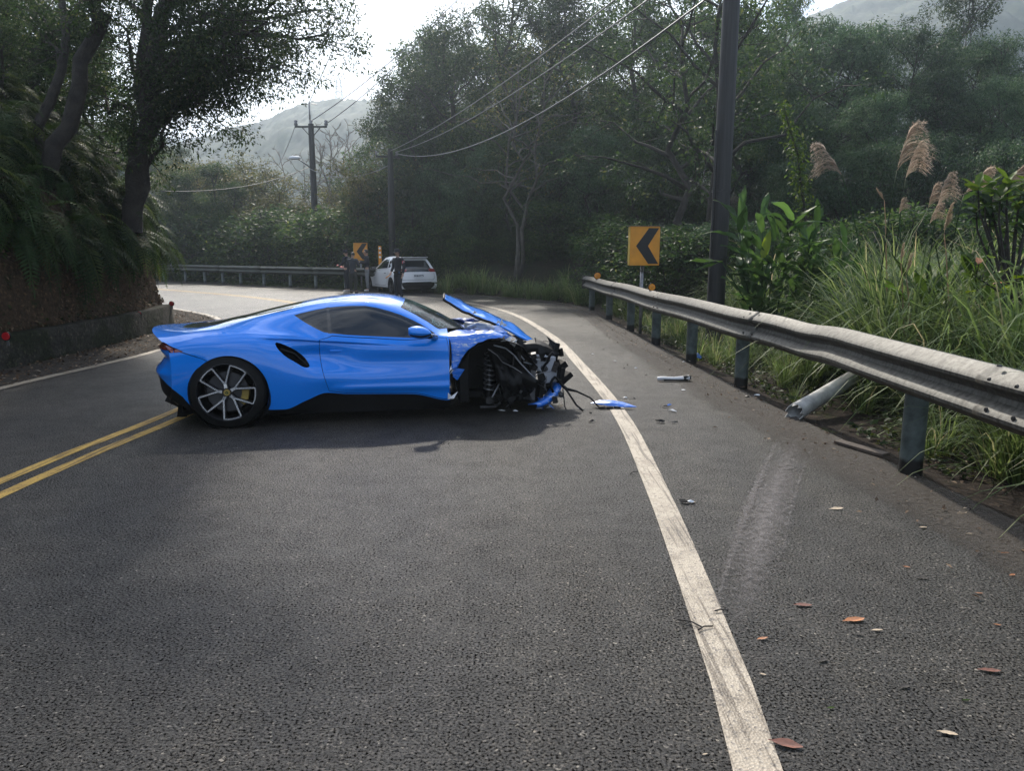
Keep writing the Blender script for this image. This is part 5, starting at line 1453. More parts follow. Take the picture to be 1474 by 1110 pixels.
def chevron_sign(label, p, zc, w, h, rz, thick=.12, post_off=0.0, group=None):
    root = empty("chevron_sign", (p[0], p[1], gz(p[0], p[1])), rz)
    z0 = zc - root.location.z
    tag(root, label, "road sign", group)
    b = MB().box((0, 0, z0), (w, thick, h)).build("sign_panel", M['sign_yellow'], root, bevel=.008)
    # black chevron pointing left, proud of the sheeting
    pts = [(-.30, 0), (.12, .455), (.46, .455), (.10, 0), (.46, -.455), (.12, -.455)]
    MB().prism([(a * w, z0 + b_ * h) for a, b_ in pts], lambda a, b_, d: (a, d, b_), -thick / 2 - .004, -thick / 2 + .001).build("chevron", M['sign_black'], root)
    MB().box((-w / 2 - .004, 0, z0), (.008, thick * .9, h * .97)).build("side_plate", M['sign_edge'], root, bevel=.002)
    MB().box((0.01, 0, z0 + h / 2 + .006), (w + .10, thick + .03, .012)).build("top_cap", M['galv'], root, bevel=.002)
    MB().tube([(post_off, thick * .2, -.3), (post_off, thick * .2, z0 - h / 2 + .02)], .035, 12).build("post", M['grey_metal'], root, True)
    MB().box((post_off, -.0, z0 - h / 2 - .06), (.07, .05, .14), ry=.15).build("clamp", M['galv'], root, bevel=.01)
    return root
c = at(927, 354, 15.6); chevron_sign("large amber chevron sign with black left arrow behind the right guardrail", c, c.z, .62, .78, R(8), .13, -.02)
c = at(519, 362, 33.9); chevron_sign("small amber chevron sign far away behind the standing men", c, c.z, .60, .76, R(16), .12, 0)
def delineator():
    c = at(547, 369, 33.6)
    root = empty("marker_post", (c.x, c.y, gz(c.x, c.y))); z = root.location.z
    tag(root, "slim amber marker post with white dots beside the white hatchback", "marker post")
    MB().box((0, 0, (1.9 - z) / 2), (.14, .03, 1.9 - z)).build("post", M['sign_yellow'], root, bevel=.008)
    for k in range(3): MB().lathe([(0, -.022), (.045, -.021), (.05, -.014)], 16, 'Y', (0, 0, 1.80 - z - k * .19)).build("reflector", M['plate'], root, True)
delineator()
def round_reflector(label, c, r, mat, stalk, group=None, facing=0.0):
    root = empty("reflector", (c.x, c.y, c.z - stalk), facing)
    tag(root, label, "reflector", group)
    MB().lathe([(0, -.020), (r * .9, -.019), (r, -.008), (r, .012), (0, .014)], 24, 'Y', (0, 0, stalk)).build("lens", M[mat], root, True, auto=40)
    MB().lathe([(r * 1.0, -.012), (r * 1.13, -.012), (r * 1.13, .016), (r, .016)], 24, 'Y', (0, 0, stalk)).build("bezel", M['black_plastic'], root, True, auto=40)
    MB().box((0, .02, stalk / 2 - r * .5), (.03, .012, stalk - r)).build("stalk", M['grey_metal'], root)
round_reflector("round amber reflector at the far end of the right guardrail", at(860, 397, 19.6), .085, 'amber', .13)
round_reflector("round amber reflector on the right guardrail below the chevron sign", at(938.5, 413.5, 13.5), .062, 'amber', .12)
round_reflector("round red reflector on the low left wall nearest the camera", at(9, 484, 9.9), .055, 'red_refl', .13)
round_reflector("round red reflector on the low left wall among ivy near its end", at(200, 452, 14.7), .05, 'red_refl', .12)
round_reflector("round red reflector on the very end of the low left wall", at(247, 437, 16.9), .05, 'red_refl', .12)

def big_pole():
    b = G(1034, 505)
    x, y = b.x, b.y + .3
    root = empty("utility_pole", (x, y, -.1)); tag(root, "tall dark utility pole rising behind the right guardrail", "utility pole")
    pts = [(.0, 0, -.2), (0, 0, 1.2), (.02, 0, 4), (.04, 0, 8), (.06, 0, 10.5)]
    MB().tube(pts, [.150, .146, .138, .122, .11], 28).build("shaft", M['pole'], root, True, auto=50)
    for z in (1.62, 2.7): MB().lathe([(.152, -.02), (.156, -.02), (.156, .02), (.152, .02)], 28, 'Z', (.01, 0, z)).build("strap", M['dark_metal'], root, True, auto=40)
    cp = MB().box((-.14, -.08, 2.35), (.03, .03, 2.6)).build("conduit", M['pole'], root, bevel=.006)
    xa = MB().box((.06, 0, 9.7), (1.8, .1, .1), rz=.5).build("crossarm", M['dark_metal'], root)
    return Vector((x + .06, y, 9.6))
BP = big_pole()
def mid_pole():
    t = at(561, 214, 36); b = gz(t.x, t.y)
    root = empty("utility_pole", (t.x, t.y, b)); tag(root, "dark utility pole among the trees behind the white hatchback", "utility pole")
    h = t.z - b
    MB().tube([(0, 0, -.3), (0, 0, h * .6), (.02, 0, h)], [.17, .15, .12], 16).build("shaft", M['pole'], root, True, auto=50)
    MB().box((-.1, 0, h - .35), (1.1, .09, .09), rz=.3).build("crossarm", M['dark_metal'], root)
    for dx in (-.5, .05, .4): MB().lathe([(0, -.09), (.05, -.07), (.06, 0), (.04, .05), (.055, .08), (0, .11)], 10, 'Z', (dx - .1, dx * .3, h - .22)).build("insulator", M['insulator'], root, True)
    return Vector((t.x, t.y, t.z - .2))
MP = mid_pole()
def far_pole():
    t = at(447.5, 178, 43); b = gz(t.x, t.y)
    root = empty("utility_pole", (t.x, t.y, b)); tag(root, "far utility pole with crossarm and street lamp against the sky", "utility pole")
    h = t.z - b
    MB().tube([(0, 0, -.3), (0, 0, h * .5), (0, 0, h)], [.20, .18, .15], 16).build("shaft", M['pole'], root, True, auto=50)
    MB().tube([(-.04, 0, h), (-.05, 0, h + 1.12)], [.05, .04], 8).build("top_pipe", M['grey_metal'], root, True)
    MB().box((0, 0, h - .15), (1.75, .09, .09)).build("crossarm", M['dark_metal'], root)
    for s in (-1, 1): MB().tube([(s * .5, .05, h - .17), (s * .1, .05, h - .62)], .025, 6).build("brace", M['dark_metal'], root)
    for dx in (-.82, .82, 0): MB().lathe([(0, -.12), (.10, -.10), (.11, .0), (.07, .05), (.11, .12), (.05, .2), (0, .2)], 10, 'Z', (dx, 0, h + .02)).build("insulator", M['insulator'], root, True)
    for dx in (-.4, .35): MB().tube([(dx, 0, h + 1.0), (dx * .2, 0, h + 1.05)], .02, 5).build("stay", M['grey_metal'], root)
    zl = at(447, 243, 43).z - b; e = at(420, 227, 42.6)
    arm = MB().tube([(0, 0, zl), (-.5, -.1, zl + .35), (e.x + .35 - t.x, e.y - t.y, e.z - b - .06)], .035, 8).build("lamp_arm", M['grey_metal'], root, True)
    MB().lathe([(0, -.32), (.07, -.3), (.11, -.1), (.09, .2), (.03, .32), (0, .33)], 12, 'X', (e.x + .16 - t.x, e.y - t.y, e.z - b)).build("lamp_head", M['plate'], arm, True)
    return Vector((t.x, t.y, t.z))
FP = far_pole()
def wire(label, pts, r, mat='wire', group=None):
    o = MB().tube(pts, r, 5).build("power_line", M[mat], None, True)
    tag(o, label, "cable", group)
def sag(a, b, s, n=24): return [a.lerp(b, t / n) + Vector((0, 0, -s * 4 * (t / n) * (1 - t / n))) for t in range(n + 1)]
def px_end(u, v, Y): return at(u, v, Y)
def wires():
    a = MP + Vector((0, 0, .1))
    wire("upper pale overhead cable from the middle pole to the tall right pole", sag(a, Vector((BP.x - .20, BP.y - .15, 6.75)), .35), .014)
    wire("middle pale overhead cable from the middle pole to the tall right pole", sag(a + Vector((.25, 0, -.05)), Vector((BP.x - .15, BP.y - .15, 6.35)), .45), .014)
    wire("lowest deeply sagging pale cable from the middle pole to the tall right pole", sag(a + Vector((.35, 0, -.12)), Vector((BP.x - .12, BP.y - .12, 5.75)), .95), .018)
    wire("thin line climbing from the far pole top into the sky", sag(FP + Vector((-.05, 0, 1.1)), at(560, -120, 30), .1), .022)
    wire("thin line from the far pole crossarm towards the top of the trees", sag(FP + Vector((.82, 0, 0)), at(640, 20, 36), .3), .022)
    wire("thin line from the far pole centre towards the top of the trees", sag(FP + Vector((.1, 0, .2)), at(668, -10, 36), .3), .022)
    wire("slack line dropping left from the far pole crossarm", sag(FP + Vector((-.82, 0, 0)), at(402, 236, 40), .1), .020)
    wire("twisted cable running from the far pole towards the left bank", sag(at(446, 240, 43), at(230, 275, 30), .4), .020, 'pole')
    wire("pale service cable between the far pole and the middle pole", sag(at(447, 243, 42.8), MP + Vector((0, 0, -.5)), .5), .022)
wires()
def pylon():
    b = at(489, 162, 335)
    root = empty("transmission_tower", b); tag(root, "faint steel transmission tower on the hazy hilltop", "transmission tower")
    H = 13.0; w0, w1 = 2.0, .8
    lat = MB()
    for k in range(7):
        z0, z1 = H * k / 7, H * (k + 1) / 7
        a, c = w0 + (w1 - w0) * k / 7, w0 + (w1 - w0) * (k + 1) / 7
        cs = [(-1, -1), (1, -1), (1, 1), (-1, 1)]
        for i in range(4):
            j = (i + 1) % 4
            lat.tube([(cs[i][0] * a, cs[i][1] * a, z0), (cs[j][0] * c, cs[j][1] * c, z1)], .07, 4); lat.tube([(cs[j][0] * a, cs[j][1] * a, z0), (cs[i][0] * c, cs[i][1] * c, z1)], .07, 4)
    lo = lat.build("lattice", M['grey_metal'], root); lo['kind'] = 'stuff'
    for sx, sy in ((-1, -1), (1, -1), (1, 1), (-1, 1)): MB().tube([(sx * w0, sy * w0, -3), (sx * w1, sy * w1, H), (sx * .1, sy * .1, H + 1.5)], .12, 5).build("leg", M['grey_metal'], root)
    for z in (H * .62, H * .8, H * .98): MB().tube([(-3.0, 0, z), (0, 0, z + .5), (3.0, 0, z)], .12, 5).build("arm", M['grey_metal'], root)
pylon()

# ------------------------------------------------------------------ debris on the road
def debris():
    a, b = G(1146, 603), at(1224, 568, 8.0)
    root = empty("broken_post", (a.x, a.y, 0)); tag(root, "snapped guardrail post leaning over in the verge under the dented rail", "post")
    d = (Vector((b.x, b.y, max(.20, b.z))) - a); L_ = d.length
    d.normalize()
    pts = [d * (L_ * t) + Vector((0, 0, .075)) for t in (-.02, .3, .6, 1.0)]
    o = MB().tube(pts, [.086, .080, .080, .078], 20, cap=False)
    o.build("pipe", M['galv_pale'], root, True)
    root.children[0].modifiers.new("thick", 'SOLIDIFY').thickness = .008
    rg = MB()
    rnd = random.Random(3)
    t = d; u = t.orthogonal().normalized(); w = t.cross(u)
    for k in range(9):
        an = k * .7; p = pts[0] + (u * math.cos(an) + w * math.sin(an)) * .082; p2 = pts[0] + (u * math.cos(an + .5) + w * math.sin(an + .5)) * .082
        rg.add([p, p2, (p + p2) / 2 - t * rnd.uniform(.03, .09)], [(0, 1, 2)])
    rg.build("torn_rim", M['galv_pale'], root).modifiers.new("thick", 'SOLIDIFY').thickness = .006
    p, q_ = G(1205, 640), G(1275, 661)
    m = (p + q_) / 2; rz = math.atan2(q_.y - p.y, q_.x - p.x)
    o = MB().box((0, 0, .018), ((q_ - p).length, .085, .026)).build("board", M['wood_board'], None, bevel=.004, loc=(m.x, m.y, .012), rot=(0.02, -.01, rz)); tag(o, "flat grey brown board lying on the dirt verge by the near post", "board")
    def shard(name, label, cat, u, v, outline, zs, mat, rz, group=None, thick=.006):
        c = G(u, v)
        n = len(outline)
        mb = MB(); mb.add([(x, y, z) for (x, y), z in zip(outline, zs)] + [(0, 0, max(zs) * .8)], [(i, (i + 1) % n, n) for i in range(n)])
        o = mb.build(name, M[mat], None, loc=(c.x, c.y, .012), rot=(0, 0, rz)); o.modifiers.new("thick", 'SOLIDIFY').thickness = thick
        tag(o, label, cat, group); return o
    o = shard("bumper_shard", "blue bumper shard lying across the white edge line ahead of the wreck", "car debris", 880, 588, [(-.22, .06), (-.12, .10), (0, .09), (.12, .05), (.26, -.05), (.10, -.05), (-.05, -.02), (-.15, .01)], [.03, .055, .06, .05, .02, .015, .02, .035], 'blue_scraped', -.08)
    for k, (x, y, a_) in enumerate(((-.10, -.05, .4), (-.02, -.045, .1), (.06, -.03, -.3))): MB().box((x, y, .008), (.07, .03, .018), rz=a_).build("broken_clip", M['black_plastic'], o)
    c = G(970, 549)
    tb = MB(); tb.tube([(-.20, .02, .03), (-.16, .0, .035), (0, -.015, .035), (.12, .0, .04), (.19, .015, .045)], [.022, .027, .025, .03, .034], 10)
    o = tb.build("trim_piece", M['white_shard'], None, True, loc=(c.x, c.y, 0), rot=(0, 0, -.06), auto=40); tag(o, "silver white trim piece lying on the asphalt near the right verge", "car debris")
    MB().box((.16, .01, .05), (.10, .06, .05), rz=.3).build("broken_end", M['dark_metal'], o, bevel=.006); MB().box((.02, -.03, .02), (.30, .02, .02), rz=.05).build("dark_edge", M['black_plastic'], o, bevel=.003)
    o = shard("bumper_shard", "small crumpled blue plastic scrap at the foot of a guardrail post", "car debris", 1003, 519, [(-.08, .0), (-.03, .05), (.04, .03), (.10, .02), (.05, -.04), (-.02, -.03)], [.02, .09, .10, .04, .02, .04], 'blue_scraped', .4)
    rnd = random.Random(11)
    small = [(957, 587, 'black_plastic', .05), (963, 585, 'blue_scraped', .045), (968, 593, 'white_shard', .05), (900, 574, 'white_shard', .035), (913, 575, 'dark_metal', .03), (852, 608, 'black_plastic', .05), (850, 596, 'black_plastic', .03), (834, 590, 'white_shard', .03), (742, 594, 'white_shard', .055), (722, 593, 'white_shard', .04), (775, 590, 'plate', .05), (791, 588, 'plate', .045), (806, 586, 'leaf_tan', .05), (885, 521, 'white_shard', .035), (853, 511, 'white_shard', .04), (868, 504, 'black_plastic', .03), (984, 522, 'white_shard', .03), (951, 609, 'black_plastic', .07), (971, 610, 'dark_metal', .04), (985, 725, 'black_plastic', .05), (994, 725, 'plate', .04), (915, 531, 'plate', .03), (1090, 571, 'plate', .05), (1076, 573, 'black_plastic', .05), (898, 531, 'dark_metal', .025), (984, 563, 'plate', .03), (930, 541, 'dark_metal', .03)]
    near = {0: "black plastic crumb beside a blue one on the asphalt", 1: "tiny blue paint chip among black and white crumbs", 17: "flat black sliver on the asphalt right of the white line", 19: "black twig shaped sliver on asphalt beside the long white line"}
    for k, (u, v, mt, s) in enumerate(small):
        c = G(u, v)
        n = 6
        ol = [(s * rnd.uniform(.5, 1) * math.cos(a), s * .5 * rnd.uniform(.5, 1) * math.sin(a)) for a in np.linspace(0, 2 * math.pi, n, endpoint=False)]
        mb = MB(); mb.add([(x, y, rnd.uniform(0, s * .3)) for x, y in ol] + [(0, 0, s * .4)], [(i, (i + 1) % n, n) for i in range(n)])
        o = mb.build("debris_chip", M[mt], None, loc=(c.x, c.y, .010), rot=(0, 0, rnd.uniform(-.5, .5))); o.modifiers.new("thick", 'SOLIDIFY').thickness = .006
        col = {'black_plastic': 'black', 'dark_metal': 'dark', 'blue_scraped': 'blue', 'white_shard': 'white', 'plate': 'pale', 'leaf_tan': 'tan'}[mt]
        where = "under the crushed front of the coupe" if v > 585 and u < 840 else ("near the right verge" if u > 975 else "on the asphalt ahead of the wreck")
        tag(o, near.get(k, f"small {col} broken chip {where}"), "car debris", "small chips of crash debris on the road")
debris()
# ------------------------------------------------------------------ plants
def unit(a): return a / (np.linalg.norm(a, axis=-1)[..., None] + 1e-9)
def leaf_geo(C, D, Nn, L, W, rng, fold=.12):
    """diamond leaves: base, side, tip, side"""
    n = len(C)
    D = unit(D); S = unit(np.cross(D, Nn)); U = np.cross(S, D)
    L = L[:, None]; W = W[:, None]
    V = np.empty((n, 4, 3))
    V[:, 0] = C; V[:, 1] = C + D * L * .45 + S * W * .5 + U * L * fold; V[:, 2] = C + D * L; V[:, 3] = C + D * L * .45 - S * W * .5 + U * L * fold
    F = np.arange(n * 4).reshape(n, 4)
    return V.reshape(-1, 3), F
def crown_geo(rng, cl, cr, n, leaf, droop=.3, up=1.0, ar=.42, flat=.75):
    cl = np.asarray(cl); m = len(cl)
    cr = np.full(m, cr) if np.isscalar(cr) else np.asarray(cr)
    w = cr ** 2 / np.sum(cr ** 2)
    idx = rng.choice(m, n, p=w)
    off = rng.normal(size=(n, 3)); off = unit(off) * (rng.random((n, 1)) ** .45)
    off[:, 2] *= flat
    C = cl[idx] + off * cr[idx][:, None]
    D = unit(off * .8 + rng.normal(size=(n, 3)) * .55 + np.array([0, 0, -droop]))
    Nn = unit(np.array([0, 0, up]) + rng.normal(size=(n, 3)) * .65 + off * .5)
    L = leaf * rng.uniform(.65, 1.25, n)
    V, F = leaf_geo(C, D, Nn, L, L * ar, rng)
    return V, F, np.repeat(np.clip(rng.normal(.5, .24, n) + (rng.random(m)[idx] - .5) * .35, 0, 1), 4)
def limb_pts(a, b, rng, wob=.12, n=6, arch=.0):
    a, b = np.array(a, float), np.array(b, float)
    L = np.linalg.norm(b - a)
    P = [a + (b - a) * t + np.array([0, 0, arch * L * math.sin(math.pi * t)]) + rng.normal(size=3) * wob * L * .3 * math.sin(math.pi * t) for t in np.linspace(0, 1, n)]
    return P
def tree_parts(seed, H, Rr, base, nl, ntw, leaf, nleaf, mat, bark='bark', cr=.55, droop=.3, lean=0, trunks=1, r0=None, shape='round', ar=.42):
    rng = np.random.default_rng(seed)
    tb = MB(); cl = []; crs = []
    r0 = r0 or H * .018
    for tk in range(trunks):
        an = rng.uniform(0, 6.28); sp = (0 if trunks == 1 else .25 + .10 * Rr)
        top = np.array([math.cos(an) * sp * 2.2 + rng.normal() * .05 * H + lean * H, math.sin(an) * sp * 2.2 + rng.normal() * .05 * H, H * rng.uniform(.86, .95)])
        T = limb_pts((math.cos(an) * sp * .3, math.sin(an) * sp * .3, -.4), top, rng, .14, 8)
        rr = np.linspace(r0, r0 * .22, 8) / trunks ** .4
        tb.tube(T, list(rr), 7)
        T = np.array(T)
        for k in range(nl):
            f = base + (1 - base) * ((k + rng.random()) / nl)
            j = min(6, int(f * 7)); p = T[j] + (T[j + 1] - T[j]) * (f * 7 - j)
            g = (f - base) / (1 - base)
            prof = {'round': math.sin(math.pi * (.16 + .80 * g)) ** .7, 'cone': 1.05 - .85 * g, 'top': .45 + .75 * math.sin(math.pi * min(1, .2 + .75 * g))}[shape]
            ln = Rr * prof * rng.uniform(.75, 1.1)
            a = k * 2.4 + rng.uniform(-.5, .5)
            el = rng.uniform(.05, .5) + .5 * g
            e = p + np.array([math.cos(a) * ln * math.cos(el), math.sin(a) * ln * math.cos(el), ln * math.sin(el)])
            B = limb_pts(p, e, rng, .16, 5, .05)
            tb.tube(B, list(np.linspace(r0 * .36 * (1 - .5 * g), .012, 5)), 5, cap=False)
            B = np.array(B)
            for q in range(ntw):
                s = rng.uniform(.35, 1.0); jj = min(3, int(s * 4)); bp = B[jj] + (B[jj + 1] - B[jj]) * (s * 4 - jj)
                tw = bp + rng.normal(size=3) * np.array([1, 1, .7]) * .22 * ln + np.array([0, 0, .05])
                if q % 2 == 0: tb.tube([bp, (bp + tw) / 2 + rng.normal(size=3) * .04, tw], [.016, .011, .005], 4, cap=False)
                cl.append(tw); crs.append(cr * rng.uniform(.6, 1.25))
    V, F, rd = crown_geo(rng, cl, np.array(crs), nleaf, leaf, droop, ar=ar)
    return tb.mesh("trunk", M[bark], True, fixn=False), np_mesh("crown", V, F, M[mat], rd)
class Kind:
    def __init__(s, name, *a, **k):
        s.name = name; s.tm, s.cm = tree_parts(*a, **k); s.H = a[1]
        s.proto = None
    def place(s, loc, rz, sc, label, group=None, cat="tree"):
        if s.proto is None:
            r = empty(s.name, loc, rz); obj("trunk", s.tm, r); obj("crown", s.cm, r); s.proto = r
        else:
            r = copy_tree(s.proto); r.location = loc; r.rotation_euler = (0, 0, rz)
            if 'group' in r: del r['group']
        r.scale = (sc if hasattr(sc, '__len__') else (sc,) * 3)
        tag(r, label, cat, group); return r
def forest():
    rg = random.Random(21)
    KA = [Kind("evergreen_tree", 100 + i, 10.0, 3.1, .22, 15, 7, .15, 15000, 'leaf_dark', cr=.62, droop=.25) for i in range(3)]
    KB = [Kind("evergreen_tree", 200 + i, 11.0, 2.6, .30, 15, 7, .15, 12000, 'leaf_dark', cr=.50, droop=.2, shape='top') for i in range(2)]
    KL = [Kind("laurel_tree", 300 + i, 8.0, 3.0, .10, 18, 8, .19, 17000, 'leaf_blue', cr=.60, droop=.75, trunks=2, ar=.30) for i in range(3)]
    KW = [Kind("olive_leaved_tree", 400 + i, 6.0, 2.3, .15, 14, 6, .13, 9000, 'leaf_warm', cr=.50, droop=.3, trunks=2) for i in range(2)]
    KS = [Kind("bush", 500 + i, 2.6, 1.5, .0, 12, 6, .13, 5500, 'leaf_dark', cr=.42, droop=.2, trunks=3, r0=.05) for i in range(3)]
    KSb = [Kind("bush", 540 + i, 2.4, 1.4, .0, 12, 6, .12, 5000, 'leaf_bright', cr=.40, droop=.2, trunks=3, r0=.04) for i in range(2)]
    GR = "evergreen trees in the wood behind the road"
    def put(K, u, Y, topv, label, group=None, cat="tree", wid=1.0):
        x = at(u, 360, Y).x; z = gz(x, Y) - .1
        ht = at(u, topv, Y).z - z
        k = rg.choice(K); sc = max(.25, ht / (k.H * 1.02))
        if group:
            wh = ("towards the left bank" if u < 320 else "left of the far pole" if u < 440 else "right of the far pole" if u < 555 else "above the white hatchback" if u < 650 else "near the pale forked tree" if u < 800 else "above the large chevron sign" if u < 960 else "beside the tall pole" if u < 1130 else "above the nodding plume" if u < 1270 else "above the tallest plumes" if u < 1400 else "at the right photo edge")
            label = label + ", " + ("near rank " if (Y < 34 if u > 560 else Y < 47) else "far rank ") + wh
        k.place((x, Y, z), rg.uniform(0, 6.28), (sc * wid, sc * wid, sc), label, group, cat)
    L0 = "dense dark evergreen tree in the tall wood"
    # tall wall of trees behind the bend, centre to right
    for u, Y, v in ((575, 42, 130), (600, 39, 70), (628, 43, 10), (655, 38, -10), (690, 42, 20), (705, 36, -40), (745, 40, 70), (770, 35, -30), (800, 41, 20), (835, 34, -50), (860, 39, 40), (905, 33, -60), (930, 37, 10), (965, 31, -40), (1000, 35, 0), (1030, 29, -20), (1075, 33, 40), (640, 47, 60), (590, 46, 150), (720, 48, 30), (790, 49, 40), (870, 47, 20), (950, 46, 10), (670, 52, 60), (1040, 42, 30)):
        put(KA + KB, u, Y, v, L0, GR)
    # lower dark trees in front
    for u, Y, v in ((600, 37, 240), (640, 36, 230), (690, 34, 210), (735, 32, 190), (790, 31, 200), (850, 29, 180), (905, 28, 200), (955, 26, 190), (1005, 25, 170), (620, 41, 200), (760, 36, 160), (880, 33, 150), (660, 39, 190), (715, 38, 200), (820, 34, 190), (935, 30, 170)):
        put(KA + KL, u, Y, v, "lower leafy tree in shade", "lower trees under the tall wood")
    # right-hand laurel slope
    for u, Y, v in [(a_, b_ * 1.32 + 1, c_) for a_, b_, c_ in ((1075, 22, 120), (1120, 25, 45), (1150, 20, 150), (1190, 23, 40), (1235, 26, 35), (1260, 19, 130), (1300, 22, 55), (1345, 20, 95), (1400, 22, 60), (1450, 19, 110), (1490, 22, 75), (1560, 20, 90), (1210, 17, 210), (1320, 17, 190), (1420, 16, 200), (1130, 17.5, 230), (1500, 15, 210), (1370, 26, 60), (1100, 29, 60), (1640, 18, 60), (1720, 16, 40))]:
        put(KL, u, Y, v, "bluish green laurel tree behind tall grass", "laurel trees on the right slope")
    put(KB, 1355, 36, -70, "tall thin crowned tree rising above the laurels against the mountain", None, wid=.9)
    put(KA, 1100, 37, -30, "airy tree just right of the tall pole against the sky", None, wid=.8)
    # woods left of the far pole; olive leaves put warm backlight into their colour
    for u, Y, v in ((262, 46, 262), (290, 50, 232), (318, 47, 222), (345, 52, 225), (372, 47, 238), (398, 52, 262), (250, 54, 240)):
        put(KA[:1] + KW, u, Y, v, "sunlit green crown beyond far guardrail", "trees beyond the far left guardrail", wid=1.15)
    for u, Y, v in ((405, 50, 275), (432, 53, 292), (470, 49, 285), (500, 52, 262), (525, 48, 262), (545, 43, 225), (560, 41, 250), (455, 56, 300), (300, 58, 240), (360, 60, 250), (420, 60, 300), (510, 56, 260)):
        put(KW + KA[:1], u, Y, v, "olive tree beyond far guardrail", "olive trees around the far pole")
    for u, Y, v in ((255, 47.5, 262), (283, 46.5, 240), (312, 45.6, 285), (338, 45, 250), (366, 43.6, 290), (392, 43, 300), (414, 42.2, 310), (470, 40.6, 318), (492, 40, 300), (516, 39, 270), (538, 38.6, 240), (556, 39, 262), (432, 42, 325)):
        put(KA + KB[:1] + KW, u, Y, v, "shaded tree just behind far guardrail", "trees just behind the far left guardrail")
    # bushes: under the far rail, round the white car, along the foot of the wood
    for u, Y, v in [(236 + 15 * i, 48.6 - .035 * 15 * i, 335 + rg.uniform(-26, 24)) for i in range(21)]:
        put(KS + KSb[:1], u, Y, v, "dark bush behind far guardrail", "bushes behind the far left guardrail", "bush", 1.5)
    for u, Y, v in [(560 + 19 * i, 39.5 - .78 * i, 330 + rg.uniform(-35, 20)) for i in range(16)] + [(648 + 24 * i, 33.2 - .64 * i, 352 + rg.uniform(-15, 12)) for i in range(12)] + [(585 + 30 * i, 41.5 - .6 * i, 285 + rg.uniform(-20, 20)) for i in range(14)]:
        put(KS, u, Y, v, "shaded bush at the wood's foot", "bushes at the foot of the wood", "bush", 1.35)
    for u, Y, v in [(960 + 33 * i, 19.5 - .1 * i, 340 + rg.uniform(-30, 20)) for i in range(18)] + [(870 + 30 * i, 24.5 - .3 * i, 345 + rg.uniform(-30, 20)) for i in range(6)]:
        put(KS + KL[:1], u, Y, v, "dark bush behind the tall grass", "bushes behind the tall grass", "bush", 1.4)
    # bushes on the hidden top of the earth bank
    for i in range(16):
        y = 3 + i * 1.15 + rg.uniform(-.5, .5); x = -9.8 - rg.uniform(0, 2.6) - max(0, y - 17) * .8
        rg.choice(KS).place((x, y, 3.6 + rg.uniform(-.5, .9)), rg.uniform(0, 6), rg.uniform(.8, 1.2), "dark bush on top of the left earth bank", "bushes on the left bank", "bush")
    for u, Y, v in ((-60, 16, -60), (60, 19, -20), (-200, 13, -150), (20, 23, 30), (120, 25, 60), (90, 18, -60), (35, 15, -20), (150, 20, 10), (5, 18, -70)):
        x = at(u, 360, Y).x
        k = rg.choice(KA); z = 4.2 if Y < 17 else 2.2; k.place((x, Y, z), rg.uniform(0, 6), (at(u, v, Y).z - z) / k.H, "dark tree on the left bank behind the leaning trunks", "trees on the left bank")
    # side hill cover
    for u, Y, v in ((215, 62, 205), (240, 66, 215), (262, 70, 232), (200, 58, 200), (228, 58, 240), (250, 62, 262), (180, 60, 190)):
        x = at(u, 360, Y).x
        k = rg.choice(KA); z = at(u, v + 60, Y).z; k.place((x, Y, z), rg.uniform(0, 6), (at(u, v, Y).z - z) / k.H * 1.4, "hazy green tree on the hillside behind the left bank", "trees on the hillside behind the bank")
    # bare trees near the far pole
    bt = [tree_parts(700 + i, 9.0, 1.6, .25, 16, 7, .05, 60, 'leaf_warm', 'bare_twig', trunks=2, r0=.10, shape='top', cr=.3)[0] for i in range(2)]
    for i, (u, Y, v, lb) in enumerate(((478, 52, 168, "bare grey tree just right of the far pole"), (503, 54, 172, "tall bare tree against the hazy hill"), (430, 52, 205, "slender bare tree left of the far pole"), (462, 50, 190, "thin bare tree directly behind the far pole"))):
        x = at(u, 360, Y).x; z = gz(x, Y) - .2
        r = empty("bare_tree", (x, Y, z), i * 1.9); tag(r, lb, "tree", "bare trees by the far pole")
        sc = (at(u, v, Y).z - z) / 9.2; r.scale = (sc, sc, sc); obj("trunk", bt[i % 2], r)
    # pale forked tree at the edge of the wood
    tm, cm = tree_parts(811, 8.5, 2.2, .45, 11, 5, .12, 1800, 'leaf_warm', 'pale_bark', trunks=3, r0=.13, shape='top')
    p = at(742, 360, 29.5); r = empty("pale_forked_tree", (p.x, 29.5, gz(p.x, 29.5) - .1), .4); tag(r, "pale barked forked tree at the shaded edge of the wood", "tree"); obj("trunk", tm, r); obj("crown", cm, r)
    r.scale = (1.0, 1.0, .95)
    # dark leaning branchy tree left of the tall pole
    tm, cm = tree_parts(823, 9.0, 3.4, .35, 12, 6, .14, 7000, 'leaf_dark', 'bark', trunks=2, r0=.22, shape='top')
    p = at(1000, 360, 22.5); r = empty("gnarled_tree", (p.x, 22.5, gz(p.x, 22.5) - .1), 1.4); tag(r, "gnarled dark tree with bare limbs left of the tall pole", "tree"); obj("trunk", tm, r); obj("crown", cm, r)
forest()

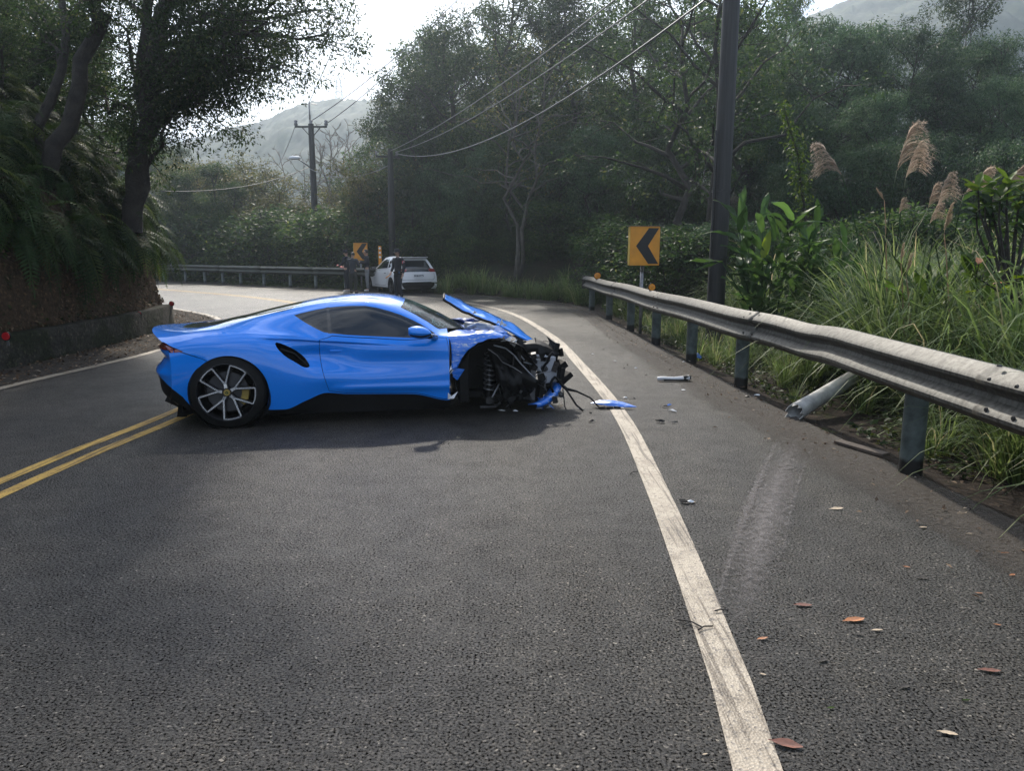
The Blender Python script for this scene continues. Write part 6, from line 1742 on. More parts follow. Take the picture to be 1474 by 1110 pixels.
# big leaning tree over the left bank
def bank_tree():
    rng = np.random.default_rng(77)
    b = at(183, 250, 15.0)
    root = empty("leaning_tree", (b.x, b.y, b.z - .8)); tag(root, "big dark leaning tree spreading over the road from the left bank", "tree")
    o = np.array(root.location)
    tb = MB(); cl = []; cr = []
    def W(u, v, Y): return np.array(at(u, v, Y)) - o
    def lm(a, bb, r0, r1, n=7, wob=.10, arch=0.0):
        P = limb_pts(a, bb, rng, wob, n, arch); tb.tube(P, list(np.linspace(r0, r1, n)), 8, cap=False); return np.array(P)
    T1 = lm((0, 0, -.3), W(222, 95, 15), .20, .165); T1b = lm(T1[-1], W(262, -120, 15.4), .165, .10)
    T2 = lm((-.05, .1, -.3), W(205, 90, 15.8), .14, .11); T2b = lm(T2[-1], W(222, -60, 16), .13, .07)
    T3 = lm(W(70, 245, 13.2), W(152, 18, 13.6), .15, .105)
    T4 = lm(W(66, 240, 13.6), W(92, -40, 15.4), .10, .06)
    ends = [(T1[5], (470, 48, 14.2)), (T1[6], (440, 15, 16)), (T1[5], (405, 92, 15.4)), (T1[4], (345, 98, 14.6)), (T1[6], (370, 70, 17)), (T1b[1], (480, -10, 15)), (T1b[2], (430, -60, 14)), (T1[3], (283, 140, 15.2)), (T1b[1], (330, 20, 13.5)), (T2[4], (270, 60, 17.5)), (T2b[2], (150, -30, 17)), (T2b[3], (300, -90, 17)), (T1b[4], (350, -120, 15)), (T2[3], (130, 120, 17)), (T4[3], (60, 20, 15.5)), (T4[4], (130, -20, 16)), (T1b[3], (200, -120, 14.5)), (T1[4], (300, 100, 17.5)), (T1[5], (385, 30, 13)), (T2[5], (180, 40, 17)), (T1[2], (246, 165, 15.0)), (T1[4], (340, 75, 13.8)), (T3[5], (120, -40, 13)), (T1b[3], (300, -220, 13)), (T1b[4], (380, -260, 12.5)), (T1b[3], (430, -180, 14)), (T1b[4], (240, -300, 13)), (T1b[2], (450, -330, 11.5)), (T1b[5], (330, -400, 11)), (T1b[4], (150, -250, 12.5)), (T1b[6], (200, -420, 11.5)), (T1b[5], (90, -330, 13))]  # topmost limbs are out of view, added to shade the road's left side
    for a, (u, v, Y) in ends:
        e = W(u, v, Y)
        P = lm(a, e, .060, .014, 8, .16, .06)
        L = np.linalg.norm(P[-1] - P[0])
        for s in np.linspace(.26, 1.0, max(7, int(L * 3.8))):
            for q in range(3):
                j = min(6, int(s * 7)); p = P[j] + (P[j + 1] - P[j]) * (s * 7 - j)
                tw = p + rng.normal(size=3) * np.array([.46, .48, .34]) + np.array([.06, 0, -.05])
                tb.tube([p, (p + tw) / 2 + rng.normal(size=3) * .04, tw], [.012, .008, .004], 4, cap=False)
                cl.append(tw); cr.append(rng.uniform(.22, .46))
    obj("trunk", tb.mesh("trunk", M['bark'], True, fixn=False), root)
    V, F, rd = crown_geo(rng, cl, np.array(cr), 92000, .078, .35)
    obj("crown", np_mesh("crown", V, F, M['leaf_dark'], rd), root)
bank_tree()

# ferns that hang over the earth bank
def frond(rng, L, az, el, droop, npin=20, pin=.115):
    """one arching frond: V, F (quads)"""
    s = np.linspace(0, 1, npin + 1)
    d0 = np.array([math.cos(az) * math.cos(el), math.sin(az) * math.cos(el), math.sin(el)])
    P = [np.zeros(3)]; d = d0.copy()
    for i in range(npin):
        d = unit((d + np.array([0, 0, -droop / npin]))[None])[0]; P.append(P[-1] + d * L / npin)
    P = np.array(P); T = unit(np.gradient(P, axis=0))
    side = unit(np.cross(T, np.array([0, 0, 1.0])) + 1e-6)
    up = np.cross(side, T)
    Cs, Ds, Ns, Ls, Ws = [], [], [], [], []
    for i in range(2, npin + 1):
        pl = pin * L * (math.sin(math.pi * (.12 + .86 * s[i] ** .8)) + .05) * 1.35
        for sg in (-1, 1):
            Cs.append(P[i]); Ds.append(side[i] * sg + T[i] * .55 - up[i] * .15 + rng.normal(size=3) * .05); Ns.append(up[i] + rng.normal(size=3) * .1); Ls.append(pl); Ws.append(pl * .21)
    V, F = leaf_geo(np.array(Cs), np.array(Ds), np.array(Ns), np.array(Ls), np.array(Ws), rng, .05)
    # rachis as a thin strip
    w = .006
    R_ = np.concatenate([P + side * w, P - side * w]); n = len(P)
    Fr = np.array([(i, i + 1, n + i + 1, n + i) for i in range(n - 1)]) + len(V)
    return np.concatenate([V, R_]), np.concatenate([F, Fr])
def clump(seed, nf, L, mat, name="fronds", spread=1.2, el=(.1, .9), droop=(2.0, 3.6)):
    rng = np.random.default_rng(seed); Vs, Fs, Rs = [], [], []; b = 0
    for k in range(nf):
        V, F = frond(rng, L * rng.uniform(.65, 1.15), rng.normal(0, spread), rng.uniform(*el), rng.uniform(*droop))
        V += rng.normal(size=3) * .06
        Vs.append(V); Fs.append(F + b); b += len(V); Rs.append(np.full(len(V), np.clip(rng.normal(.5, .27), 0, 1)))
    return np_mesh(name, np.concatenate(Vs), np.concatenate(Fs), M[mat], np.concatenate(Rs))
def ferns():
    rg = random.Random(4)
    ms = [clump(30 + i, 22, .95, 'fern') for i in range(6)]
    lb = resample(LA, 400)
    hs = [1.7, 2.0, 2.35, 2.9, 3.4, 3.9, 4.5, 5.2, 6.0]
    prof = [(1.7, -.50), (2.25, -.66), (2.9, -1.0), (3.7, -1.7), (4.7, -2.9), (6.0, -4.8)]
    n = 0
    for i in range(292):
        y = rg.uniform(2.5, 20.5)
        h = 1.75 + 3.9 * rg.random() ** 1.15
        if y > 17.5: h *= .9
        k = int(np.argmin(np.abs(lb[:, 1] - y))); t = lb[min(399, k + 1)] - lb[max(0, k - 1)]; t = t / np.linalg.norm(t); nr = np.array([t[1], -t[0]])
        off = np.interp(h, [p[0] for p in prof], [p[1] for p in prof])
        if y < 18.5: hh = h
        else: hh = h * (1 - .45 * min(1, (y - 18.5) / 8))
        p = lb[k] + nr * (off + .05)
        o = obj("fern", ms[i % 6], None, (p[0], p[1], hh + rg.uniform(-.1, .25)), (rg.uniform(-.15, .15), rg.uniform(-.1, .25), math.atan2(nr[1], nr[0]) + rg.uniform(-.5, .5)))
        s = rg.uniform(.7, 1.35); o.scale = (s, s, s)
        tag(o, "drooping green fern " + ("low" if h < 2.6 else "midway up" if h < 3.8 else "high") + " on the left bank " + ("at the left photo edge" if y < 8 else "behind the second red reflector" if y < 14 else "at its far corner"), "fern", "ferns hanging over the left earth bank")
    # dry roots and small leaves on the bank face
    rng = np.random.default_rng(9); C, D, Nn, L = [], [], [], []
    for i in range(5200):
        y = rng.uniform(4, 20.5); k = int(np.argmin(np.abs(lb[:, 1] - y))); t = lb[min(399, k + 1)] - lb[max(0, k - 1)]; t = t / np.linalg.norm(t); nr = np.array([t[1], -t[0]])
        z = .5 + 1.75 * rng.random() ** (1.6 if i % 3 else .8); off = np.interp(z, [.42, .72, 1.2, 1.7, 2.25], [-.27, -.40, -.48, -.53, -.70]) + .03 + rng.random() * .08
        p = lb[k] + nr * off; C.append((p[0], p[1], z)); D.append((nr[0] * .5 + rng.normal() * .5, nr[1] * .5 + rng.normal() * .6, -.5 + rng.normal() * .5)); Nn.append((nr[0], nr[1], .5)); L.append(rng.uniform(.03, .085))
    L = np.array(L); V, F = leaf_geo(np.array(C), np.array(D), np.array(Nn) + rng.normal(size=(len(C), 3)) * .3, L, L * .5, rng)
    r = rng.random(len(C)); g = np.repeat(r, 4)
    h = len(C) * 2 // 3
    tag(obj("bank_litter", np_mesh("bank_litter", V[:h * 4], F[:h], M['litter'], g[:h * 4] * .8)), "dead leaves and dry roots clinging to the earth bank", "leaf litter", kind='stuff')
    tag(obj("bank_ivy", np_mesh("bank_ivy", V[h * 4:], F[h:] - h * 4, M['cover'], g[h * 4:])), "small green leaves creeping over the earth bank", "ground cover", kind='stuff')
ferns()

# grasses
def blade_geo(rng, n, L, W, spread, up, base=.12, segs=4, droop=(.7, 2.2)):
    az = rng.uniform(0, 2 * math.pi, n); r = base * rng.random(n) ** .5
    P = np.stack([np.cos(az) * r, np.sin(az) * r, np.zeros(n)], 1)
    a2 = az + rng.normal(0, .5, n); tilt = np.abs(rng.normal(0, spread, n))
    d = np.stack([np.cos(a2) * np.sin(tilt), np.sin(a2) * np.sin(tilt), np.cos(tilt) * up], 1)
    Ln = L * rng.uniform(.55, 1.15, n)[:, None]; dr = rng.uniform(*droop, n)[:, None]
    h = np.stack([np.cos(a2), np.sin(a2), np.zeros(n)], 1); S = np.stack([-np.sin(a2), np.cos(a2), np.zeros(n)], 1)
    rows = [P]; D = unit(d)
    for k in range(segs):
        D = unit(D + h * (.22 * dr) * (k / segs) + np.array([0, 0, -1]) * dr * .62 * (k / segs) ** 1.5); rows.append(rows[-1] + D * Ln / segs)
    V = np.empty((n, segs + 1, 2, 3))
    for k in range(segs + 1):
        w = W * (1 - (k / segs) ** 2 * .95) * (.75 if k == 0 else 1)
        V[:, k, 0] = rows[k] + S * w / 2; V[:, k, 1] = rows[k] - S * w / 2
    i = np.arange(n)[:, None] * (segs + 1) * 2; k = np.arange(segs)[None] * 2
    F = np.stack([i + k, i + k + 1, i + k + 3, i + k + 2], -1).reshape(-1, 4)
    rd = np.repeat(np.clip(rng.normal(.48, .25, n), 0, 1), (segs + 1) * 2)
    return V.reshape(-1, 3), F, rd
def grasses():
    rg = random.Random(8)
    ms = []
    for i in range(5):
        rng = np.random.default_rng(60 + i); ms.append(np_mesh("blades", *blade_geo(rng, 110, 1.5, .020, .40, 1.0, .20, 6)[:2], M['grass'], blade_geo(np.random.default_rng(60 + i), 110, 1.5, .020, .40, 1.0, .20, 6)[2]))
    short = []
    for i in range(3):
        a = blade_geo(np.random.default_rng(80 + i), 70, .62, .014, .6, 1.0, .12, 4); short.append(np_mesh("blades", a[0], a[1], M['grass'], a[2]))
    spots = []
    for i in range(6000):
        if len(spots)   >= 285: break
        x, y = 3.1 + 7.4 * rg.random() ** 1.3, rg.uniform(4.0, 15.5)
        d = float(outside(RAc, x, y)[0])
        if d < .85 or (x < 4.1 and 6.2 < y < 8.9): continue
        if x < 4.6 and y > 8.6 and rg.random() < .75: continue
        if math.hypot(x - 4.3, y - 12.4) < 1.0 or math.hypot(x - 5.2, y - 12.6) < .7: continue
        spots.append((x, y))
    for i, (x, y) in enumerate(spots):
        d = x - 2.7
        o = obj("grass_tussock", ms[i % 5], None, (x, y, gz(x, y) - .03), (rg.uniform(-.1, .1), rg.uniform(-.1, .1), rg.uniform(0, 6.3)))
        s = rg.uniform(.75, 1.1) * (.55 if d < 1.0 else .9 if d < 1.5 else 1.35); o.scale = (s, s, s * rg.uniform(.85, 1.1))
        tag(o, "arching silvergrass tussock " + ("beside the guardrail " if d < 1.3 else "just behind the guardrail " if d < 2.6 else "deep in the stand ") + ("nearest the camera" if y < 6.5 else "behind the dent" if y < 9 else "below the plumes" if y < 12 else "at the stand's far end"), "grass", "silvergrass tussocks behind the right guardrail")
    k = 0
    for i in range(400):
        if k >= 95: break
        y = rg.uniform(3.6, 24.5); j = int(np.argmin(np.abs(RA[:, 1] - y))); x = RA[j, 0] + rg.uniform(.55, 1.7)
        if 6.4 < y < 7.9 and x < 3.6: continue
        o = obj("verge_grass", short[i % 3], None, (x, y, gz(x, y) - .02), (0, 0, rg.uniform(0, 6.3))); s = rg.uniform(.45, 1.0); o.scale = (s, s, s); k += 1
        tag(o, "short grass tuft on the right verge " + ("by the near post" if y < 7 else "near the broken post" if y < 10 else "by the tall pole" if y < 14 else "under the far guardrail end"), "grass", "grass tufts along the right verge")
    for i in range(34):
        u = 640 + i * 8.5 + rg.uniform(-6, 6); Y = 31 - i * .28 + rg.uniform(-.4, .8); x = at(u, 360, Y).x
        o = obj("slope_grass", ms[i % 5], None, (x, Y, gz(x, Y) - .03), (0, 0, rg.uniform(0, 6))); s = rg.uniform(.5, .9); o.scale = (s, s, s)
        tag(o, "arching grass tuft on the shaded slope beyond the road", "grass", "grass tufts on the shaded slope")
    # low leafy cover and litter
    rng = np.random.default_rng(14)
    def cover(name, label, n, pts, L, mat, hmax, flat=.8, lo=0.0):
        C = np.array(pts); n = len(C)
        D = rng.normal(size=(n, 3)) * np.array([1, 1, .35]); Nn = np.array([0, 0, flat]) + rng.normal(size=(n, 3)) * .4
        Ls = rng.uniform(L[0], L[1], n); V, F = leaf_geo(C, D, Nn, Ls, Ls * .5, rng)
        tag(obj(name, np_mesh(name, V, F, M[mat], np.repeat(rng.uniform(lo, 1, n), 4))), label, "leaf litter" if mat == 'litter' else "ground cover", kind='stuff')
    pts = []
    ra2 = resample(RA, 500)
    while len(pts) < 30000:
        j = rng.integers(85, 320); p = ra2[j]; t = ra2[j + 1] - ra2[j - 1]; t /= np.linalg.norm(t)
        d = .62 + 3.2 * rng.random() ** 1.5
        q = p + np.array([t[1], -t[0]]) * d
        k = noise.noise((q[0] * 1.3, q[1] * 1.3, 2)); 
        if k < -.12 and d < 1.0: continue
        pts.append((q[0], q[1], -.04 + (.04 + .20 * min(1, d - .5) + .10 * k) * rng.random() + .05 * max(0, d - 1.2)))
    cover("ground_cover", "low leafy ground cover behind the guardrail posts", 0, pts, (.03, .09), 'cover', .2)
    pts = []
    while len(pts) < 2300:
        y = rng.uniform(4, 21); j = int(np.argmin(np.abs(LA[:, 1] - y))); jj = int(np.argmin(np.abs(LL[:, 1] - y)))
        f = rng.random() ** 1.6; x = LA[j, 0] + .05 + (LL[jj, 0] - LA[j, 0]) * f * .95
        pts.append((x, y, .012 + .02 * rng.random()))
    cover("leaf_litter", "dead leaves drifted along the foot of the low wall", 0, pts, (.025, .08), 'litter', .02, 2.0)
    pts = []
    while len(pts) < 1500:
        j = rng.integers(78, 330); p = ra2[j]; t = ra2[j + 1] - ra2[j - 1]; t /= np.linalg.norm(t)
        q = p + np.array([t[1], -t[0]]) * rng.normal(.12, .30); pts.append((q[0], q[1], .016 + .012 * rng.random()))
    cover("leaf_litter", "scattered dead leaves on the dirt verge of the guardrail", 0, pts, (.015, .055), 'litter', .02, 2.0)
    pts = []
    while len(pts) < 5200:
        j = rng.integers(270, 372); p = ra2[j]; t = ra2[j + 1] - ra2[j - 1]; t /= np.linalg.norm(t)
        d = .3 + 3.6 * rng.random(); q = p + np.array([t[1], -t[0]]) * d; z = gz(q[0], q[1]) if rng.random() < .0 else float(.0)
        pts.append((q[0], q[1], d))
    A = np.array(pts); zz = slope_z(A[:, 0], A[:, 1]); A[:, 2] = zz + .10 * rng.random(len(A))
    cover("slope_cover", "low green weeds on the slope foot beyond the bend", 0, A, (.05, .15), 'cover', .1)
grasses()

def plume_mesh(seed, L, one_side=1.0, n=85, tight=False):
    rng = np.random.default_rng(seed); Vs, Fs, Rs = [], [], []; b = 0
    for k in range(n):
        s = rng.random(); z0 = L * .72 * s
        ln = L * (.50 * (1 - s) + .24) * rng.uniform(.7, 1.1) * (.6 if tight else 1)
        a = rng.normal(0, .55); d = np.array([math.cos(a) * (.10 if tight else .55) * one_side, math.sin(a) * (.06 if tight else .28), 1.0]); P = [np.array([.10 * L * s ** 2 * one_side, 0, z0])]
        for q in range(5):
            d = unit((d + np.array([.16 * one_side, 0, -.08 if tight else -.40]))[None])[0] if q else unit(d[None])[0]; P.append(P[-1] + d * ln / 5)
        P = np.array(P); S = np.array([-math.sin(a), math.cos(a), .15]); w = .0048 * np.array([.8, 1.3, 1.5, 1.4, 1.0, .3])[:, None]
        V = np.stack([P + S * w, P - S * w], 1).reshape(-1, 3); F = np.array([(2 * i, 2 * i + 1, 2 * i + 3, 2 * i + 2) for i in range(5)])
        # tiny hairs
        m = 9; i0 = rng.integers(1, 5, m); C = P[i0]; D = rng.normal(size=(m, 3)) + unit(P[i0] - P[i0 - 1]) * 1.5; hl = np.full(m, .035)
        V2, F2 = leaf_geo(C, D, rng.normal(size=(m, 3)), hl, hl * .10, rng)
        Vs += [V, V2]; Fs += [F + b, F2 + b + len(V)]; b += len(V) + len(V2); Rs.append(np.full(len(V) + len(V2), rng.random()))
    return np.concatenate(Vs), np.concatenate(Fs), np.concatenate(Rs)
def plumes():
    ms = {k: np_mesh("plume", *plume_mesh(40 + i, .60, o, 85, tg)[:2], M['plume_pale' if tg else 'plume'], plume_mesh(40 + i, .60, o, 85, tg)[2]) for i, (k, o, tg) in enumerate((('r', 1, False), ('l', -1, False), ('t', 1, True), ('r2', 1.1, False)))}
    lst = [(1243, 345, 1212, 252, 9.6, 'l', .80, -.50, "nodding brown grass plume farthest left, bent to the left"),
           (1282, 300, 1291, 246, 9.4, 'r', .95, .10, "tallest feathery brown grass plume above the silvergrass"),
           (1298, 300, 1304, 256, 9.9, 'r2', .78, .16, "second tall grass plume leaning right beside the tallest one"),
           (1318, 340, 1336, 300, 9.2, 'r', .50, .05, "short brown plume on a slanting stalk mid clump"),
           (1345, 330, 1350, 296, 8.9, 'r2', .62, .10, "fluffy pale brown plume left of the broad leaved shrub"),
           (1383, 300, 1388, 279, 9.0, 'r', .68, .55, "wide drooping plume just above the broad leaved shrub"),
           (1432, 300, 1436, 272, 8.6, 'r2', .90, .65, "rightmost brown plume at the edge of the photo"),
           (1297, 340, 1294, 308, 9.2, 'r', .32, .0, "small brown plume low between the tall stalks"),
           (1276, 330, 1273, 288, 9.6, 't', .28, -.75, "slim closed plume lying slantwise in front of dark laurels"),
           (1300, 410, 1297, 378, 8.6, 't', .34, -.1, "left of two closed pale plumes low in the grass"),
           (1308, 420, 1304, 395, 8.3, 't', .36, .05, "right of two closed pale plumes low in the grass"),
           (1362, 360, 1359, 336, 8.2, 't', .5, .02, "dense straw coloured plume standing before the green sheaf"),
           (1345, 345, 1338, 322, 8.4, 'r', .40, .2, "loose straw plume drooping over the green sheaf")]
    for bu, bv, tu, tv, Y, k, s, lean, lb in lst:
        t = at(tu, tv, Y); b = at(bu, bv, Y)
        d = t - b; x0 = t.x - d.x / d.z * t.z * .6; z0 = gz(x0, Y)
        root = empty("grass_plume", (x0, Y, z0)); tag(root, lb, "grass plume", "silvergrass plumes on the right")
        e = t - root.location
        MB().tube([(0, 0, 0), (e.x * .35, .02, e.z * .5), (e.x * .8, .01, e.z * .88), e], [.010, .008, .006, .004], 5).build("stalk", M['ginger' if k != 't' else 'plume_pale'], root, True)
        o = obj("plume", ms[k], root, e, (0, lean, random.uniform(-.4, .4))); o.scale = (s * 1.3,) * 3
plumes()

def broad_leaf(L, W, bend, fold, mat, name="leaf", seed=0, nx=7, wav=.02):
    rng = random.Random(seed)
    rows = []
    for i in range(nx):
        s = i / (nx - 1); w = W * .5 * (math.sin(math.pi * min(1, .05 + .95 * s ** .8)) ** .75) + (.004 if s < .9 else 0)
        x = L * s * math.cos(bend * s * .5); z = -L * bend * .5 * s * s
        rows.append([(x, w * j, z + fold * abs(j) * w * 2 + wav * math.sin(9 * s + 2 * j)) for j in (-1, -.5, 0, .5, 1)])
    mb = MB().grid(rows)
    n = len(mb.v)
    return mb.mesh(name, M[mat], True, rnd=[.25 + .5 * rng.random()] * n)
def ginger():
    rg = random.Random(17)
    ms = [broad_leaf(.52, .105, b, .25, 'ginger', seed=i) for i, b in enumerate((.2, .5, .8, 1.1))]
    lit = broad_leaf(.46, .12, .3, .2, 'ginger_lit')
    for u0, Y, nst, lab, ht in ((1105, 12.3, 12, "big clump of broad green ginger leaves beside the tall pole", 1.25), (1182, 12.0, 7, "smaller ginger clump right of the vine covered stem", .95)):
        c = at(u0, 430, Y); z0 = gz(c.x, Y)
        root = empty("ginger_plant", (c.x, Y, z0)); tag(root, lab, "plant")
        for k in range(nst):
            a = rg.uniform(0, 6.28); r = rg.uniform(.05, .30); tip = Vector((math.cos(a) * r * 2.4, math.sin(a) * r * 1.8 - .1, rg.uniform(.9, 1.45) * ht + .35)); b = Vector((math.cos(a) * r * .6, math.sin(a) * r * .6, -.05))
            MB().tube([b, b.lerp(tip, .5) + Vector((0, 0, .06)), tip], [.014, .011, .005], 6).build("stem", M['ginger'], root, True)
            for q in range(9):
                f = .28 + .72 * q / 8
                p = b.lerp(tip, f); az = a + (1 if q % 2 else -1) * rg.uniform(.8, 1.6) + rg.uniform(-.3, .3); el = rg.uniform(.6, 1.3) + (.15 if q == 8 else 0)
                o = obj("leaf", ms[rg.randrange(4)], root, p, (rg.uniform(-.3, .3), -el, az)); s = rg.uniform(.85, 1.25) * (.75 + .25 * ht); o.scale = (s, s, s)
        if nst == 12:
            p = at(1098, 372, Y - .55) - root.location
            o = obj("leaf", lit, root, p, (.9, -1.35, .3)); o['label'] = "upright leaf painted sunlit yellow green"
            p = at(1040, 378, Y - .1) - root.location
            for k, (az, el, s) in enumerate(((3.0, .12, 1.15), (3.35, -.15, .9), (2.85, -.2, .7))): o = obj("leaf", ms[0], root, p, (0, -el, az)); o.scale = (s, s, s)
            MB().tube([p, p.lerp(Vector((0, 0, .3)), .6), (0, 0, .0)], .010, 5).build("stem", M['ginger'], root, True)
    # sheaf of broad upright leaves within the grass, right
    for u0, Y, lab, mt in ((1348, 8.7, "sheaf of sunlit upright leaves among the silvergrass", 'leaf_bright'), (1432, 8.4, "broad leaved sheaf under the glossy shrub", 'leaf_bright')):
        c = at(u0, 400, Y); root = empty("leaf_sheaf", (c.x, Y, gz(c.x, Y))); tag(root, lab, "plant")
        m2 = [broad_leaf(.62, .10, b, .2, mt, seed=9 + i) for i, b in enumerate((.15, .4, .7))]
        for k in range(15):
            az = rg.uniform(0, 6.28); p = Vector((.22 * math.cos(az), .15 * math.sin(az), rg.uniform(.7, 1.25)))
            MB().tube([(p.x * .3, p.y * .3, 0), p], [.008, .005], 5).build("stem", M['ginger'], root)
            o = obj("leaf", m2[k % 3], root, p, (rg.uniform(-.4, .4), -rg.uniform(.6, 1.35), az)); s = rg.uniform(.8, 1.1); o.scale = (s, s, s)
    # glossy rosette shrub at the right edge
    ms2 = [broad_leaf(.21, .085, b, .15, 'leaf_bright', seed=20 + i, wav=.006) for i, b in enumerate((.2, .6))]; dk = [broad_leaf(.21, .085, .9, .15, 'leaf_dark', seed=30, wav=.006)]  # dark leaf copies paint in the shade below the rosettes
    Y = 7.9; c = at(1440, 300, Y); root = empty("glossy_shrub", (c.x + .1, Y, gz(c.x, Y))); tag(root, "shrub with rosettes of broad glossy leaves at the right edge", "shrub")
    for k, (u, v, dy) in enumerate(((1408, 268, 0), (1428, 262, .2), (1452, 262, -.1), (1470, 274, .1), (1440, 282, -.2), (1418, 285, .1), (1488, 268, 0), (1466, 296, .1), (1500, 290, .1), (1425, 305, .2), (1450, 315, .1), (1478, 322, .15), (1405, 300, .25), (1440, 335, .2), (1470, 345, .2))):
        p = at(u, v, Y + dy) - root.location
        MB().tube([(.05, 0, 0), (.1, .0, p.z * .5), p * .9 + Vector((0, 0, -.02)), p], [.03, .02, .010, .007], 6).build("stem", M['bark'], root, True)
        for q in range(9):
            az = q * 2.4 + rg.random(); el = .9 - .12 * q + rg.uniform(-.2, .2)
            o = obj("leaf", (dk if (k > 8 and q > 1) or q > 5 else ms2)[rg.randrange(2) % (1 if (k > 8 and q > 1) or q > 5 else 2)], root, p + Vector((0, 0, -.012 * q)), (rg.uniform(-.3, .3), -el, az)); s = rg.uniform(.7, 1.1); o.scale = (s, s, s)
    # low branch with yellowing leaves
    ye = [broad_leaf(.13, .07, .4, .1, 'ginger_lit', seed=1, wav=.006), broad_leaf(.12, .065, .5, .1, 'leaf_bright', seed=2, wav=.006)]; rust = broad_leaf(.11, .06, .5, .1, 'leaf_orange', seed=3, wav=.006)
    Y = 7.2; a, b = at(1474, 425, Y), at(1405, 398, Y); root = empty("yellowing_shrub", (a.x + .5, Y, gz(a.x, Y))); tag(root, "dark twiggy shrub with yellowing leaves at the right edge", "shrub")
    o_ = root.location
    tw = [Vector((0, 0, 0)), Vector((-.05, 0, .8)), a - o_ + Vector((0, 0, -.05)), at(1435, 418, Y) - o_, b - o_]
    MB().tube(tw, [.035, .03, .016, .010, .004], 6).build("stem", M['bark'], root, True)
    for k in range(26):
        u, v = rg.uniform(1398, 1480), rg.uniform(370, 420); p = at(u, v, Y + rg.uniform(-.15, .15)) - o_
        n_ = min((tw[2].lerp(tw[4], t / 8) for t in range(9)), key=lambda q: (q - p).length)
        MB().tube([n_, p], [.004, .003], 4).build("twig", M['bark'], root)
        m = rust if k in (5, 17) else ye[0] if k % 4 == 0 else ye[1]
        obj("leaf", m, root, p, (rg.uniform(-.5, .5), rg.uniform(-.6, .4), rg.uniform(0, 6.28)))
    # vine clad stem
    rng = np.random.default_rng(5); Y = 13.2
    P = [at(u, v, Y) for u, v in ((1128, 150), (1135, 180), (1148, 220), (1152, 260), (1158, 300), (1162, 345), (1165, 430))]
    bz = gz(P[-1].x, Y); root = empty("vine_clad_stem", (P[-1].x, Y, bz)); tag(root, "thin upright stem wrapped in pale green vine leaves", "vine")
    Q = [Vector(p) - root.location for p in P]; Q[-1].z = 0
    MB().tube(Q[::-1], [.03, .028, .025, .02, .016, .012, .006], 6).build("stem", M['bark'], root, True)
    cl = []
    for a_, b_ in zip(Q[:-1], Q[1:]):
        for t in np.linspace(0, 1, 9): cl.append(np.array(a_.lerp(b_, t)))
    V, F, rd = crown_geo(rng, cl[:46], .11, 620, .075, .5); V2, F2, rd2 = crown_geo(rng, cl[14:34], .19, 260, .08, .6)
    obj("vine_leaves", np_mesh("vine_leaves", np.concatenate([V, V2]), np.concatenate([F, F2 + len(V)]), M['leaf_bright'], np.concatenate([rd, rd2])), root)
ginger()

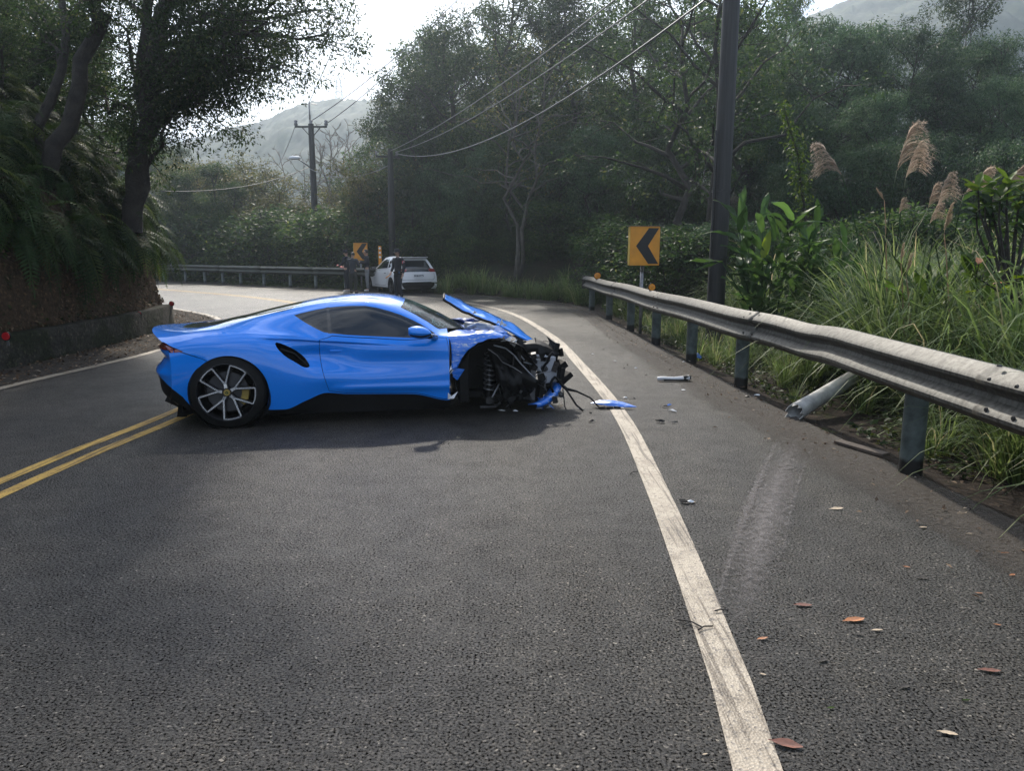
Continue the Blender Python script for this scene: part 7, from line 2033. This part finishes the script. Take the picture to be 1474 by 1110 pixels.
def fallen_leaves():
    rg = random.Random(31)
    zf = lambda x, y: (x / 2.187 + 800, y / 2.187 + 650)
    lst = [(940, 535, 'leaf_orange', 62, "bright orange dead leaf right of the white line, middle of the lane edge"), (780, 488, 'leaf_rust', 48, "dark rust leaf up left of the bright orange leaf"), (1012, 567, 'leaf_tan', 30, "small tan leaf just below right of the bright orange leaf"), (955, 580, 'leaf_black', 26, "blackened leaf just below the bright orange leaf"),
           (652, 593, 'leaf_orange', 30, "small orange leaf close to the white line"), (842, 662, 'leaf_black', 34, "blackened curled leaf between orange leaf and white line"), (1367, 695, 'leaf_rust', 54, "rust red leaf near the right edge of the photo"), (1098, 745, 'leaf_black', 34, "blackened leaf left of the rust red leaf at the right"),
           (728, 928, 'leaf_rust', 80, "large rust red leaf touching the white line nearest the camera"), (1155, 402, 'leaf_black', 34, "blackened leaf far from the line near the dirt verge"), (1105, 367, 'leaf_orange', 18, "tiny orange leaf beside the blackened leaf by the verge"), (885, 183, 'leaf_tan', 38, "long pale leaf lying on asphalt below the grey board"), (1157, 242, 'leaf_tan', 24, "pale leaf scrap at the asphalt edge below the near post"), (1302, 262, 'leaf_tan', 20, "tan leaf scrap on asphalt edge below the ground cover"),
           (1280, 197, 'leaf_tan', 40, "pale star shaped leaf on the dirt below the near post"), (1416, 323, 'leaf_orange', 26, "orange leaf at the dirt edge, far right"), (1437, 392, 'leaf_orange', 24, "orange leaf by the right photo edge under the verge"), (1391, 550, 'leaf_orange', 20, "small orange leaf standing up near the right edge"), (1333, 450, 'leaf_orange', 18, "tiny orange leaf between verge and rust red leaf"),
           (652, 706, 'leaf_tan', 18, "tiny pale leaf scrap beside the white line"), (866, 812, 'leaf_bright', 22, "tiny green leaf scrap on the asphalt near the camera"), (1292, 788, 'leaf_bright', 24, "pale green leaf scrap below the rust red leaf"), (1236, 893, 'leaf_tan', 46, "pinkish tan leaf near the bottom right corner"), (430, 163, 'leaf_tan', 22, "round pale leaf scrap by a black twig near the white line"), (470, 958, 'leaf_tan', 14, "pale crumb on the asphalt left of the white line")]
    for x, y, mt, px, lb in lst:
        u, v = zf(x, y); c = G(u, v)
        L = px / 2.187 / 1090 * math.hypot(c.y, 1.6) * 1.05
        rows = []
        for i in range(7):
            s = i / 6; w = L * .21 * math.sin(math.pi * min(1, .04 + .93 * s)) ** .8
            rows.append([(L * (s - .5), w * j * rg.uniform(.8, 1.15), .10 * L * (s - .4) ** 2 + .22 * w * j * j + rg.uniform(0, .03) * L) for j in (-1, -.4, .2, 1)])
        rows.insert(0, [(-L * .62, (.004 * j) * L * 6, .02 * L) for j in (-1, -.4, .2, 1)])
        me = MB().grid(rows).mesh("fallen_leaf", M[mt], True, rnd=[.6] * 32)
        o = obj("fallen_leaf", me, None, (c.x, c.y, .005), (rg.uniform(-.1, .1), rg.uniform(-.1, .1), rg.uniform(-.6, .6))); tag(o, lb, "fallen leaf", "dead leaves on the asphalt")
    for u, v, ln, an, lb in ((993, 901, .055, -.6, "dark curved twig lying on the white line"), (1038, 883, .03, .1, "short twig at the right edge of the white line"), (912, 683, .05, .9, "thin dry stalk crossing the white line far up"), (1015, 908, .04, .5, "thin curved twig on the scuffed part of the white line")):
        c = G(u, v); o = MB().tube([(-ln, 0, 0), (0, ln * .18, .004), (ln, -ln * .1, 0)], .0035, 5).build("twig", M['leaf_black'], None, True, loc=(c.x, c.y, .012), rot=(0, 0, an)); tag(o, lb, "twig")
fallen_leaves()

# ------------------------------------------------------------------ haze
def haze():
    o = MB().box((0, 250, 55), (2300, 1700, 165)).build("haze", M['paper'])
    o.data.materials.clear()
    m = bpy.data.materials.new("thin_haze"); m.use_nodes = True; nt = m.node_tree
    nt.nodes.clear(); out = nt.nodes.new("ShaderNodeOutputMaterial"); v = nt.nodes.new("ShaderNodeVolumePrincipled")
    v.inputs["Density"].default_value = .0012; v.inputs["Color"].default_value = (.74, .87, 1.0, 1); v.inputs["Anisotropy"].default_value = .66
    nt.links.new(v.outputs[0], out.inputs["Volume"]); o.data.materials.append(m)
    tag(o, kind='stuff')
haze()
